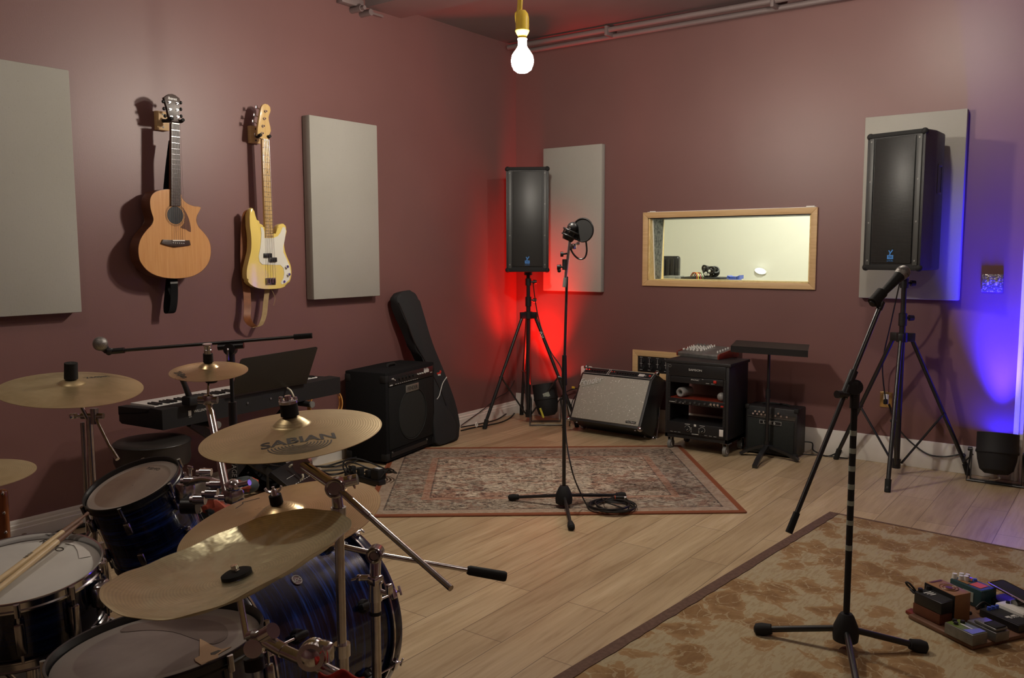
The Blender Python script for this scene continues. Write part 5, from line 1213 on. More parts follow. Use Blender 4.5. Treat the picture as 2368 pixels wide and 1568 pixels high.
lz = .044; b = MB(); b.hexa([V((T0.x, T0.y-.002, zA-lz)), V((T1.x, T1.y-.002, zA-lz)), V((T1.x, T1.y, zA-lz)), V((T0.x, T0.y, zA-lz)), V((T0.x, T0.y-.002, zA+.001)), V((T1.x, T1.y-.002, zA+.001)), V((T1.x, T1.y, zA+.001)), V((T0.x, T0.y, zA+.001))]); t_.p('lip', b, 'blackmetal')
t_.p('bracket', MB().box((sb.x, sb.y-.01, (zA+zB)/2-.02), (.05, .06, .04), .006), 'black')

# --- stage lights (par cans)
def par(c, zb, r, hh, tilt, col, watts, label, yoke_dir, lens, spot, blend, tape=False, feet_y=.16):
    t = T('stage_light', label, 'stage light', (c.x, c.y, 0)); a = V(tilt).normalized(); o = V((c.x, c.y, zb)); x, y, z = frame(a)
    t.p('housing', MB().lathe([(0, 0), (r*.55, .005), (r*.8, .03), (r*.93, hh*.35), (r*.97, hh*.5), (r*1.03, hh*.52), (r*1.03, hh*.56), (r, hh*.6), (r, hh), (r*.96, hh), (r*.94, hh*.9), (0, hh*.9)], o, a, 36), 'matte')
    m_ = emit('glowing_'+label.split()[0]+'_lens', col, lens); t.p('lens', MB().lathe([(0, hh*.915), (r*.92, hh*.905)], o, a, 32), m_)
    yd = V(yoke_dir).normalized(); pv = o+a*hh*.55; pr = r*1.18; fy_ = Z.cross(yd)
    b = MB(); P = [pv+yd*pr, pv+yd*(pr+.0)-Z*.03, V((pv.x, pv.y, .012))+yd*pr*1.02-fy_*feet_y*.0, V((pv.x, pv.y, .012))-yd*pr*1.02, pv-yd*pr-Z*.03, pv-yd*pr]
    b.ribbon([P[0], P[2]], fy_*.03, .005); b.ribbon([P[5], P[3]], fy_*.03, .005); b.ribbon([P[2]+yd*.003, P[3]-yd*.003], fy_*.03, .005); t.p('yoke', b, 'blackmetal')
    b = MB(); Q = [pv+yd*(pr+.006), V((pv.x, pv.y, .009))+yd*(pr+.02)-fy_*feet_y, V((pv.x, pv.y, .009))-yd*(pr+.02)-fy_*feet_y, pv-yd*(pr+.006)]
    b.tube(Q, .007, 8); t.p('foot_bracket', b, 'blackmetal')
    for s in (-1, 1): t.p('knob', MB().cyl(pv+yd*s*pr, pv+yd*s*(pr+.025), .015, .012, 12), 'black')
    L = bpy.data.lights.new('stage_lamp', 'SPOT'); L.energy = watts; L.color = col; L.spot_size = math.radians(spot); L.spot_blend = blend; L.shadow_soft_size = r*.8
    lo = bpy.data.objects.new('lamp', L); COL.objects.link(lo); lo.parent = t.e
    p_ = o+a*(hh*.96); lo.matrix_local = t.inv @ (Matrix.Translation(p_) @ frame_m(-a)); return t, o, a
def frame_m(z):
    x, y, zz = frame(z); return Matrix((x, y, zz)).transposed().to_4x4()
cr_ = W(1268, 965, depth(onF(1268, 985)))
cr_ = V((.50, -.215, 0)); cr_.x = at(1268, 930, 1, -.215).x
zb = zat(cr_.x, cr_.y, 962); ht = zat(cr_.x, cr_.y, 888)-zb
t_, o, a = par(cr_, zb, .103, ht, (-.22, .08, 1), (1.0, .012, .006), RED_W, 'red stage light shining up the corner behind the left speaker stand', (RGT.x, RGT.y, 0), 30, 86, 1.0)
q = o+a*ht*.72; n_ = V((CAM.x-q.x, CAM.y-q.y, 0)).normalized(); s_ = Z.cross(n_); q = q+n_*.106+s_*.01
t_.p('label_sticker', MB().box(q, (.002, .055, .04), 0, Matrix((n_, (s_*.93+Z*.36).normalized(), (Z*.93-s_*.36).normalized())).transposed()), 'tape', label='pale green tape patch')
b = MB(); p0, p1 = W(1249, 944, depth(cr_)-.12), W(1257, 966, depth(cr_)-.12); 
t_.p('warning_tape', MB().cyl(p0, p1, .009), 'yellow_dk', label='yellow tape on the bracket'); 
cb_ = V((0, -.2, 0)); cb_.x = at(2306, 1050, 1, -.2).x
zb = zat(cb_.x, cb_.y, 1098); ht = zat(cb_.x, cb_.y, 1004)-zb
t_, o, a = par(cb_, zb, .118, ht, (-.03, .24, 1), (.02, .012, 1.0), BLUE_W, 'blue stage light shining up the wall beside the white door casing', (1, 0, 0), 30, 48, 1.0, feet_y=.03)
b = MB(); b.tube([V((cb_.x-.14, -.16, .17)), V((cb_.x-.2, -.12, .1)), onB(2230, 1050, -.03), onB(2190, 1056, -.03), onB(2150, 1052, -.025), onB(2115, 1030, -.02), V((onB(2080, 1000).x, -.02, .25)), onB(2055, 935, -.02)], .005, 6, 5)
solo('power_cable', b, 'cable', 'black cable swagging along the baseboard from the blue light to the outlet', 'cable', (cb_.x-.14, -.16, .17))
# brass outlet plate, switch plate
a, c = onB(2036, 905), onB(2063, 943); t_ = T('wall_outlet', 'brass wall outlet plate behind the right speaker stand', 'wall outlet', ((a.x+c.x)/2, 0, c.z))
t_.p('plate', MB().span((a.x, -.006, c.z), (c.x, 0, a.z), .002), 'gold'); t_.p('receptacle', MB().span(((a.x+c.x)/2-.016, -.009, c.z+.02), ((a.x+c.x)/2+.016, -.003, a.z-.015), .003), 'white')
t_.p('plug', MB().box(((a.x+c.x)/2, -.02, (a.z+c.z)/2-.012), (.024, .03, .035), .006), 'rubber')
a, c = onB(2272, 634), onB(2319, 676); t_ = T('switch_plate', 'ornate silver double switch plate on the blue-lit wall at the right', 'light switch', ((a.x+c.x)/2, 0, c.z))
t_.p('plate', MB().span((a.x, -.012, c.z), (c.x, 0, a.z), .003), 'filigree')
for u in (.3, .7): t_.p('toggle', MB().box((a.x+(c.x-a.x)*u, -.016, (a.z+c.z)/2), (.012, .014, .024), .003), 'print')
# cables along the left wall in the corner
for k, (pts, lab) in enumerate([([(1066, 990), (1095, 985), (1120, 980), (1150, 972), (1172, 958), (1186, 950), (1196, 940)], 'upper'), ([(1066, 996), (1100, 988), (1130, 983), (1160, 976), (1180, 966), (1190, 955)], 'lower')]):
    b = MB(); b.tube([onF(x, y-2, .02) if k == 0 else onF(x, y, .006) for x, y in pts], .006, 6, 4); solo('power_cable', b, 'cable', lab+' of the two black cables along the left baseboard into the corner', 'cable', onF(*pts[0]))
b = MB(); b.tube([onL(1066, 984, .03), onL(1120, 945, .02), onL(1150, 920, .02), onL(1175, 905, .02), onL(1190, 880, .02)], .0035, 6, 4); solo('speaker_cable', b, 'cable', 'thin black cable rising along the left wall behind the speaker stand', 'cable', onL(1066, 984, .03))
q = onF(1102, 982, .03); solo('cable_clip', MB().torus(q, (1, .3, 0), .018, .006, 20, 8), 'white', 'white ring clip on the cable by the left baseboard', 'cable clip', q)

# ================================================================== KEYBOARD CORNER
dk = 4.30; ka = W(374, 947, dk); kb_ = W(787, 872, dk*364/289)
kz = (ka.z+kb_.z)/2; ku = V((kb_.x-ka.x, kb_.y-ka.y, 0)); kL = ku.length; ku.normalize(); kn = V((-ku.y, ku.x, 0)); kD = .35; kH = .105
RK = Matrix((ku, kn, Z)).transposed(); kO = V((ka.x, ka.y, kz-kH))
t_ = T('digital_piano', 'long black digital piano seen from behind, standing along the left wall behind the drums', 'keyboard', kO, RK)
t_.p('body', MB().prism([(0, 0, 0), (0, -.0, kH-.002), (0, .09, kH+.001), (0, .125, kH-.012), (0, .137, kH-.03), (0, kD, kH-.045), (0, kD, .012), (0, kD-.02, 0)], (kL, 0, 0), .004), 'matte', local=True)
for x in (0, kL-.055): t_.p('end_block', MB().prism([(x, .10, kH-.03), (x, .10, kH-.006), (x, kD+.004, kH-.014), (x, kD+.004, kH-.06)], (.055, 0, 0), .003), 'matte', local=True)
kx0, kx1 = .06, kL-.06; nk = 52; kw = (kx1-kx0)/nk
# white keys: one mesh per key while under a hundred
for i in range(nk):
    t_.p('white_key', MB().box((kx0+kw*(i+.5), .236, kH-.014), (kw*.93, .196, .022), 0), 'ivory', local=True, smooth=0)
pat = [0, 1, 3, 4, 5]
for o_ in range(8):
    for q in pat:
        i = o_*7+q
        if i < nk-1: t_.p('black_key', MB().hexa([(kx0+kw*(i+1)-.005, .140, kH-.01), (kx0+kw*(i+1)+.005, .140, kH-.01), (kx0+kw*(i+1)+.005, .220, kH-.01), (kx0+kw*(i+1)-.005, .220, kH-.01), (kx0+kw*(i+1)-.004, .140, kH+.006), (kx0+kw*(i+1)+.004, .140, kH+.006), (kx0+kw*(i+1)+.004, .220, kH+.006), (kx0+kw*(i+1)-.004, .220, kH+.006)]), 'black', local=True, smooth=0)
t_.p('logo', MB().text('WILLIAMS', .020, (.235, -.0015, kH-.04), (1, 0, 0), Z, .0006).box((.165, -.0015, kH-.044), (.018, .002, .028)).box((.168, -.0015, kH-.064), (.016, .002, .002)), 'print', local=True)
for u in (.42, .55): t_.p('jack', MB().cyl((kL*u, .002, kH-.05), (kL*u, -.006, kH-.05), .006, seg=10), 'greymetal', local=True)
# music rest in the back of the keyboard, leaning toward the room
c4 = [W(556, 831, 4.2), W(733.6, 801.5, 4.63), W(707, 888, 4.70), W(531, 914, 4.3)]
for q in c4: pass
r0_, r1_ = .36, .36+.52
base0, base1 = kO+ku*(r0_)+kn*.03+Z*(kH-.01), None
def onK(x, y, P0, n): return onP(x, y, P0, n)
lean = (Z*.93-kn*.36).normalized(); nrm_ = ku.cross(lean).normalized(); Pm = kO-kn*.012+Z*(kH-.01)
poly = [onP(x, y, Pm, nrm_) for x, y in ((531, 914), (556, 832), (560, 829), (730, 801.5), (734, 804), (708, 887))]
t2 = T('music_rest', 'wide black sheet music rest standing at the back of the digital piano', 'music rest', (poly[0]+poly[-1])/2)
t2.p('panel', MB().prism(poly, nrm_*.003, .001), 'deskmetal')
# plugs and cream cable
b = MB(); q = [onP(664, 897, kO+kn*-.01, kn), onP(672, 903, kO-kn*.05, kn), onP(678, 914, kO-kn*.06, kn), onP(680, 924, kO-kn*.05, kn)]; q += [q[-1]-Z*.10, q[-1]-Z*.25+ku*.03, q[-1]-Z*.45-kn*.05]
b.tube(q, .005, 8, 4); solo('instrument_cable', b, 'cream_p', 'cream coloured cable looping out of the back of the digital piano', 'cable', q[0])
# keyboard stand: X of square tube with cross bars
t2 = T('keyboard_stand', 'black folding X stand under the digital piano', 'keyboard stand', (kO.x+ku.x*kL/2+kn.x*kD/2, kO.y+ku.y*kL/2+kn.y*kD/2, 0))
def kp(u, v, z): return V((kO.x, kO.y, 0))+ku*u+kn*v+Z*z
zt_k = kH and kO.z
for (u0, u1, v) in ((.30, 1.0, .13), (1.0, .30, .17)): t2.p('leg', MB().ribbon([kp(u0, v, .03), kp(u1, v, zt_k-.03)], kn*.03, .045), 'blackmetal')
for u in (.30, 1.0):
    t2.p('top_bar', MB().cyl(kp(u, -.045, zt_k-.02), kp(u, .32, zt_k-.02), .018), 'rubber'); t2.p('bar_cap', MB().cyl(kp(u, -.055, zt_k-.02), kp(u, -.045, zt_k-.02), .0195), 'grey')
    t2.p('foot_bar', MB().cyl(kp(u, -.08, .02), kp(u, .38, .02), .016), 'blackmetal')
t2.p('pivot', MB().cyl(kp(.65, .09, zt_k/2), kp(.65, .2, zt_k/2), .03), 'black')
# tambourine hanging from the right end
tc = W(752, 935, depth(kb_)+.25); tx = (ku*.93+kn*-.3).normalized(); tn = tx.cross(Z).normalized(); t2 = T('tambourine', 'light wooden tambourine hanging under the right end of the digital piano', 'tambourine', tc)
x_, y_, z_ = frame(tn); R_t = .118
for k in range(6):
    a0 = k*PI/3+.12; b = MB()
    L = []
    for j in range(13):
        a = a0-.12+PI/3*j/12; L.append(tc+(x_*math.cos(a)+y_*math.sin(a))*R_t)
    b.ribbon(L, tn*.045, .006) if k == 0 else None
b = MB(); b.lathe([(R_t-.004, -.022), (R_t+.003, -.022), (R_t+.003, -.010), (R_t-.004, -.010), (R_t-.004, -.022)], tc, tn, 48); t2.p('rim', b, 'tamb')
b = MB(); b.lathe([(R_t-.004, .010), (R_t+.003, .010), (R_t+.003, .022), (R_t-.004, .022), (R_t-.004, .010)], tc, tn, 48); t2.p('rim', b, 'tamb')
for k in range(6):
    a = k*PI/3; b = MB(); d0 = x_*math.cos(a)+y_*math.sin(a); d1 = x_*-math.sin(a)+y_*math.cos(a); b.ribbon([tc+d0*R_t-d1*.035, tc+d0*(R_t+.002), tc+d0*R_t+d1*.035], tn*.026, .006); t2.p('rim_block', b, 'tamb')
    aa = a+PI/6; dd = x_*math.cos(aa)+y_*math.sin(aa); t2.p('jingle', MB().cyl(tc+dd*(R_t-.006), tc+dd*(R_t+.004), .014, seg=16), 'chrome')
t2.p('rim_band', MB().torus(tc, tn, R_t-.012, .002, 40, 6), 'tamb')
# round black stool
ds = 4.38; s0 = W(351.5, 1016, ds); rs = 84/FPX*ds
t2 = T('round_stool', 'round black padded stool tucked under the left end of the digital piano', 'stool', (s0.x, s0.y, 0))
hh = s0.z; t2.p('seat', MB().lathe([(0, hh+.006), (rs*.7, hh+.005), (rs*.93, hh-.002), (rs, hh-.012), (rs*1.0, hh-.02), (rs*.985, hh-.06), (rs*1.0, hh-.1), (rs*.95, hh-.125), (0, hh-.125)], (s0.x, s0.y, 0), seg=48), 'vinyl' if 'vinyl' in M else 'black')
t2.p('piping', MB().torus((s0.x, s0.y, hh-.014), (0, 0, 1), rs*1.0, .003, 64, 6), 'black'); t2.p('column', MB().cyl((s0.x, s0.y, .1), (s0.x, s0.y, hh-.12), .016), 'steel')
for k in range(3):
    a = k*2*PI/3+.4; t2.p('leg', MB().tube([(s0.x, s0.y, .30), (s0.x+.24*math.cos(a), s0.y+.24*math.sin(a), .015)], .010), 'steel')

# second small boom with black clamp in front of the keys
t2 = T('clip_microphone_arm', 'short black rod with a clamp over the piano keys behind the small splash cymbal', 'microphone arm', W(442, 925, 4.42))
t2.p('rod', MB().cyl(W(419, 870, 4.38), W(438, 917, 4.42), .013, .016), 'blackmetal'); t2.p('clamp', MB().box(W(447, 925, 4.44), (.10, .07, .05), .012, RK), 'matte')

# floor clutter by the left wall, behind the bass drum
zc = .02
e1_, e2_ = onF(619, 1100, .20), onF(681, 1067, .20)
fx_ = V((e2_.x-e1_.x, e2_.y-e1_.y, 0)); fL__ = fx_.length; fx_.normalize(); fn_ = V((fx_.y, -fx_.x, 0)); dwn = (fn_*.80-Z*.6).normalized()
t2 = T('effects_unit', 'sloping black effects unit with pale printed lines on the floor behind the low bronze cymbal', 'audio unit', (e1_+e2_)/2-Z*.2)
nn = fx_.cross(dwn); nn = nn if nn.z > 0 else -nn
b = MB().hexa([e1_, e2_, e2_+dwn*.20, e1_+dwn*.20, e1_+nn*.03, e2_+nn*.03, e2_+dwn*.20+nn*.03, e1_+dwn*.20+nn*.03][0:8], .004); t2.p('case', b, 'black')
b = MB(); o_ = e1_+nn*.0325
for k in range(14): b.box(o_+fx_*(.05+k*.028)+dwn*.145, (.016, .0035, .001), 0, Matrix((fx_, dwn, nn)).transposed())
for k in range(5): b.box(o_+fx_*(.30+.03*(k % 3))+dwn*(.05+.02*(k//2)), (.02, .003, .001), 0, Matrix((fx_, dwn, nn)).transposed())
b.box(o_+fx_*.10+dwn*.09, (.1, .002, .001), 0, Matrix((fx_, dwn, nn)).transposed()); b.text('VOX', .03, o_+fx_*(fL__-.09)+dwn*.05, fx_, -dwn, .0004, .2)
t2.p('panel_print', b, 'print'); t2.p('support', MB().tube([e1_-nn*.0, V((e1_.x, e1_.y, .01)), V((e2_.x, e2_.y, .01)), e2_], .008), 'blackmetal')
b = MB(); q = o_+fx_*.14+dwn*.14; b.tube([q, q+nn*.03, q+nn*.05-dwn*.04, q+nn*.045-dwn*.09, q+nn*.02-dwn*.10], .006, 8, 4); solo('instrument_cable', b, 'cream_p', 'short cream cable plugged into the sloping black effects unit', 'cable', q)
# dark case behind
pA = [onF(541, 1129, .02), onF(620, 1120, .02)]
q = onF(560, 1128, .0); b = MB()
b.prism([onP(x, y, (0, q.y, 0), (0, 1, 0)) for x, y in ((541, 1132), (541, 1073), (576, 1070), (588, 1096), (604, 1112), (640, 1122), (640, 1132))], (0, .25, 0), .01)
t2 = T('padded_case', 'dark padded case lying on the floor below the piano, beside the effects unit', 'case', q); t2.p('shell', b, 'cloth_black'); t2.p('rivet', MB().sphere(onP(574, 1093, (0, q.y-.005, 0), (0, 1, 0)), .007, 8), 'greymetal')
# tangle of thin black cables between piano and floor
for k, (pp_, lab) in enumerate([([(612, 1000), (606, 1040), (600, 1080), (592, 1108)], 'left'), ([(650, 1030), (630, 1062), (610, 1090), (594, 1110)], 'middle'), ([(560, 1055), (600, 1070), (660, 1080), (700, 1076)], 'crossing')]):
    b = MB(); b.tube([W(x, y, 4.7+.25*i_) for i_, (x, y) in enumerate(pp_[:-1])]+[onF(pp_[-1][0]+4, pp_[-1][1]+8, .01)], .005, 6, 4); solo('audio_cable', b, 'cable', lab+' thin black cable hanging below the digital piano in front of the baseboard', 'cable', W(*pp_[0], 4.7))
# red and teal patterned cloth bundle
q = onF(500, 1195, .0); m = noisy('red_teal_pattern', (.035, .05, .055), (.35, .05, .02), 14, .7, lo=.52, hi=.57); M['redteal'] = m
c_ = W(503, 1172, 3.35); b = MB(); b.sphere((0, 0, 0), 1, 24)
for v in b.bm.verts: v.co = V((v.co.x*.10, v.co.y*.075, v.co.z*.055))+V((.012*math.sin(v.co.z*9+v.co.x*7), .012*math.sin(v.co.x*8), .008*math.sin(v.co.y*11)))+c_
solo('patterned_pouch', b, 'redteal', 'red and teal patterned soft pouch among the chrome drum hardware', 'pouch', c_)
c_ = W(566, 1122, 3.6); b = MB(); b.sphere((0, 0, 0), 1, 20)
for v in b.bm.verts: v.co = V((v.co.x*.05, v.co.y*.06, v.co.z*.035))+V((.008*math.sin(v.co.z*60), .008*math.sin(v.co.x*50), 0))+c_
solo('patterned_pouch', b, 'redteal', 'smaller red and grey patterned pouch beside the silver ball clamp', 'pouch', c_)
# power strip with adaptors and cables near the bass amp
q = onF(858, 1118); sx_ = (onF(880, 1110)-onF(820, 1095)).normalized()
t2 = T('power_strip', 'black power strip crowded with plugs on the floor at the corner of the bass amplifier', 'power strip', q, Matrix((sx_, V((-sx_.y, sx_.x, 0)), Z)).transposed())
t2.p('body', MB().box((-.06, 0, .02), (.34, .06, .04), .008), 'black', local=True)
for x in (-.18, -.1, -.02): t2.p('plug', MB().box((x, 0, .06), (.035, .04, .05), .008), 'rubber', local=True)
t2.p('adaptor', MB().box((.06, .01, .07), (.075, .07, .07), .01), 'matte', local=True); t2.p('adaptor_label', MB().box((.06, .01, .106), (.045, .03, .002)), 'print', local=True, label='pale label')
random.seed(21)
labs = ['outer', 'inner', 'upper', 'tight']
for k in range(4):
    b = MB(); P = []
    for j in range(9):
        a = -.4+j*.55+k*.2; P.append(q+V((math.cos(a)*(.13+.02*k)-.03, math.sin(a)*(.10+.015*k)+.02, .05+.04*math.sin(j*.9+k)+.012*k)))
    b.tube(P, .0055, 6, 4); solo('power_cable', b, 'cable', labs[k]+' black cable loop over the power strip by the bass amplifier', 'cable', P[0])
for k, (pts, lab) in enumerate([([(742, 1080), (780, 1078), (820, 1066), (850, 1058)], 'straight'), ([(735, 1090), (790, 1086), (840, 1082), (868, 1088)], 'lower'), ([(700, 1078), (752, 1078), (790, 1068), (828, 1056)], 'upper'), ([(748, 1092), (765, 1098), (790, 1094), (815, 1084)], 'looped')]):
    b = MB(); b.tube([onF(x, y, .015+.01*k) for x, y in pts], .0065, 6, 4); solo('audio_cable', b, 'cable', lab+' black cable on the floor between the keyboard stand and the bass amplifier', 'cable', onF(*pts[0]))
b = MB(); b.tube([onF(206, 1212, .01), onF(160, 1222, .012), (onF(130, 1234, .012)), onF(90, 1246, .01), onF(30, 1262, .01)], .012, 8, 4); solo('audio_cable', b, 'cable', 'thick black cable along the left baseboard behind the snare drum', 'cable', onF(206, 1212))
b = MB(); b.tube([onF(206, 1232, .006), onF(160, 1242, .006), onF(120, 1252, .006)], .005, 6, 4); solo('audio_cable', b, 'cable', 'thin black cable on the floor behind the snare drum tips of the sticks', 'cable', onF(206, 1232))

# amber wooden board at the left edge
da = 3.0; p0 = W(4, 1130, da)
xa, xb = W(-38, 1200, da), W(20, 1200, da); n_ = V((FWD.x, FWD.y, 0)).normalized()
t2 = T('wooden_board', 'upright amber varnished wooden board with screws at the left edge of the picture', 'wooden board', V((xa.x, xa.y, 0)))
wv = V((xb.x-xa.x, xb.y-xa.y, 0)); c0_ = V(((xa.x+xb.x)/2, (xa.y+xb.y)/2, 0)); zt = W(0, 1129, da).z
t2.p('board', MB().box(c0_+Z*zt/2, (wv.length, .03, zt), .012, Matrix((wv.normalized(), Z.cross(wv.normalized()), Z)).transposed(), 3), 'amber')
for (x, y) in ((6, 1141), (9, 1186), (13, 1231)):
    q = W(x, y, da-.022); t2.p('screw', MB().sphere(q, .006, 10), 'chrome')

# ================================================================== DRUM KIT
def drum(name, label, cat, c, n, R, dp, nl, head, wrap, hoop='chrome', lugm='dkchrome', hoop_r=None, hoop_h=.022, twist=0.0, xd=(1, 0, 0), double=False, badge=None, bottom=True):
    # c: centre of the playing head, n: upward axis
    rot = axes(xd, n); t = T(name, label, cat, V(c), rot); Rs = R*.985
    t.p('shell', MB().lathe([(Rs-.006, -.006), (Rs, -.008), (Rs, -dp+.008), (Rs-.006, -dp+.006), (Rs-.012, -dp+.008), (Rs-.012, -.008), (Rs-.006, -.006)], seg=72), wrap, local=True)
    t.p('drumhead', MB().lathe([(0, 0), (R*.5, 0), (R*.955, -.0005), (R*.985, -.004), (R*1.0, -.012), (R*.99, -.012), (R*.97, -.006), (0, -.002)], seg=72), head, local=True)
    for s, z in ((1, 0), (-1, -dp)):
        if s == -1 and not bottom: continue
        prof = [(R*1.0, -.013), (R*1.035, -.013), (R*1.035, -.009), (R*1.018, -.006), (R*1.018, .008), (R*1.035, .011), (R*1.03, .014), (R*1.006, .013), (R*1.004, -.008), (R*1.0, -.013)]
        t.p('hoop', MB().lathe([(r, z+s*h) for r, h in prof], seg=72), hoop, local=True)
    if bottom: t.p('bottom_head', MB().lathe([(0, -dp), (R*.985, -dp), (R*.985, -dp+.004), (0, -dp+.002)], seg=48), 'clear_plain' if 'clear_plain' in M else head, local=True)
    for k in range(nl):
        a = 2*PI*k/nl+twist; d = V((math.cos(a), math.sin(a), 0)); tg = V((-d.y, d.x, 0)); rm = Matrix((d, tg, V((0, 0, 1)))).transposed()
        b = MB(); 
        if double: b.box(d*(Rs+.012)+V((0, 0, -dp/2)), (.022, .022, dp*.55), .006, rm); b.cyl(d*(Rs+.016)+V((0, 0, -.016)), d*(Rs+.016)+V((0, 0, -dp+.016)), .0035, seg=8)
        else:
            for zz in (-dp*.26, -dp*.74): b.box(d*(Rs+.010)+V((0, 0, zz)), (.02, .022, .045), .006, rm)
            for za, zb__ in ((-.012, -dp*.26), (-dp+.012, -dp*.74)): b.cyl(d*(R*1.025+.004)+V((0, 0, za)), d*(R*1.02+.002)+V((0, 0, zb__)), .003, seg=8)
        b.cyl(d*(R*1.03+.006)+V((0, 0, .012)), d*(R*1.03+.006)+V((0, 0, -.02)), .0065, seg=10)
        t.p('lug', b, lugm, local=True)
    return t
# rack tom
rt = drum('rack_tom', 'dark blue tom with a smoky clear head mounted left of the bass drum', 'drum', (1.872, -4.73, .699), (.012, -.355, .935), .152, .25, 6, 'clear', 'wrap', 'blackmetal', 'dkchrome', twist=.25)
def on_disc(t, x, y, h=0):      # picture direction meets the drum head plane, in drum coordinates
    n = t.m.to_3x3() @ Z; P = onP(x, y, t.m.translation+n*h, n); return t.inv @ P
q = on_disc(rt, 355, 1084); q2 = on_disc(rt, 372, 1086); rt.p('head_logo', MB().text('REMO', .018, (q.x, q.y, .0004), (q2-q), V((-(q2-q).y, (q2-q).x, 0)), .0002, 0, 1.3), 'printk', local=True)
rt.p('badge', MB().cyl((0, 0, 0), (0, 0, .001), .001), 'greymetal', local=True)
# mount arm from the tom to the bass drum
b = MB(); pm = W(438, 1130, 2.75); 
# snare drum
sn = drum('snare_drum', 'dark blue snare drum with white head and chrome hoops at the lower left', 'drum', (2.366, -5.303, .694), (.1, -.094, .991), .178, .15, 10, 'coated', 'wrap_dk', 'chrome', 'dkchrome', twist=.15, double=True)
q = on_disc(sn, 120, 1262); q2 = on_disc(sn, 140, 1272); dx = (q2-q).normalized(); sn.p('head_logo', MB().text('REMO', .026, (q.x, q.y, .0004), dx, V((-dx.y, dx.x, 0)), .0002, 0, 1.4), 'printk', local=True)
pts = [on_disc(sn, x, y) for x, y in ((150, 1257), (172, 1262), (180, 1275), (183, 1292), (210, 1287), (207, 1278), (192, 1264), (175, 1255))]
sn.p('sticker', MB().prism([V((p_.x, p_.y, .0012)) for p_ in pts], (0, 0, -.0008)), 'white_trim', local=True, label='torn pale sticker')
b = MB(); a_ = math.atan2(on_disc(sn, 238, 1330).y, on_disc(sn, 238, 1330).x); d = V((math.cos(a_), math.sin(a_), 0)); tg = V((-d.y, d.x, 0)); rm = Matrix((d, tg, Z)).transposed()
b.box(d*.195+V((0, 0, -.05)), (.035, .045, .06), .008, rm); b.cyl(d*.21+V((0, 0, -.03)), d*.235+V((0, 0, -.035)), .006); b.cyl(d*.21+V((0, 0, -.075)), d*.21+V((0, 0, -.10)), .008); b.tube([d*.225+V((0, 0, -.04)), d*.235+tg*.01+V((0, 0, -.06)), d*.24+tg*.02+V((0, 0, -.08))], .004); sn.p('snare_strainer', b, 'dkchrome', local=True)
# snare stand
t2 = T('snare_stand', 'chrome snare stand under the dark blue snare drum', 'drum stand', (2.36, -5.29, 0)); c_ = V((2.36, -5.29, 0))
t2.p('pole', MB().cyl(c_+Z*.12, c_+Z*.48, .013), 'steel')
for k in range(3):
    a = k*2*PI/3+.9; d = V((math.cos(a), math.sin(a), 0)); t2.p('leg', MB().tube([c_+Z*.33, c_+d*.24+Z*.015], .008), 'steel'); t2.p('basket_arm', MB().tube([c_+Z*.46, c_+d*.15+Z*.50, c_+d*.172+Z*.515, c_+d*.19+Z*.545], .006, 8, 3), 'steel')
# drum sticks
n_s = sn.m.to_3x3() @ Z
def stick(x0, y0, x1, y1, lab, h0=.010):
    P0_ = onP(x0, y0, sn.m.translation+n_s*.012, n_s); P1_ = onP(x1, y1, sn.m.translation+n_s*.022, n_s); d = (P1_-P0_).normalized(); P1_ = P0_+d*.405
    t = T('drum_stick', lab, 'drum stick', P0_, group='pair of wooden drum sticks'); L = .405
    t.p('shaft', MB().lathe([(0, 0), (.0062, .003), (.0072, .01), (.0074, L*.72)], P0_, d, 16), 'hickory'); t.p('tip', MB().lathe([(.0074, L*.72), (.0055, L*.88), (.0032, L*.96), (.0050, L*.975), (.0048, L*.99), (0, L)], P0_, d, 16), 'stick_tip', label='dark worn shoulder and tip')
    return t, P0_, d
s1, P0_, d1 = stick(-42, 1372, 138, 1236, 'upper of two wooden drum sticks lying across the snare drum')
s2, P0b, d2 = stick(-50, 1400, 152, 1237, 'lower of two wooden drum sticks lying across the snare drum')
sdv = n_s.cross(d1).normalized(); s1.p('printed_name', MB().text('FIRTH', .011, P0_+d1*.16+n_s*.0076, d1, sdv, .0002), 'printk')
# floor tom
ft = drum('floor_tom', 'dark blue floor tom with a hazy worn head in the foreground', 'drum', (2.951, -5.297, .666), (-.094, -.028, .995), .203, .40, 8, 'smoke', 'wrap_dk', 'blackmetal', 'dkchrome', twist=.1)
def head_shape(t, pts, name, mt, lab=None, h=.0008):
    Q = [on_disc(t, x, y) for x, y in pts]; return t.p(name, MB().prism([V((p_.x, p_.y, h)) for p_ in Q], (0, 0, -h*.9)), mt, local=True, label=lab)
M['peach'] = noisy('peach_sticker', (.52, .33, .19), (.46, .29, .17), 12, .6); M['haze'] = noisy('dark_worn_patch', (.13, .095, .085), (.2, .15, .13), 6, .5)
M['haze2'] = noisy('mid_worn_patch', (.17, .13, .125), (.24, .19, .175), 5, .45)
head_shape(ft, smooth_poly([(300, 1446), (380, 1434), (450, 1432), (505, 1440), (525, 1455), (525, 1475), (495, 1490), (455, 1480), (400, 1462), (340, 1458), (280, 1462)], 3), 'worn_patch', 'haze', 'dark worn patch')
head_shape(ft, [(462, 1478), (476, 1485), (492, 1495), (512, 1502), (535, 1497), (520, 1505), (505, 1514), (505, 1522), (480, 1532), (468, 1540), (452, 1530), (450, 1524), (462, 1518)], 'torn_sticker', 'peach', 'torn peach sticker', .0012)
head_shape(ft, [(487, 1512), (505, 1505), (512, 1506), (498, 1515), (488, 1516)], 'sticker_print', 'printk', None, .0016)
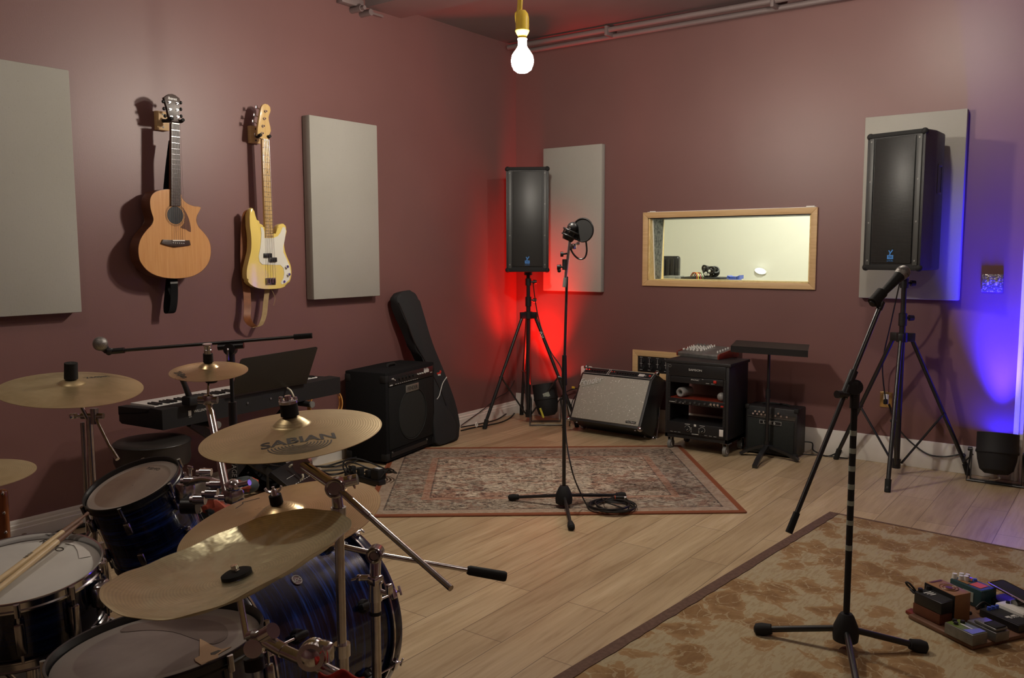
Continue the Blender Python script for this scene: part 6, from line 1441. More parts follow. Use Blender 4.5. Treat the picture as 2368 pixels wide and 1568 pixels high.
for k in range(3):
    a = k*2*PI/3+.5; d = V((math.cos(a), math.sin(a), 0)); q = V((2.97, -5.29, 0))+d*.222; t_l = MB().tube([q+Z*.52, q+Z*.1, q+d*.03+Z*.012], .006); lo = ft.p('leg', t_l, 'chrome'); ft.p('leg_foot', MB().cyl(q+d*.03, q+d*.03+Z*.03, .014), 'rubber', parent=lo); ft.p('leg_bracket', MB().box(q-d*.012+Z*.42, (.04, .04, .06), .008), 'dkchrome')
# bass drum: axis along the wall direction, front head away from the camera
bdR = .279; bc = V((2.459, -4.413, .306)); L_b = .43
bd_ = T('bass_drum', 'large dark blue streaked bass drum with black hoops behind the bronze cymbals', 'drum', bc, axes((1, 0, 0), (0, 1, 0)))
bd_.p('shell', MB().lathe([(bdR-.008, 0), (bdR, 0), (bdR, -L_b), (bdR-.008, -L_b), (bdR-.008, 0)], seg=96), 'wrap', local=True)
for z in (-.002, -L_b-.038):
    bd_.p('hoop', MB().lathe([(bdR-.004, z), (bdR+.012, z), (bdR+.014, z+.004), (bdR+.014, z+.036), (bdR+.012, z+.04), (bdR-.004, z+.04), (bdR-.004, z)], seg=96), 'wrap_dk', local=True); 
    bd_.p('hoop_trim', MB().lathe([(bdR+.0135, z+(.002 if z > -.1 else .032)), (bdR+.0155, z+(.002 if z > -.1 else .032)), (bdR+.0155, z+(.008 if z > -.1 else .038)), (bdR+.0135, z+(.008 if z > -.1 else .038))], seg=96), 'chrome', local=True)
bd_.p('front_head', MB().lathe([(0, .012), (bdR-.004, .012), (bdR-.004, .008), (0, .008)], seg=64), 'matte', local=True); bd_.p('batter_head', MB().lathe([(0, -L_b-.012), (bdR-.004, -L_b-.012), (bdR-.004, -L_b-.008), (0, -L_b-.008)], seg=64), 'coated', local=True)
for k in range(8):
    a = PI/2+.38+k*PI/4; d = V((math.cos(a), math.sin(a), 0)); tg = V((-d.y, d.x, 0)); rm = Matrix((d, tg, Z)).transposed()
    for zz in (-.09, -L_b+.09):
        b = MB(); b.cyl(d*(bdR-.002)+V((0, 0, zz)), d*(bdR+.018)+V((0, 0, zz)), .022, .017, 20); b.box(d*(bdR+.014)+V((0, 0, zz)), (.026, .02, .05), .007, rm); bd_.p('lug', b, 'black', local=True)
    for z0, z1 in ((-.08, .045), (-L_b+.08, -L_b-.045)):
        b = MB(); b.cyl(d*(bdR+.020)+V((0, 0, z0)), d*(bdR+.020)+V((0, 0, z1)), .0035, seg=8); s = 1 if z1 > 0 else -1; b.box(d*(bdR+.018)+V((0, 0, z1-s*.028)), (.02, .034, .02), .004, rm); b.box(d*(bdR+.022)+V((0, 0, z1)), (.006, .03, .006), .002, rm); bd_.p('tension_rod', b, 'chrome', local=True)
# round badge on the shell
q = W(688, 1340, 2.45); loc = bd_.inv @ q; a_ = math.atan2(loc.y, loc.x)
for _ in range(60):   # walk along the view ray to the shell
    dd = ray(688, 1340); 
for s_i in range(400):
    q = CAM+ray(686, 1342)*(1.9+s_i*.003); loc = bd_.inv @ q
    if math.hypot(loc.x, loc.y) < bdR+.001 and -L_b < loc.z < 0: break
a_ = math.atan2(loc.y, loc.x); d = V((math.cos(a_), math.sin(a_), 0)); cb = d*(bdR+.0005)+V((0, 0, loc.z))
b = MB().cyl(cb, cb+d*.002, .017, seg=28); M['maroonb'] = mat('maroon_badge', (.10, .02, .03), .35); bb_ = bd_.p('badge', b, 'maroonb', local=True)
tg = V((-d.y, d.x, 0)); b = MB(); b.torus(cb+d*.0025, d, .0145, .001, 28, 6); b.text('PDC', .013, cb+d*.0026, V((0, 0, 1)), tg if tg.y > 0 or True else -tg, .0003); bd_.p('badge_print', b, 'print', parent=bb_, local=True)
for s in (-1, 1):
    b = MB(); p0 = bc+V((s*.25, -.13, -.12)); b.tube([p0, V((bc.x+s*.36, bc.y-.05, .02))], .007); bd_.p('spur', b, 'chrome')

# ---- cymbals
def zprof(R, rb, hb, bow):
    def z(r):
        if r >= rb: return bow*(1-(r/R)**1.6)/(1-(rb/R)**1.6)
        return bow+hb*math.cos(r/rb*PI/2)**.8
    return z
def cymbal(label, c, n, R, mt, bell=.19, hb=.024, bow=.022, xd=(1, 0, 0), warp=None, name='cymbal', hole=.006, group='bronze cymbals on stands'):
    t = T(name, label, 'cymbal', V(c), axes(xd, n), group=group); rb = R*bell; zf_ = zprof(R, rb, hb, bow)
    rs_ = [hole, rb*.3, rb*.5, rb*.7, rb*.85, rb*.95, rb*1.03, rb*1.15]+[rb*1.15+(R-rb*1.15)*k/14 for k in range(1, 15)]
    up = [(r, zf_(r)+.0006) for r in rs_]; dn = [(r, zf_(r)-.0006) for r in rs_][::-1]
    t.p('bronze_disc', MB().lathe(up+dn+[up[0]], seg=96, fn=warp), mt, local=True, smooth=50); t.zf = zf_; t.R = R; return t
def cym_text(t, txt, size, x0, y0, x1, y1, sx=1.0, shear=0, name='logo', extra=None, mt='printk'):
    q, q2 = on_disc(t, x0, y0, .015), on_disc(t, x1, y1, .015); dx = V((q2.x-q.x, q2.y-q.y, 0)); m_ = (q+q2)/2; dx.normalize(); dy = V((-dx.y, dx.x, 0)); b = MB()
    b.text(txt, size, (m_.x, m_.y, 0), dx, dy, .0, shear, sx, bold=size*.028)
    if extra: extra(b, V((m_.x, m_.y, 0)), dx, dy)
    for v in b.bm.verts: v.co.z = t.zf(math.hypot(v.co.x, v.co.y))+.0011
    return t.p(name, b, mt, local=True, smooth=0)
cy_r = cymbal('wide ride cymbal on the far left, its black sleeve on top, under the far microphone', (1.263, -4.615, .950), (.135, -.024, .991), .254, 'brass', .19, .020, .020)
cym_text(cy_r, 'Zildjian', .035, 208, 874, 240, 868)
cy_s = cymbal('small splash cymbal with a tall chrome and black top, in front of the piano keys', (2.012, -4.521, 1.068), (.1, -.087, .991), .127, 'brass2', .26, .018, .014)
cym_text(cy_s, 'Zildjian', .028, 403, 852, 432, 868, 1.0, .2)
def rings(b, m_, dx, dy):
    for k in range(8):
        r = .074-.0078*k; N_ = 40; a = [PI*1.0+PI*j/N_ for j in range(N_+1)]
        A = [b.bm.verts.new(m_+dx*(r*math.cos(x))*.92+dy*(r*math.sin(x)*.62-.020)) for x in a]; B = [b.bm.verts.new(m_+dx*((r-.0032)*math.cos(x))*.92+dy*((r-.0032)*math.sin(x)*.62-.020)) for x in a]
        for j in range(N_): b.face([A[j], A[j+1], B[j+1], B[j]])
cy_b = cymbal('bronze crash cymbal with a dark maker name and rings printed on it', CAM+(V((2.796, -4.814, 1.003))-CAM)*.889, (-.003, -.109, .994), .2032, 'brass', .2, .022, .022)
cym_text(cy_b, 'SABIAN', .0425, 615, 1030, 765, 1006, 1.12, 0, extra=rings)
cy_c = cymbal('bronze crash cymbal low behind the pale china cymbal, a wing nut on its bell', CAM+(V((2.981, -5.002, .856))-CAM)*1.111, (-.057, -.195, .979), .254, 'brass2', .24, .028, .022)
b = MB(); 
# scratched line marks on the low crash
def scratch(t, pts, r=.0016):
    Q = [on_disc(t, x, y, .012) for x, y in pts]; Q = cr([V((q.x, q.y, t.zf(math.hypot(q.x, q.y))+.0012)) for q in Q], 4); return t.p('pen_mark', MB().ribbon(Q, [V((0, 0, 0))+ (V((-(Q[min(i+1, len(Q)-1)]-Q[max(i-1, 0)]).y, (Q[min(i+1, len(Q)-1)]-Q[max(i-1, 0)]).x, 0)).normalized()*r*2) for i in range(len(Q))], .0004), 'printk', local=True)
scratch(cy_c, [(600, 1150), (585, 1153), (570, 1156), (560, 1157), (561, 1162), (555, 1167), (545, 1174)])
w_ = lambda a, r: (r/.23)**2*(.006*math.cos(2*(a-.9))+.009*math.cos(3*(a-2.1)))+.016*max(0, (r-.165)/.065)**1.6-.006+.0012*math.sin(14*a+r*60)*(r/.23)
ch = cymbal('pale hammered china cymbal with a wavy upturned edge, nearest the camera', (3.174, -5.269, .885), (-.171, -.14, .975), .230, 'china', .13, -.006, -.026, warp=w_)
hh_c = W(-81, 1102, 2.42)
hh1 = cymbal('hi-hat cymbal cut off by the left edge above the snare drum', hh_c, (.02, -.03, 1), .178, 'brass', .22, .022, .014, name='hi_hat_cymbal', group=None)
t2 = T('hi_hat_stand', 'hi-hat stand at the left edge of the picture, mostly out of view', 'cymbal stand', V((hh_c.x, hh_c.y, 0))); c_ = V((hh_c.x, hh_c.y, 0))
t2.p('pole', MB().cyl(c_+Z*.1, c_+Z*(hh_c.z-.03), .011).cyl(c_+Z*(hh_c.z-.03), c_+Z*(hh_c.z+.2), .0035), 'steel')
for k in range(3):
    a = k*2*PI/3; t2.p('leg', MB().tube([c_+Z*.35, c_+V((math.cos(a), math.sin(a), 0))*.26+Z*.01], .008), 'steel')
# ---- stands
def top_felt(t, cyt, hgt, r_f, sleeve='rubber', wing=True, nut_h=.03):
    n = cyt.m.to_3x3() @ Z; o = cyt.m.translation+n*cyt.zf(0.006); t.p('felt', MB().cyl(o+n*.001, o+n*hgt, r_f, r_f*.96, 24), sleeve)
    t.p('threaded_rod', MB().cyl(o-n*.05, o+n*(hgt+nut_h), .004), 'chrome')
    if wing:
        x_, y_, z_ = frame(n); x_ = (RGT-n*RGT.dot(n)).normalized(); y_ = n.cross(x_)
        b = MB(); b.cyl(o+n*hgt, o+n*(hgt+.014), .0095, .007, 14)
        for s in (-1, 1): b.ribbon([o+n*(hgt+.005)+x_*s*.006, o+n*(hgt+.012)+x_*s*.017, o+n*(hgt+.021)+x_*s*.021], y_*.006, .005)
        t.p('wing_nut', b, 'chrome')
    t.p('lower_felt', MB().cyl(o-n*.028, o-n*.012, .017), 'rubber'); return o, n
def legs(t, c, z0=.38, r=.30, a0=.4):
    for k in range(3):
        a = a0+k*2*PI/3; d = V((math.cos(a), math.sin(a), 0)); l_ = t.p('leg', MB().tube([c+d*.02+Z*z0, c+d*r+Z*.02], .009), 'steel'); t.p('brace', MB().tube([c+Z*.12, c+d*(r*.55)+Z*(z0*.5)], .006), 'steel'); t.p('rubber_foot', MB().cyl(c+d*r, c+d*r+Z*.035, .014), 'rubber', parent=l_)
# ride stand
cr0 = W(207, 975, 3.33); cr0 = V((cr0.x, cr0.y, 0)); t2 = T('cymbal_stand', 'chrome stand holding the wide ride cymbal at the far left', 'cymbal stand', cr0, group='chrome cymbal stands')
zt = zat(cr0.x, cr0.y, 965); o, n = top_felt(t2, cy_r, .062, .0245, wing=False, nut_h=.0)
t2.p('pole', MB().cyl(cr0+Z*.08, cr0+Z*zt, .0125), 'steel'); t2.p('upper_tube', MB().cyl(cr0+Z*(zt-.02), o-n*.03, .008), 'steel')
zz = cr0+Z*(zt+.005); b = MB(); b.cyl(zz-RGT*.03, zz+RGT*.055, .012); b.cyl(zz+RGT*.02-Z*.03, zz+RGT*.02+Z*.03, .015); t2.p('clamp', b, 'dkchrome'); b = MB(); b.cyl(zz-RGT*.03, zz-RGT*.06, .006); b.box(zz-RGT*.06, (.012, .035, .02), .004); t2.p('wing_screw', b, 'chrome')
e_ = W(272, 1062, 3.25); t2.p('boom_rod', MB().cyl(zz+RGT*.02, e_.lerp(zz, .25), .006).cyl(e_.lerp(zz, .27), e_, .0085), 'steel'); legs(t2, cr0)
b = MB(); b.cyl(cr0-RGT*.03+Z*.2, cr0-RGT*.028+Z*(zt-.02), .008); t2.p('second_tube', b, 'dkchrome')
# splash arm: rises from the bass drum mount
p_t = cy_s.m.translation; pb = W(526, 1148, 2.62); t2 = T('splash_arm', 'chrome arm carrying the small splash cymbal up from the bass drum mount', 'cymbal stand', pb, group=None)
o, n = top_felt(t2, cy_s, .030, .0165, wing=False, nut_h=.01); b = MB(); b.lathe([(0, .03), (.013, .03), (.013, .043), (.011, .045), (.012, .055), (.0155, .058), (.0155, .063), (0, .064)], o, n, 20); t2.p('drum_key_nut', b, 'chrome')
pc2 = W(481, 925, 2.86); t2.p('rod', MB().cyl(o-n*.03, pc2, .0045), 'chrome'); t2.p('rubber_washer', MB().lathe([(0, -.004), (.018, -.004), (.022, .004), (0, .006)], W(489, 881, 2.88), n, 20), 'rubber')
b = MB(); b.box(pc2, (.035, .03, .036), .009); b.cyl(pc2-RGT*.032, pc2+RGT*.032, .012); t2.p('clamp', b, 'dkchrome'); 
t2.p('tube', MB().cyl(pc2-Z*.01, pc2.lerp(pb, .13), .010).cyl(pc2.lerp(pb, .13), pb, .0125), 'steel')
# mount cluster on the bass drum
t3 = T('tom_mount', 'cluster of chrome tom mount clamps and ball joints between tom and bass drum', 'drum hardware', W(520, 1165, 2.6))
mb_c = V((bc.x-.12, bc.y-.2, bc.z+.245)); b = MB(); cl = W(540, 1125, 2.62); b.sphere(cl, .024, 20); t3.p('ball_joint', b, 'chrome'); t3.p('joint_body', MB().box(cl+V((.0, .0, -.03)), (.05, .05, .045), .012), 'dkchrome'); t3.p('post', MB().cyl(cl-Z*.03, mb_c, .012), 'steel')
arm = [W(432, 1118, 2.72), W(470, 1108, 2.7), W(510, 1118, 2.66), W(536, 1128, 2.62)]; t3.p('tom_arm', MB().tube(arm, .010, 10, 4), 'chrome')
for (x, y, d_, r_) in ((440, 1112, 2.72, .014), (476, 1092, 2.72, .012), (500, 1120, 2.66, .013), (462, 1155, 2.68, .017), (520, 1150, 2.62, .010), (490, 1142, 2.66, .016)):
    q = W(x, y, d_); b = MB(); b.cyl(q-RGT*.018, q+RGT*.018, r_, seg=16); b.cyl(q-RGT*.03, q-RGT*.018, r_*.6, seg=10); t3.p('clamp', b, 'dkchrome' if r_ > .013 else 'chrome')
for (x, y) in ((440, 1090), (476, 1095)):
    q = W(x, y, 2.74); b = MB(); b.cyl(q-Z*.02, q+Z*.012, .005); b.box(q+Z*.012, (.028, .006, .012), .003); t3.p('wing_bolt', b, 'chrome')
q = W(577, 1116, 2.6); b = MB(); b.cyl(cl, q, .009); t3.p('side_screw', b, 'chrome')
# tom bracket
rt.p('mount_bracket', MB().box(W(428, 1140, 2.76), (.05, .05, .07), .012), 'dkchrome')
rt2 = W(443, 1170, 2.72); b = MB(); b.cyl(rt2-RGT*.03, rt2+RGT*.02, .025); rt.p('mount_rosette', b, 'black')
# boom stand of the printed crash
t2p = W(700, 1074, 1.95); pcl = W(778, 1127, 1.87); pend = W(1043, 1361, 1.62)
cs0 = W(784, 1180, 2.10); base = V((pcl.x, pcl.y, 0)); base = V((W(786, 1300, 1.88).x, W(786, 1300, 1.88).y, 0)); 
t2 = T('cymbal_stand', 'chrome boom stand holding the printed crash cymbal, its rod pointing down right', 'cymbal stand', base, group='chrome cymbal stands')
o, n = top_felt(t2, cy_b, .030, .0205, wing=False, nut_h=.016); b = MB(); b.lathe([(0, .030), (.0215, .030), (.0215, .036), (.018, .038), (.008, .038), (.007, .047), (0, .048)], o, n, 24)
for s_ in (-1, 1): b.box(o+n*.040+RGT*s_*.016, (.010, .008, .010), .003)
t2.p('clamp_nut', b, 'chrome')
t2.p('tilter', MB().cyl(o-n*.03, t2p+V((0, 0, 0)), .0075).cyl(t2p-FWD*.012, t2p+FWD*.012, .020), 'dkchrome')
du = (pend-pcl).normalized(); t2.p('boom_rod', MB().cyl(t2p, pcl+du*.0, .012).cyl(pcl, pcl+du*((pend-pcl).length*.32), .0075).cyl(pcl+du*((pend-pcl).length*.32), pend, .0062), 'steel')
b = MB(); b.cyl(pcl-FWD*.018, pcl+FWD*.02, .021, seg=24); b.torus(pcl-FWD*.018, FWD, .018, .004, 24, 8); t2.p('ratchet', b, 'dkchrome'); b = MB(); q = pcl+RGT*.018+UPV*.012; b.cyl(q, q+RGT*.028+UPV*.006, .012); t2.p('ratchet_cap', b, 'chrome'); q = W(808, 1104, 1.86); b = MB(); b.ribbon([pcl+RGT*.04, q], UPV*.006, .006); b.sphere(q, .006, 8); t2.p('wing_lever', b, 'chrome')
bz = zat(base.x, base.y, 1185); t2.p('neck_tube', MB().cyl(pcl-UPV*.015, base+Z*bz, .0115, .0125), 'dkchrome')
t2.p('pole', MB().cyl(base+Z*zat(base.x, base.y, 1490), base+Z*bz, .0105), 'steel'); t2.p('lower_pole', MB().cyl(base+Z*.1, base+Z*zat(base.x, base.y, 1490), .0145), 'steel')
b = MB(); zc_ = zat(base.x, base.y, 1496); b.cyl(base+Z*(zc_-.02), base+Z*(zc_+.008), .0185); b.cyl(base+Z*(zc_-.005), base+Z*(zc_-.005)-RGT*.045, .007); b.box(base+Z*(zc_-.005)-RGT*.05, (.02, .02, .03), .005); t2.p('height_clamp', b, 'chrome')
b = MB(); zc_ = bz; b.cyl(base+Z*(zc_-.012), base+Z*(zc_+.012), .0165); t2.p('collar', b, 'dkchrome'); legs(t2, base, .3, .26, 1.2)
# stand of the low crash
pl_ = W(668, 1236, 2.17); pc3 = W(868, 1281, 2.20); pe3 = W(1166, 1333, 2.26); b3 = W(868, 1400, 2.20); b3 = V((b3.x, b3.y, 0)); du = (pe3-pc3).normalized()
t2 = T('cymbal_stand', 'chrome boom stand of the low crash cymbal, with a black counterweight pointing right', 'cymbal stand', b3, group='chrome cymbal stands')
o, n = top_felt(t2, cy_c, .024, .0165, nut_h=.022)
t2.p('tilter', MB().cyl(o-n*.03, pl_, .007).sphere(pl_, .014), 'dkchrome'); k0 = pe3-du*.10
t2.p('boom_rod', MB().cyl(pl_, pc3, .0075).cyl(pc3, k0, .0062), 'steel'); t2.p('counterweight', MB().lathe([(0, 0), (.010, 0), (.0125, .006), (.0135, .1), (.0115, .105), (0, .105)], k0, du, 20), 'rubber')
b = MB(); b.cyl(pc3-FWD*.02, pc3+FWD*.02, .0215, seg=24); b.torus(pc3-FWD*.02, FWD, .016, .005, 24, 8); b.cyl(pc3-FWD*.026, pc3-FWD*.018, .009); t2.p('ratchet', b, 'dkchrome')
z1 = zat(b3.x, b3.y, 1310); z2 = zat(b3.x, b3.y, 1345); b = MB(); b.cyl(pc3-UPV*.01, b3+Z*z2, .015, .014); b.box(b3+Z*(z2+.005), (.034, .034, .025), .006); t2.p('neck', b, 'chrome')
z3 = zat(b3.x, b3.y, 1358); b = MB(); b.cyl(b3+Z*(z3-.035), b3+Z*(z3+.01), .018, .0165); q = b3+Z*(z3-.005); b.cyl(q, q+RGT*.03-UPV*.012, .007); b.box(q+RGT*.036, (.012, .02, .028), .004); q = q+Z*.03; b.cyl(q, q-RGT*.035, .008); b.sphere(q-RGT*.04, .009, 10); b.cyl(q-RGT*.04, q-RGT*.06-UPV*.006, .003); t2.p('height_clamp', b, 'chrome')
t2.p('pole', MB().cyl(b3+Z*.1, b3+Z*zat(b3.x, b3.y, 1415), .0125).cyl(b3+Z*zat(b3.x, b3.y, 1415), b3+Z*z3, .0145), 'steel'); t2.p('collar', MB().cyl(b3+Z*zat(b3.x, b3.y, 1421), b3+Z*zat(b3.x, b3.y, 1413), .0155), 'rubber'); legs(t2, b3, .3, .26, .2)
# china arm in the foreground
q0, q1_, q2_, q3 = W(555, 1388, 1.62), W(571, 1476, 1.58), W(592, 1492, 1.56), W(722, 1535, 1.50)
qe = W(905, 1625, 1.42); bs_ = V((qe.x, qe.y, 0)); t2 = T('cymbal_stand', 'chrome arm and clamps of the pale china cymbal along the bottom edge', 'cymbal stand', bs_, group='chrome cymbal stands')
n = ch.m.to_3x3() @ Z; o = ch.m.translation+n*ch.zf(.006); 
x_ = (RGT-n*RGT.dot(n)).normalized(); 
t2.p('felt', MB().lathe([(0, -.001), (.029, -.001), (.029, .006), (.023, .009), (0, .009)], o+n*.003, n, 28), 'rubber'); t2.p('top_nut', MB().cyl(o+n*.008, o+n*.024, .007).box(o+n*.014, (.02, .008, .008), .002), 'chrome')
t2.p('rod', MB().cyl(o-n*.01, q0, .0045).cyl(q0, q1_, .0062), 'chrome')
b = MB(); b.cyl(q2_-FWD*.02, q2_+FWD*.02, .017, seg=20); b.box(q2_, (.026, .026, .03), .006); t2.p('clamp', b, 'chrome'); b = MB(); b.cyl(W(578, 1472, 1.56), W(590, 1468, 1.55), .010); t2.p('clamp_screw', b, 'chrome')
b = MB(); q = W(620, 1472, 1.56); b.cyl(W(598, 1478, 1.56), W(632, 1458, 1.54), .0145); t2.p('tilter_barrel', b, 'chrome'); b = MB(); b.cyl(W(586, 1520, 1.57), W(590, 1548, 1.57), .018); t2.p('rubber_grip', b, 'rubber')
t2.p('arm_tube', MB().cyl(W(610, 1478, 1.555), W(655, 1505, 1.535), .013).cyl(W(655, 1505, 1.535), q3, .0115).cyl(q3, qe, .0125), 'steel')
b = MB(); q = W(724, 1512, 1.49); b.sphere(q, .026, 20); b.cyl(q-FWD*.02, q+FWD*.015, .024); t2.p('hinge', b, 'chrome'); b = MB(); q = W(752, 1506, 1.485); b.box(q, (.03, .02, .035), .006); b.cyl(q, W(738, 1500, 1.48), .012); b.sphere(W(760, 1498, 1.48), .007, 10); b.sphere(W(758, 1520, 1.48), .007, 10); t2.p('hinge_wing', b, 'chrome')
t2.p('pole', MB().cyl(bs_+Z*.1, qe, .0125), 'steel'); legs(t2, bs_, .3, .28, .7)
# red cloth hanging over the arm
M['redcloth'] = noisy('red_terry_cloth', (.38, .02, .01), (.30, .015, .008), 60, .95, bump=.5)
b = MB(); N1, N2 = 14, 8; G_ = []
for i in range(N1+1):
    row = []
    for j in range(N2+1):
        u, v_ = i/N1, j/N2; x = 738+u*105; y = 1546+9*math.sin(u*9)+u*8+abs(v_-.35)*90; dd = 1.47-.06*math.sin(v_*PI)+.012*math.sin(u*11+v_*5); row.append(b.bm.verts.new(W(x, y, dd)))
    G_.append(row)
for i in range(N1):
    for j in range(N2): b.face([G_[i][j], G_[i+1][j], G_[i+1][j+1], G_[i][j+1]])
rc_ = solo('red_cloth', b, 'redcloth', 'red cloth draped over the chrome cymbal arm at the bottom edge', 'cloth', W(790, 1560, 1.45)); md = rc_.modifiers.new('thickness', 'SOLIDIFY'); md.thickness = .006; md2 = rc_.modifiers.new('soft', 'SUBSURF'); md2.levels = 1; md2.render_levels = 2

# ================================================================== PEDALBOARD ON THE LEAF RUG
zr_ = .0105
pL_, pB_ = onF(2099, 1430, zr_), onF(2250, 1505, zr_); pu_ = (pL_-pB_); pu_.z = 0; lw = pu_.length; pu_.normalize(); pv_ = V((pu_.y, -pu_.x, 0))
if pv_.dot(V((FWD.x, FWD.y, 0))) < 0: pv_ = -pv_
# local x runs from the near corner to the left corner, y away to the right
RPb = Matrix((pu_, pv_, pu_.cross(pv_))).transposed()
sgn = 1 if pu_.cross(pv_).z > 0 else -1
def pb(x, y, z): return V((pB_.x, pB_.y, zr_))+pu_*x+pv_*y+Z*z
def pbox(x0, x1, y0, y1, z0, z1, bev=.004): return MB().hexa([pb(x0, y0, z0), pb(x1, y0, z0), pb(x1, y1, z0), pb(x0, y1, z0), pb(x0, y0, z1), pb(x1, y0, z1), pb(x1, y1, z1), pb(x0, y1, z1)], bev)
t2 = T('pedalboard', 'brown wooden board on the tan rug carrying guitar pedals, lower right', 'pedalboard', pb(lw/2, .3, 0))
t2.p('board', pbox(0, lw, 0, .62, 0, .018, .006), 'mahog2' if 'mahog2' in M else 'mahog')
def loc_pb(x, y, z):      # board coordinates of a picture point at height z
    P = onF(x, y, zr_+z); d = P-V((pB_.x, pB_.y, P.z)); return d.dot(pu_), d.dot(pv_)
def pedal(x0, x1, y0, y1, h, body_m, top_m, label, knobs=(), foot=True, tilt=0.0, z0=.019, stompx=None, extra=None):
    t = T('effect_pedal', label, 'guitar pedal', pb((x0+x1)/2, (y0+y1)/2, z0), group=None)
    b = MB().hexa([pb(x0, y0, z0), pb(x1, y0, z0), pb(x1, y1, z0), pb(x0, y1, z0), pb(x0, y0, z0+h), pb(x1, y0, z0+h), pb(x1, y1, z0+h+tilt), pb(x0, y1, z0+h+tilt)], .003); t.p('case', b, body_m)
    if top_m: b = MB().hexa([pb(x0+.004, y0+.004, z0+h), pb(x1-.004, y0+.004, z0+h), pb(x1-.004, y1-.004, z0+h+tilt), pb(x0+.004, y1-.004, z0+h+tilt), pb(x0+.004, y0+.004, z0+h+.0012), pb(x1-.004, y0+.004, z0+h+.0012), pb(x1-.004, y1-.004, z0+h+.0012+tilt), pb(x0+.004, y1-.004, z0+h+.0012+tilt)]); t.p('top_plate', b, top_m)
    for (u, v, r, kh, km) in knobs:
        x, y = x0+(x1-x0)*u, y0+(y1-y0)*v; zz = z0+h+tilt*v; t.p('knob', MB().cyl(pb(x, y, zz), pb(x, y, zz+kh), r, r*.85, 16), km)
    return t
# place by the corners seen in the photograph
def rect(c1, c2, z):       # near-left and far-right corners on the picture
    a, b_ = loc_pb(*c1, z), loc_pb(*c2, z); return min(a[0], b_[0]), max(a[0], b_[0]), min(a[1], b_[1]), max(a[1], b_[1])
# green pedal at the near corner
g_ = loc_pb(2249, 1469, .062); 
pedal(g_[0]-.002, g_[0]+.122, g_[1], g_[1]+.075, .042, 'greymetal', 'greenp', 'grey metal pedal with a green and lilac top at the near corner of the pedalboard', ((.9, .5, .009, .01, 'black'), (.75, .3, .009, .01, 'black'), (.75, .75, .009, .01, 'black')))
q0x, q0y = g_[0], g_[1]; tp_ = T('pedal_decal', 'lilac end of the green pedal with a white wordmark', 'decal', pb(q0x+.02, q0y+.03, .0625)) if False else None
gp = [o for o in bpy.data.objects if o.name.startswith('effect_pedal') and o.parent is None][-1]
b = MB().hexa([pb(q0x+.004, q0y+.004, .0622), pb(q0x+.045, q0y+.004, .0622), pb(q0x+.03, q0y+.071, .0622), pb(q0x+.004, q0y+.071, .0622), pb(q0x+.004, q0y+.004, .0634), pb(q0x+.045, q0y+.004, .0634), pb(q0x+.03, q0y+.071, .0634), pb(q0x+.004, q0y+.071, .0634)])
build('decal', b, 'skyp', gp, gp.matrix_world.inverted())
b = MB(); b.box(pb(q0x+.06, q0y+.04, .0636), (.05, .008, .0006), 0, RPb); build('print', b, 'print', gp, gp.matrix_world.inverted())
# grey treadle-topped pedal
g_ = loc_pb(2304, 1462, .06); x0, y0 = g_[0], g_[1]
pt = pedal(x0, x0+.125, y0, y0+.07, .036, 'greymetal', None, 'grey pedal with a dark rubber foot switch, right of the green topped pedal'); pt.p('switch_plate', pbox(x0+.004, x0+.1, y0+.003, y0+.067, .056, .068, .006), 'greymetal'); pt.p('rubber_pad', pbox(x0+.008, x0+.06, y0+.008, y0+.062, .068, .071, .003), 'rubber')
# black pedal row behind
g_ = loc_pb(2345, 1442, .05); x0, y0 = g_[0], g_[1]
pt = pedal(x0-.02, x0+.15, y0+.0, y0+.13, .03, 'black', 'matte', 'flat black pedal with small blue knobs on the right part of the board', tuple((.85, .15+.17*k, .008, .014, 'blue') for k in range(5)))
b = MB(); 
for k in range(3): b.box(pb(x0+.05-.0*k, y0+.03+.03*k, .0508), (.012, .02, .0006), 0, RPb)
b.text('BOSS', .02, pb(x0+.04, y0+.05, .0508), pv_ if sgn < 0 else -pv_, pu_ , .0003); pt.p('panel_print', b, 'print')
g_ = loc_pb(2368, 1410, .07); x0, y0 = g_[0], g_[1]
pt = pedal(x0-.02, x0+.10, y0-.03, y0+.10, .045, 'white', 'white_trim', 'white pedal cut off by the right edge of the picture', ((.8, .3, .008, .01, 'black'),))
# black pedal with wooden side and jack at the left corner
g_ = loc_pb(2172, 1452, .01); x0, y0 = g_[0], g_[1]
t2 = T('wooden_pedal_box', 'dark reddish wooden box under the black pedal at the left corner of the board', 'box', pb(x0+.05, y0+.05, .02)); t2.p('box', pbox(x0, x0+.13, y0-.0, y0+.10, .019, .062), 'amber_dk' if 'amber_dk' in M else 'mahog')
pt = pedal(x0-.005, x0+.125, y0+.0, y0+.085, .045, 'black', 'matte', 'black pedal with faint white lettering at the left end of the pedalboard', ((.9, .2, .010, .014, 'black'), (.9, .7, .010, .014, 'black')), z0=.063, tilt=.006)
b = MB()
for k in range(3): b.box(pb(x0+.09-.012*k, y0+.035, .1125), (.006, .045-.008*k, .0006), 0, RPb)
pt.p('panel_print', b, 'print'); 
for k in range(2): pt.p('jack_nut', MB().sphere(pb(x0+.127+.0*k, y0+.01+.02*k-.0, .095-.01*k), .004, 8), 'chrome')
b = MB(); q = pb(x0+.125, y0+.0, .10); b.tube([q, q+pu_*.02+Z*.01, W(2118, 1368, depth(q)+.02), W(2104, 1350, depth(q)+.03), W(2095, 1347, depth(q)+.04), W(2100, 1355, depth(q)+.04), W(2112, 1366, depth(q)+.02)], .004, 8, 4); solo('patch_cable', b, 'cable', 'small black patch cable loop sticking up at the left corner of the pedalboard', 'cable', q)
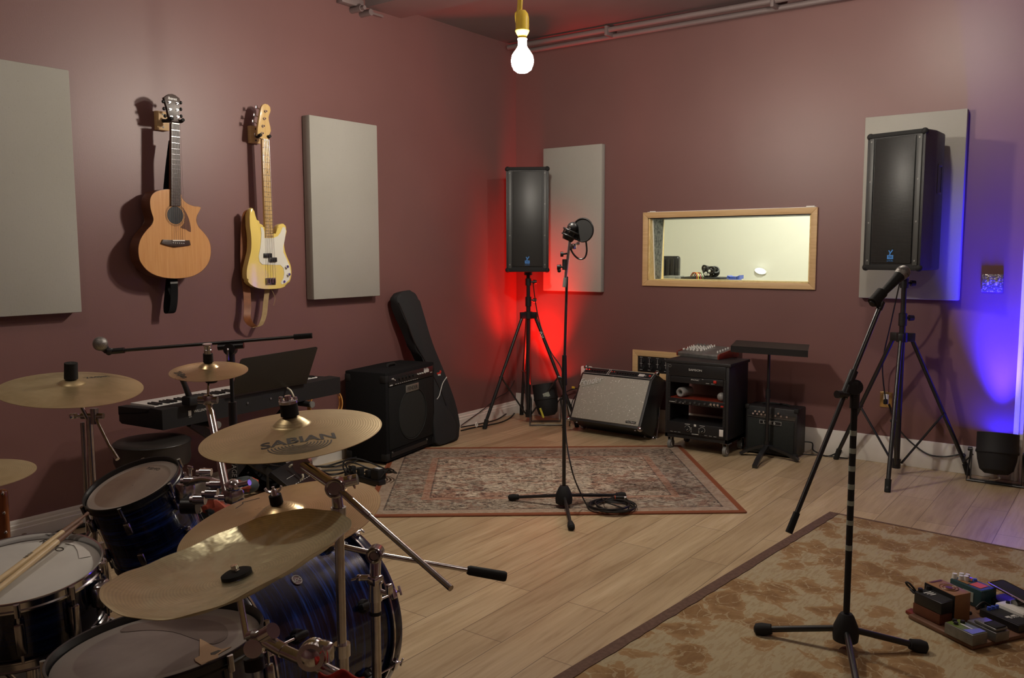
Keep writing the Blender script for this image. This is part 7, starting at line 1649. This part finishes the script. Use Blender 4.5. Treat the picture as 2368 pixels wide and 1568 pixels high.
b = MB(); q = onF(2104, 1412, .012); b.prism([onF(x, y, zr_+.001) for x, y in ((2094, 1418), (2107, 1412), (2120, 1418), (2135, 1428), (2120, 1432))], (0, 0, .012), .002); solo('wood_wedge', b, 'redwood', 'reddish wedge of wood at the left tip of the pedalboard', 'wood piece', q)
# tan case pedal standing tall
zt = .13
g0 = loc_pb(2208, 1378, zt); g1 = loc_pb(2251, 1372, zt); g2 = loc_pb(2139, 1332, zt+.006)
x0, y0 = g0; wpx = .062; lpx = .145
t2 = T('effect_pedal', 'tall tan orange pedal with a dark round emblem on top, behind the black left pedal', 'guitar pedal', pb(x0+.07, y0+.03, .02))
b = MB().hexa([pb(x0, y0, .019), pb(x0+.14, y0, .019), pb(x0+.14, y0+.085, .019), pb(x0, y0+.085, .019), pb(x0, y0, zt), pb(x0+.14, y0, zt+.004), pb(x0+.14, y0+.085, zt+.004), pb(x0, y0+.085, zt)], .002); t2.p('case', b, 'tanbox')
t2.p('side_plate', MB().hexa([pb(x0-.001, y0-.002, .03), pb(x0+.141, y0-.002, .03), pb(x0+.141, y0+.001, .03), pb(x0-.001, y0+.001, .03), pb(x0-.001, y0-.002, zt-.002), pb(x0+.141, y0-.002, zt+.002), pb(x0+.141, y0+.001, zt+.002), pb(x0-.001, y0+.001, zt-.002)]), 'matte')
b = MB(); cc_ = pb(x0+.065, y0+.043, zt+.0025)
for r_ in (.034, .022): b.torus(cc_, Z, r_, .0016, 32, 4)
b.cyl(cc_, cc_+Z*.0012, .013, seg=20); b.box(pb(x0+.128, y0+.043, zt+.0045), (.010, .06, .001), 0, RPb); t2.p('emblem', b, 'mahog')
# multi-knob dark teal pedal
g0 = loc_pb(2275, 1367, .10); x0, y0 = g0[0]+.01, g0[1]
pt = pedal(x0, x0+.15, y0, y0+.085, .075, 'teal', 'teal', 'dark teal pedal with orange artwork and a cluster of white knobs', ((.95, .2, .011, .022, 'white'), (.8, .3, .010, .02, 'white'), (.9, .55, .011, .022, 'white'), (.7, .45, .011, .022, 'white'), (.8, .75, .010, .02, 'white'), (.62, .6, .007, .016, 'chrome'), (.6, .85, .008, .01, 'blue')))
b = MB().hexa([pb(x0+.02, y0+.02, .0955), pb(x0+.07, y0+.015, .0955), pb(x0+.075, y0+.065, .0955), pb(x0+.025, y0+.07, .0955), pb(x0+.02, y0+.02, .0966), pb(x0+.07, y0+.015, .0966), pb(x0+.075, y0+.065, .0966), pb(x0+.025, y0+.07, .0966)]); pt.p('artwork', b, 'orange')
b = MB(); b.box(pb(x0+.1, y0+.02, .0962), (.05, .02, .001), 0, RPb); pt.p('artwork_band', b, 'tanbox')
b = MB(); b.box(pb(x0+.06, y0-.001, .055), (.05, .002, .04), .0, RPb); pt.p('side_artwork', b, 'teal_pale' if 'teal_pale' in M else 'tape')
# wah treadle
g0 = loc_pb(2368, 1382, .11); x0, y0 = g0
t2 = T('wah_pedal', 'black rocker pedal with a pale metal edge at the right edge behind the others', 'guitar pedal', pb(x0+.08, y0+.03, .02)); t2.p('base', pbox(x0-.06, x0+.15, y0-.01, y0+.085, .019, .06, .006), 'black')
b = MB().hexa([pb(x0-.07, y0-.005, .08), pb(x0+.155, y0-.005, .105), pb(x0+.155, y0+.08, .105), pb(x0-.07, y0+.08, .08), pb(x0-.07, y0-.005, .092), pb(x0+.155, y0-.005, .117), pb(x0+.155, y0+.08, .117), pb(x0-.07, y0+.08, .092)], .010); t2.p('treadle', b, 'rubber')
t2.p('treadle_edge', MB().tube([pb(x0-.07, y0-.006, .088), pb(x0+.150, y0-.006, .113), pb(x0+.157, y0+.0, .113)], .003, 6), 'chrome'); t2.p('pivot', MB().cyl(pb(x0+.04, y0, .07), pb(x0+.04, y0+.07, .07), .015), 'greymetal')
for k, (a_, b_) in enumerate((((2210, 1425), (2245, 1418)), ((2258, 1405), (2290, 1402)))):
    p0, p1 = onF(*a_, .05), onF(*b_, .05); b = MB(); b.tube([p0, (p0+p1)/2+Z*.02, p1], .004, 6, 4); b.cyl(p0-Z*.004, p0+(p1-p0).normalized()*.02, .007); b.cyl(p1, p1-(p1-p0).normalized()*.02, .007); solo('patch_cable', b, 'cable', ('left' if k == 0 else 'right')+' short black patch lead between the pedals in the middle of the board', 'cable', p0)
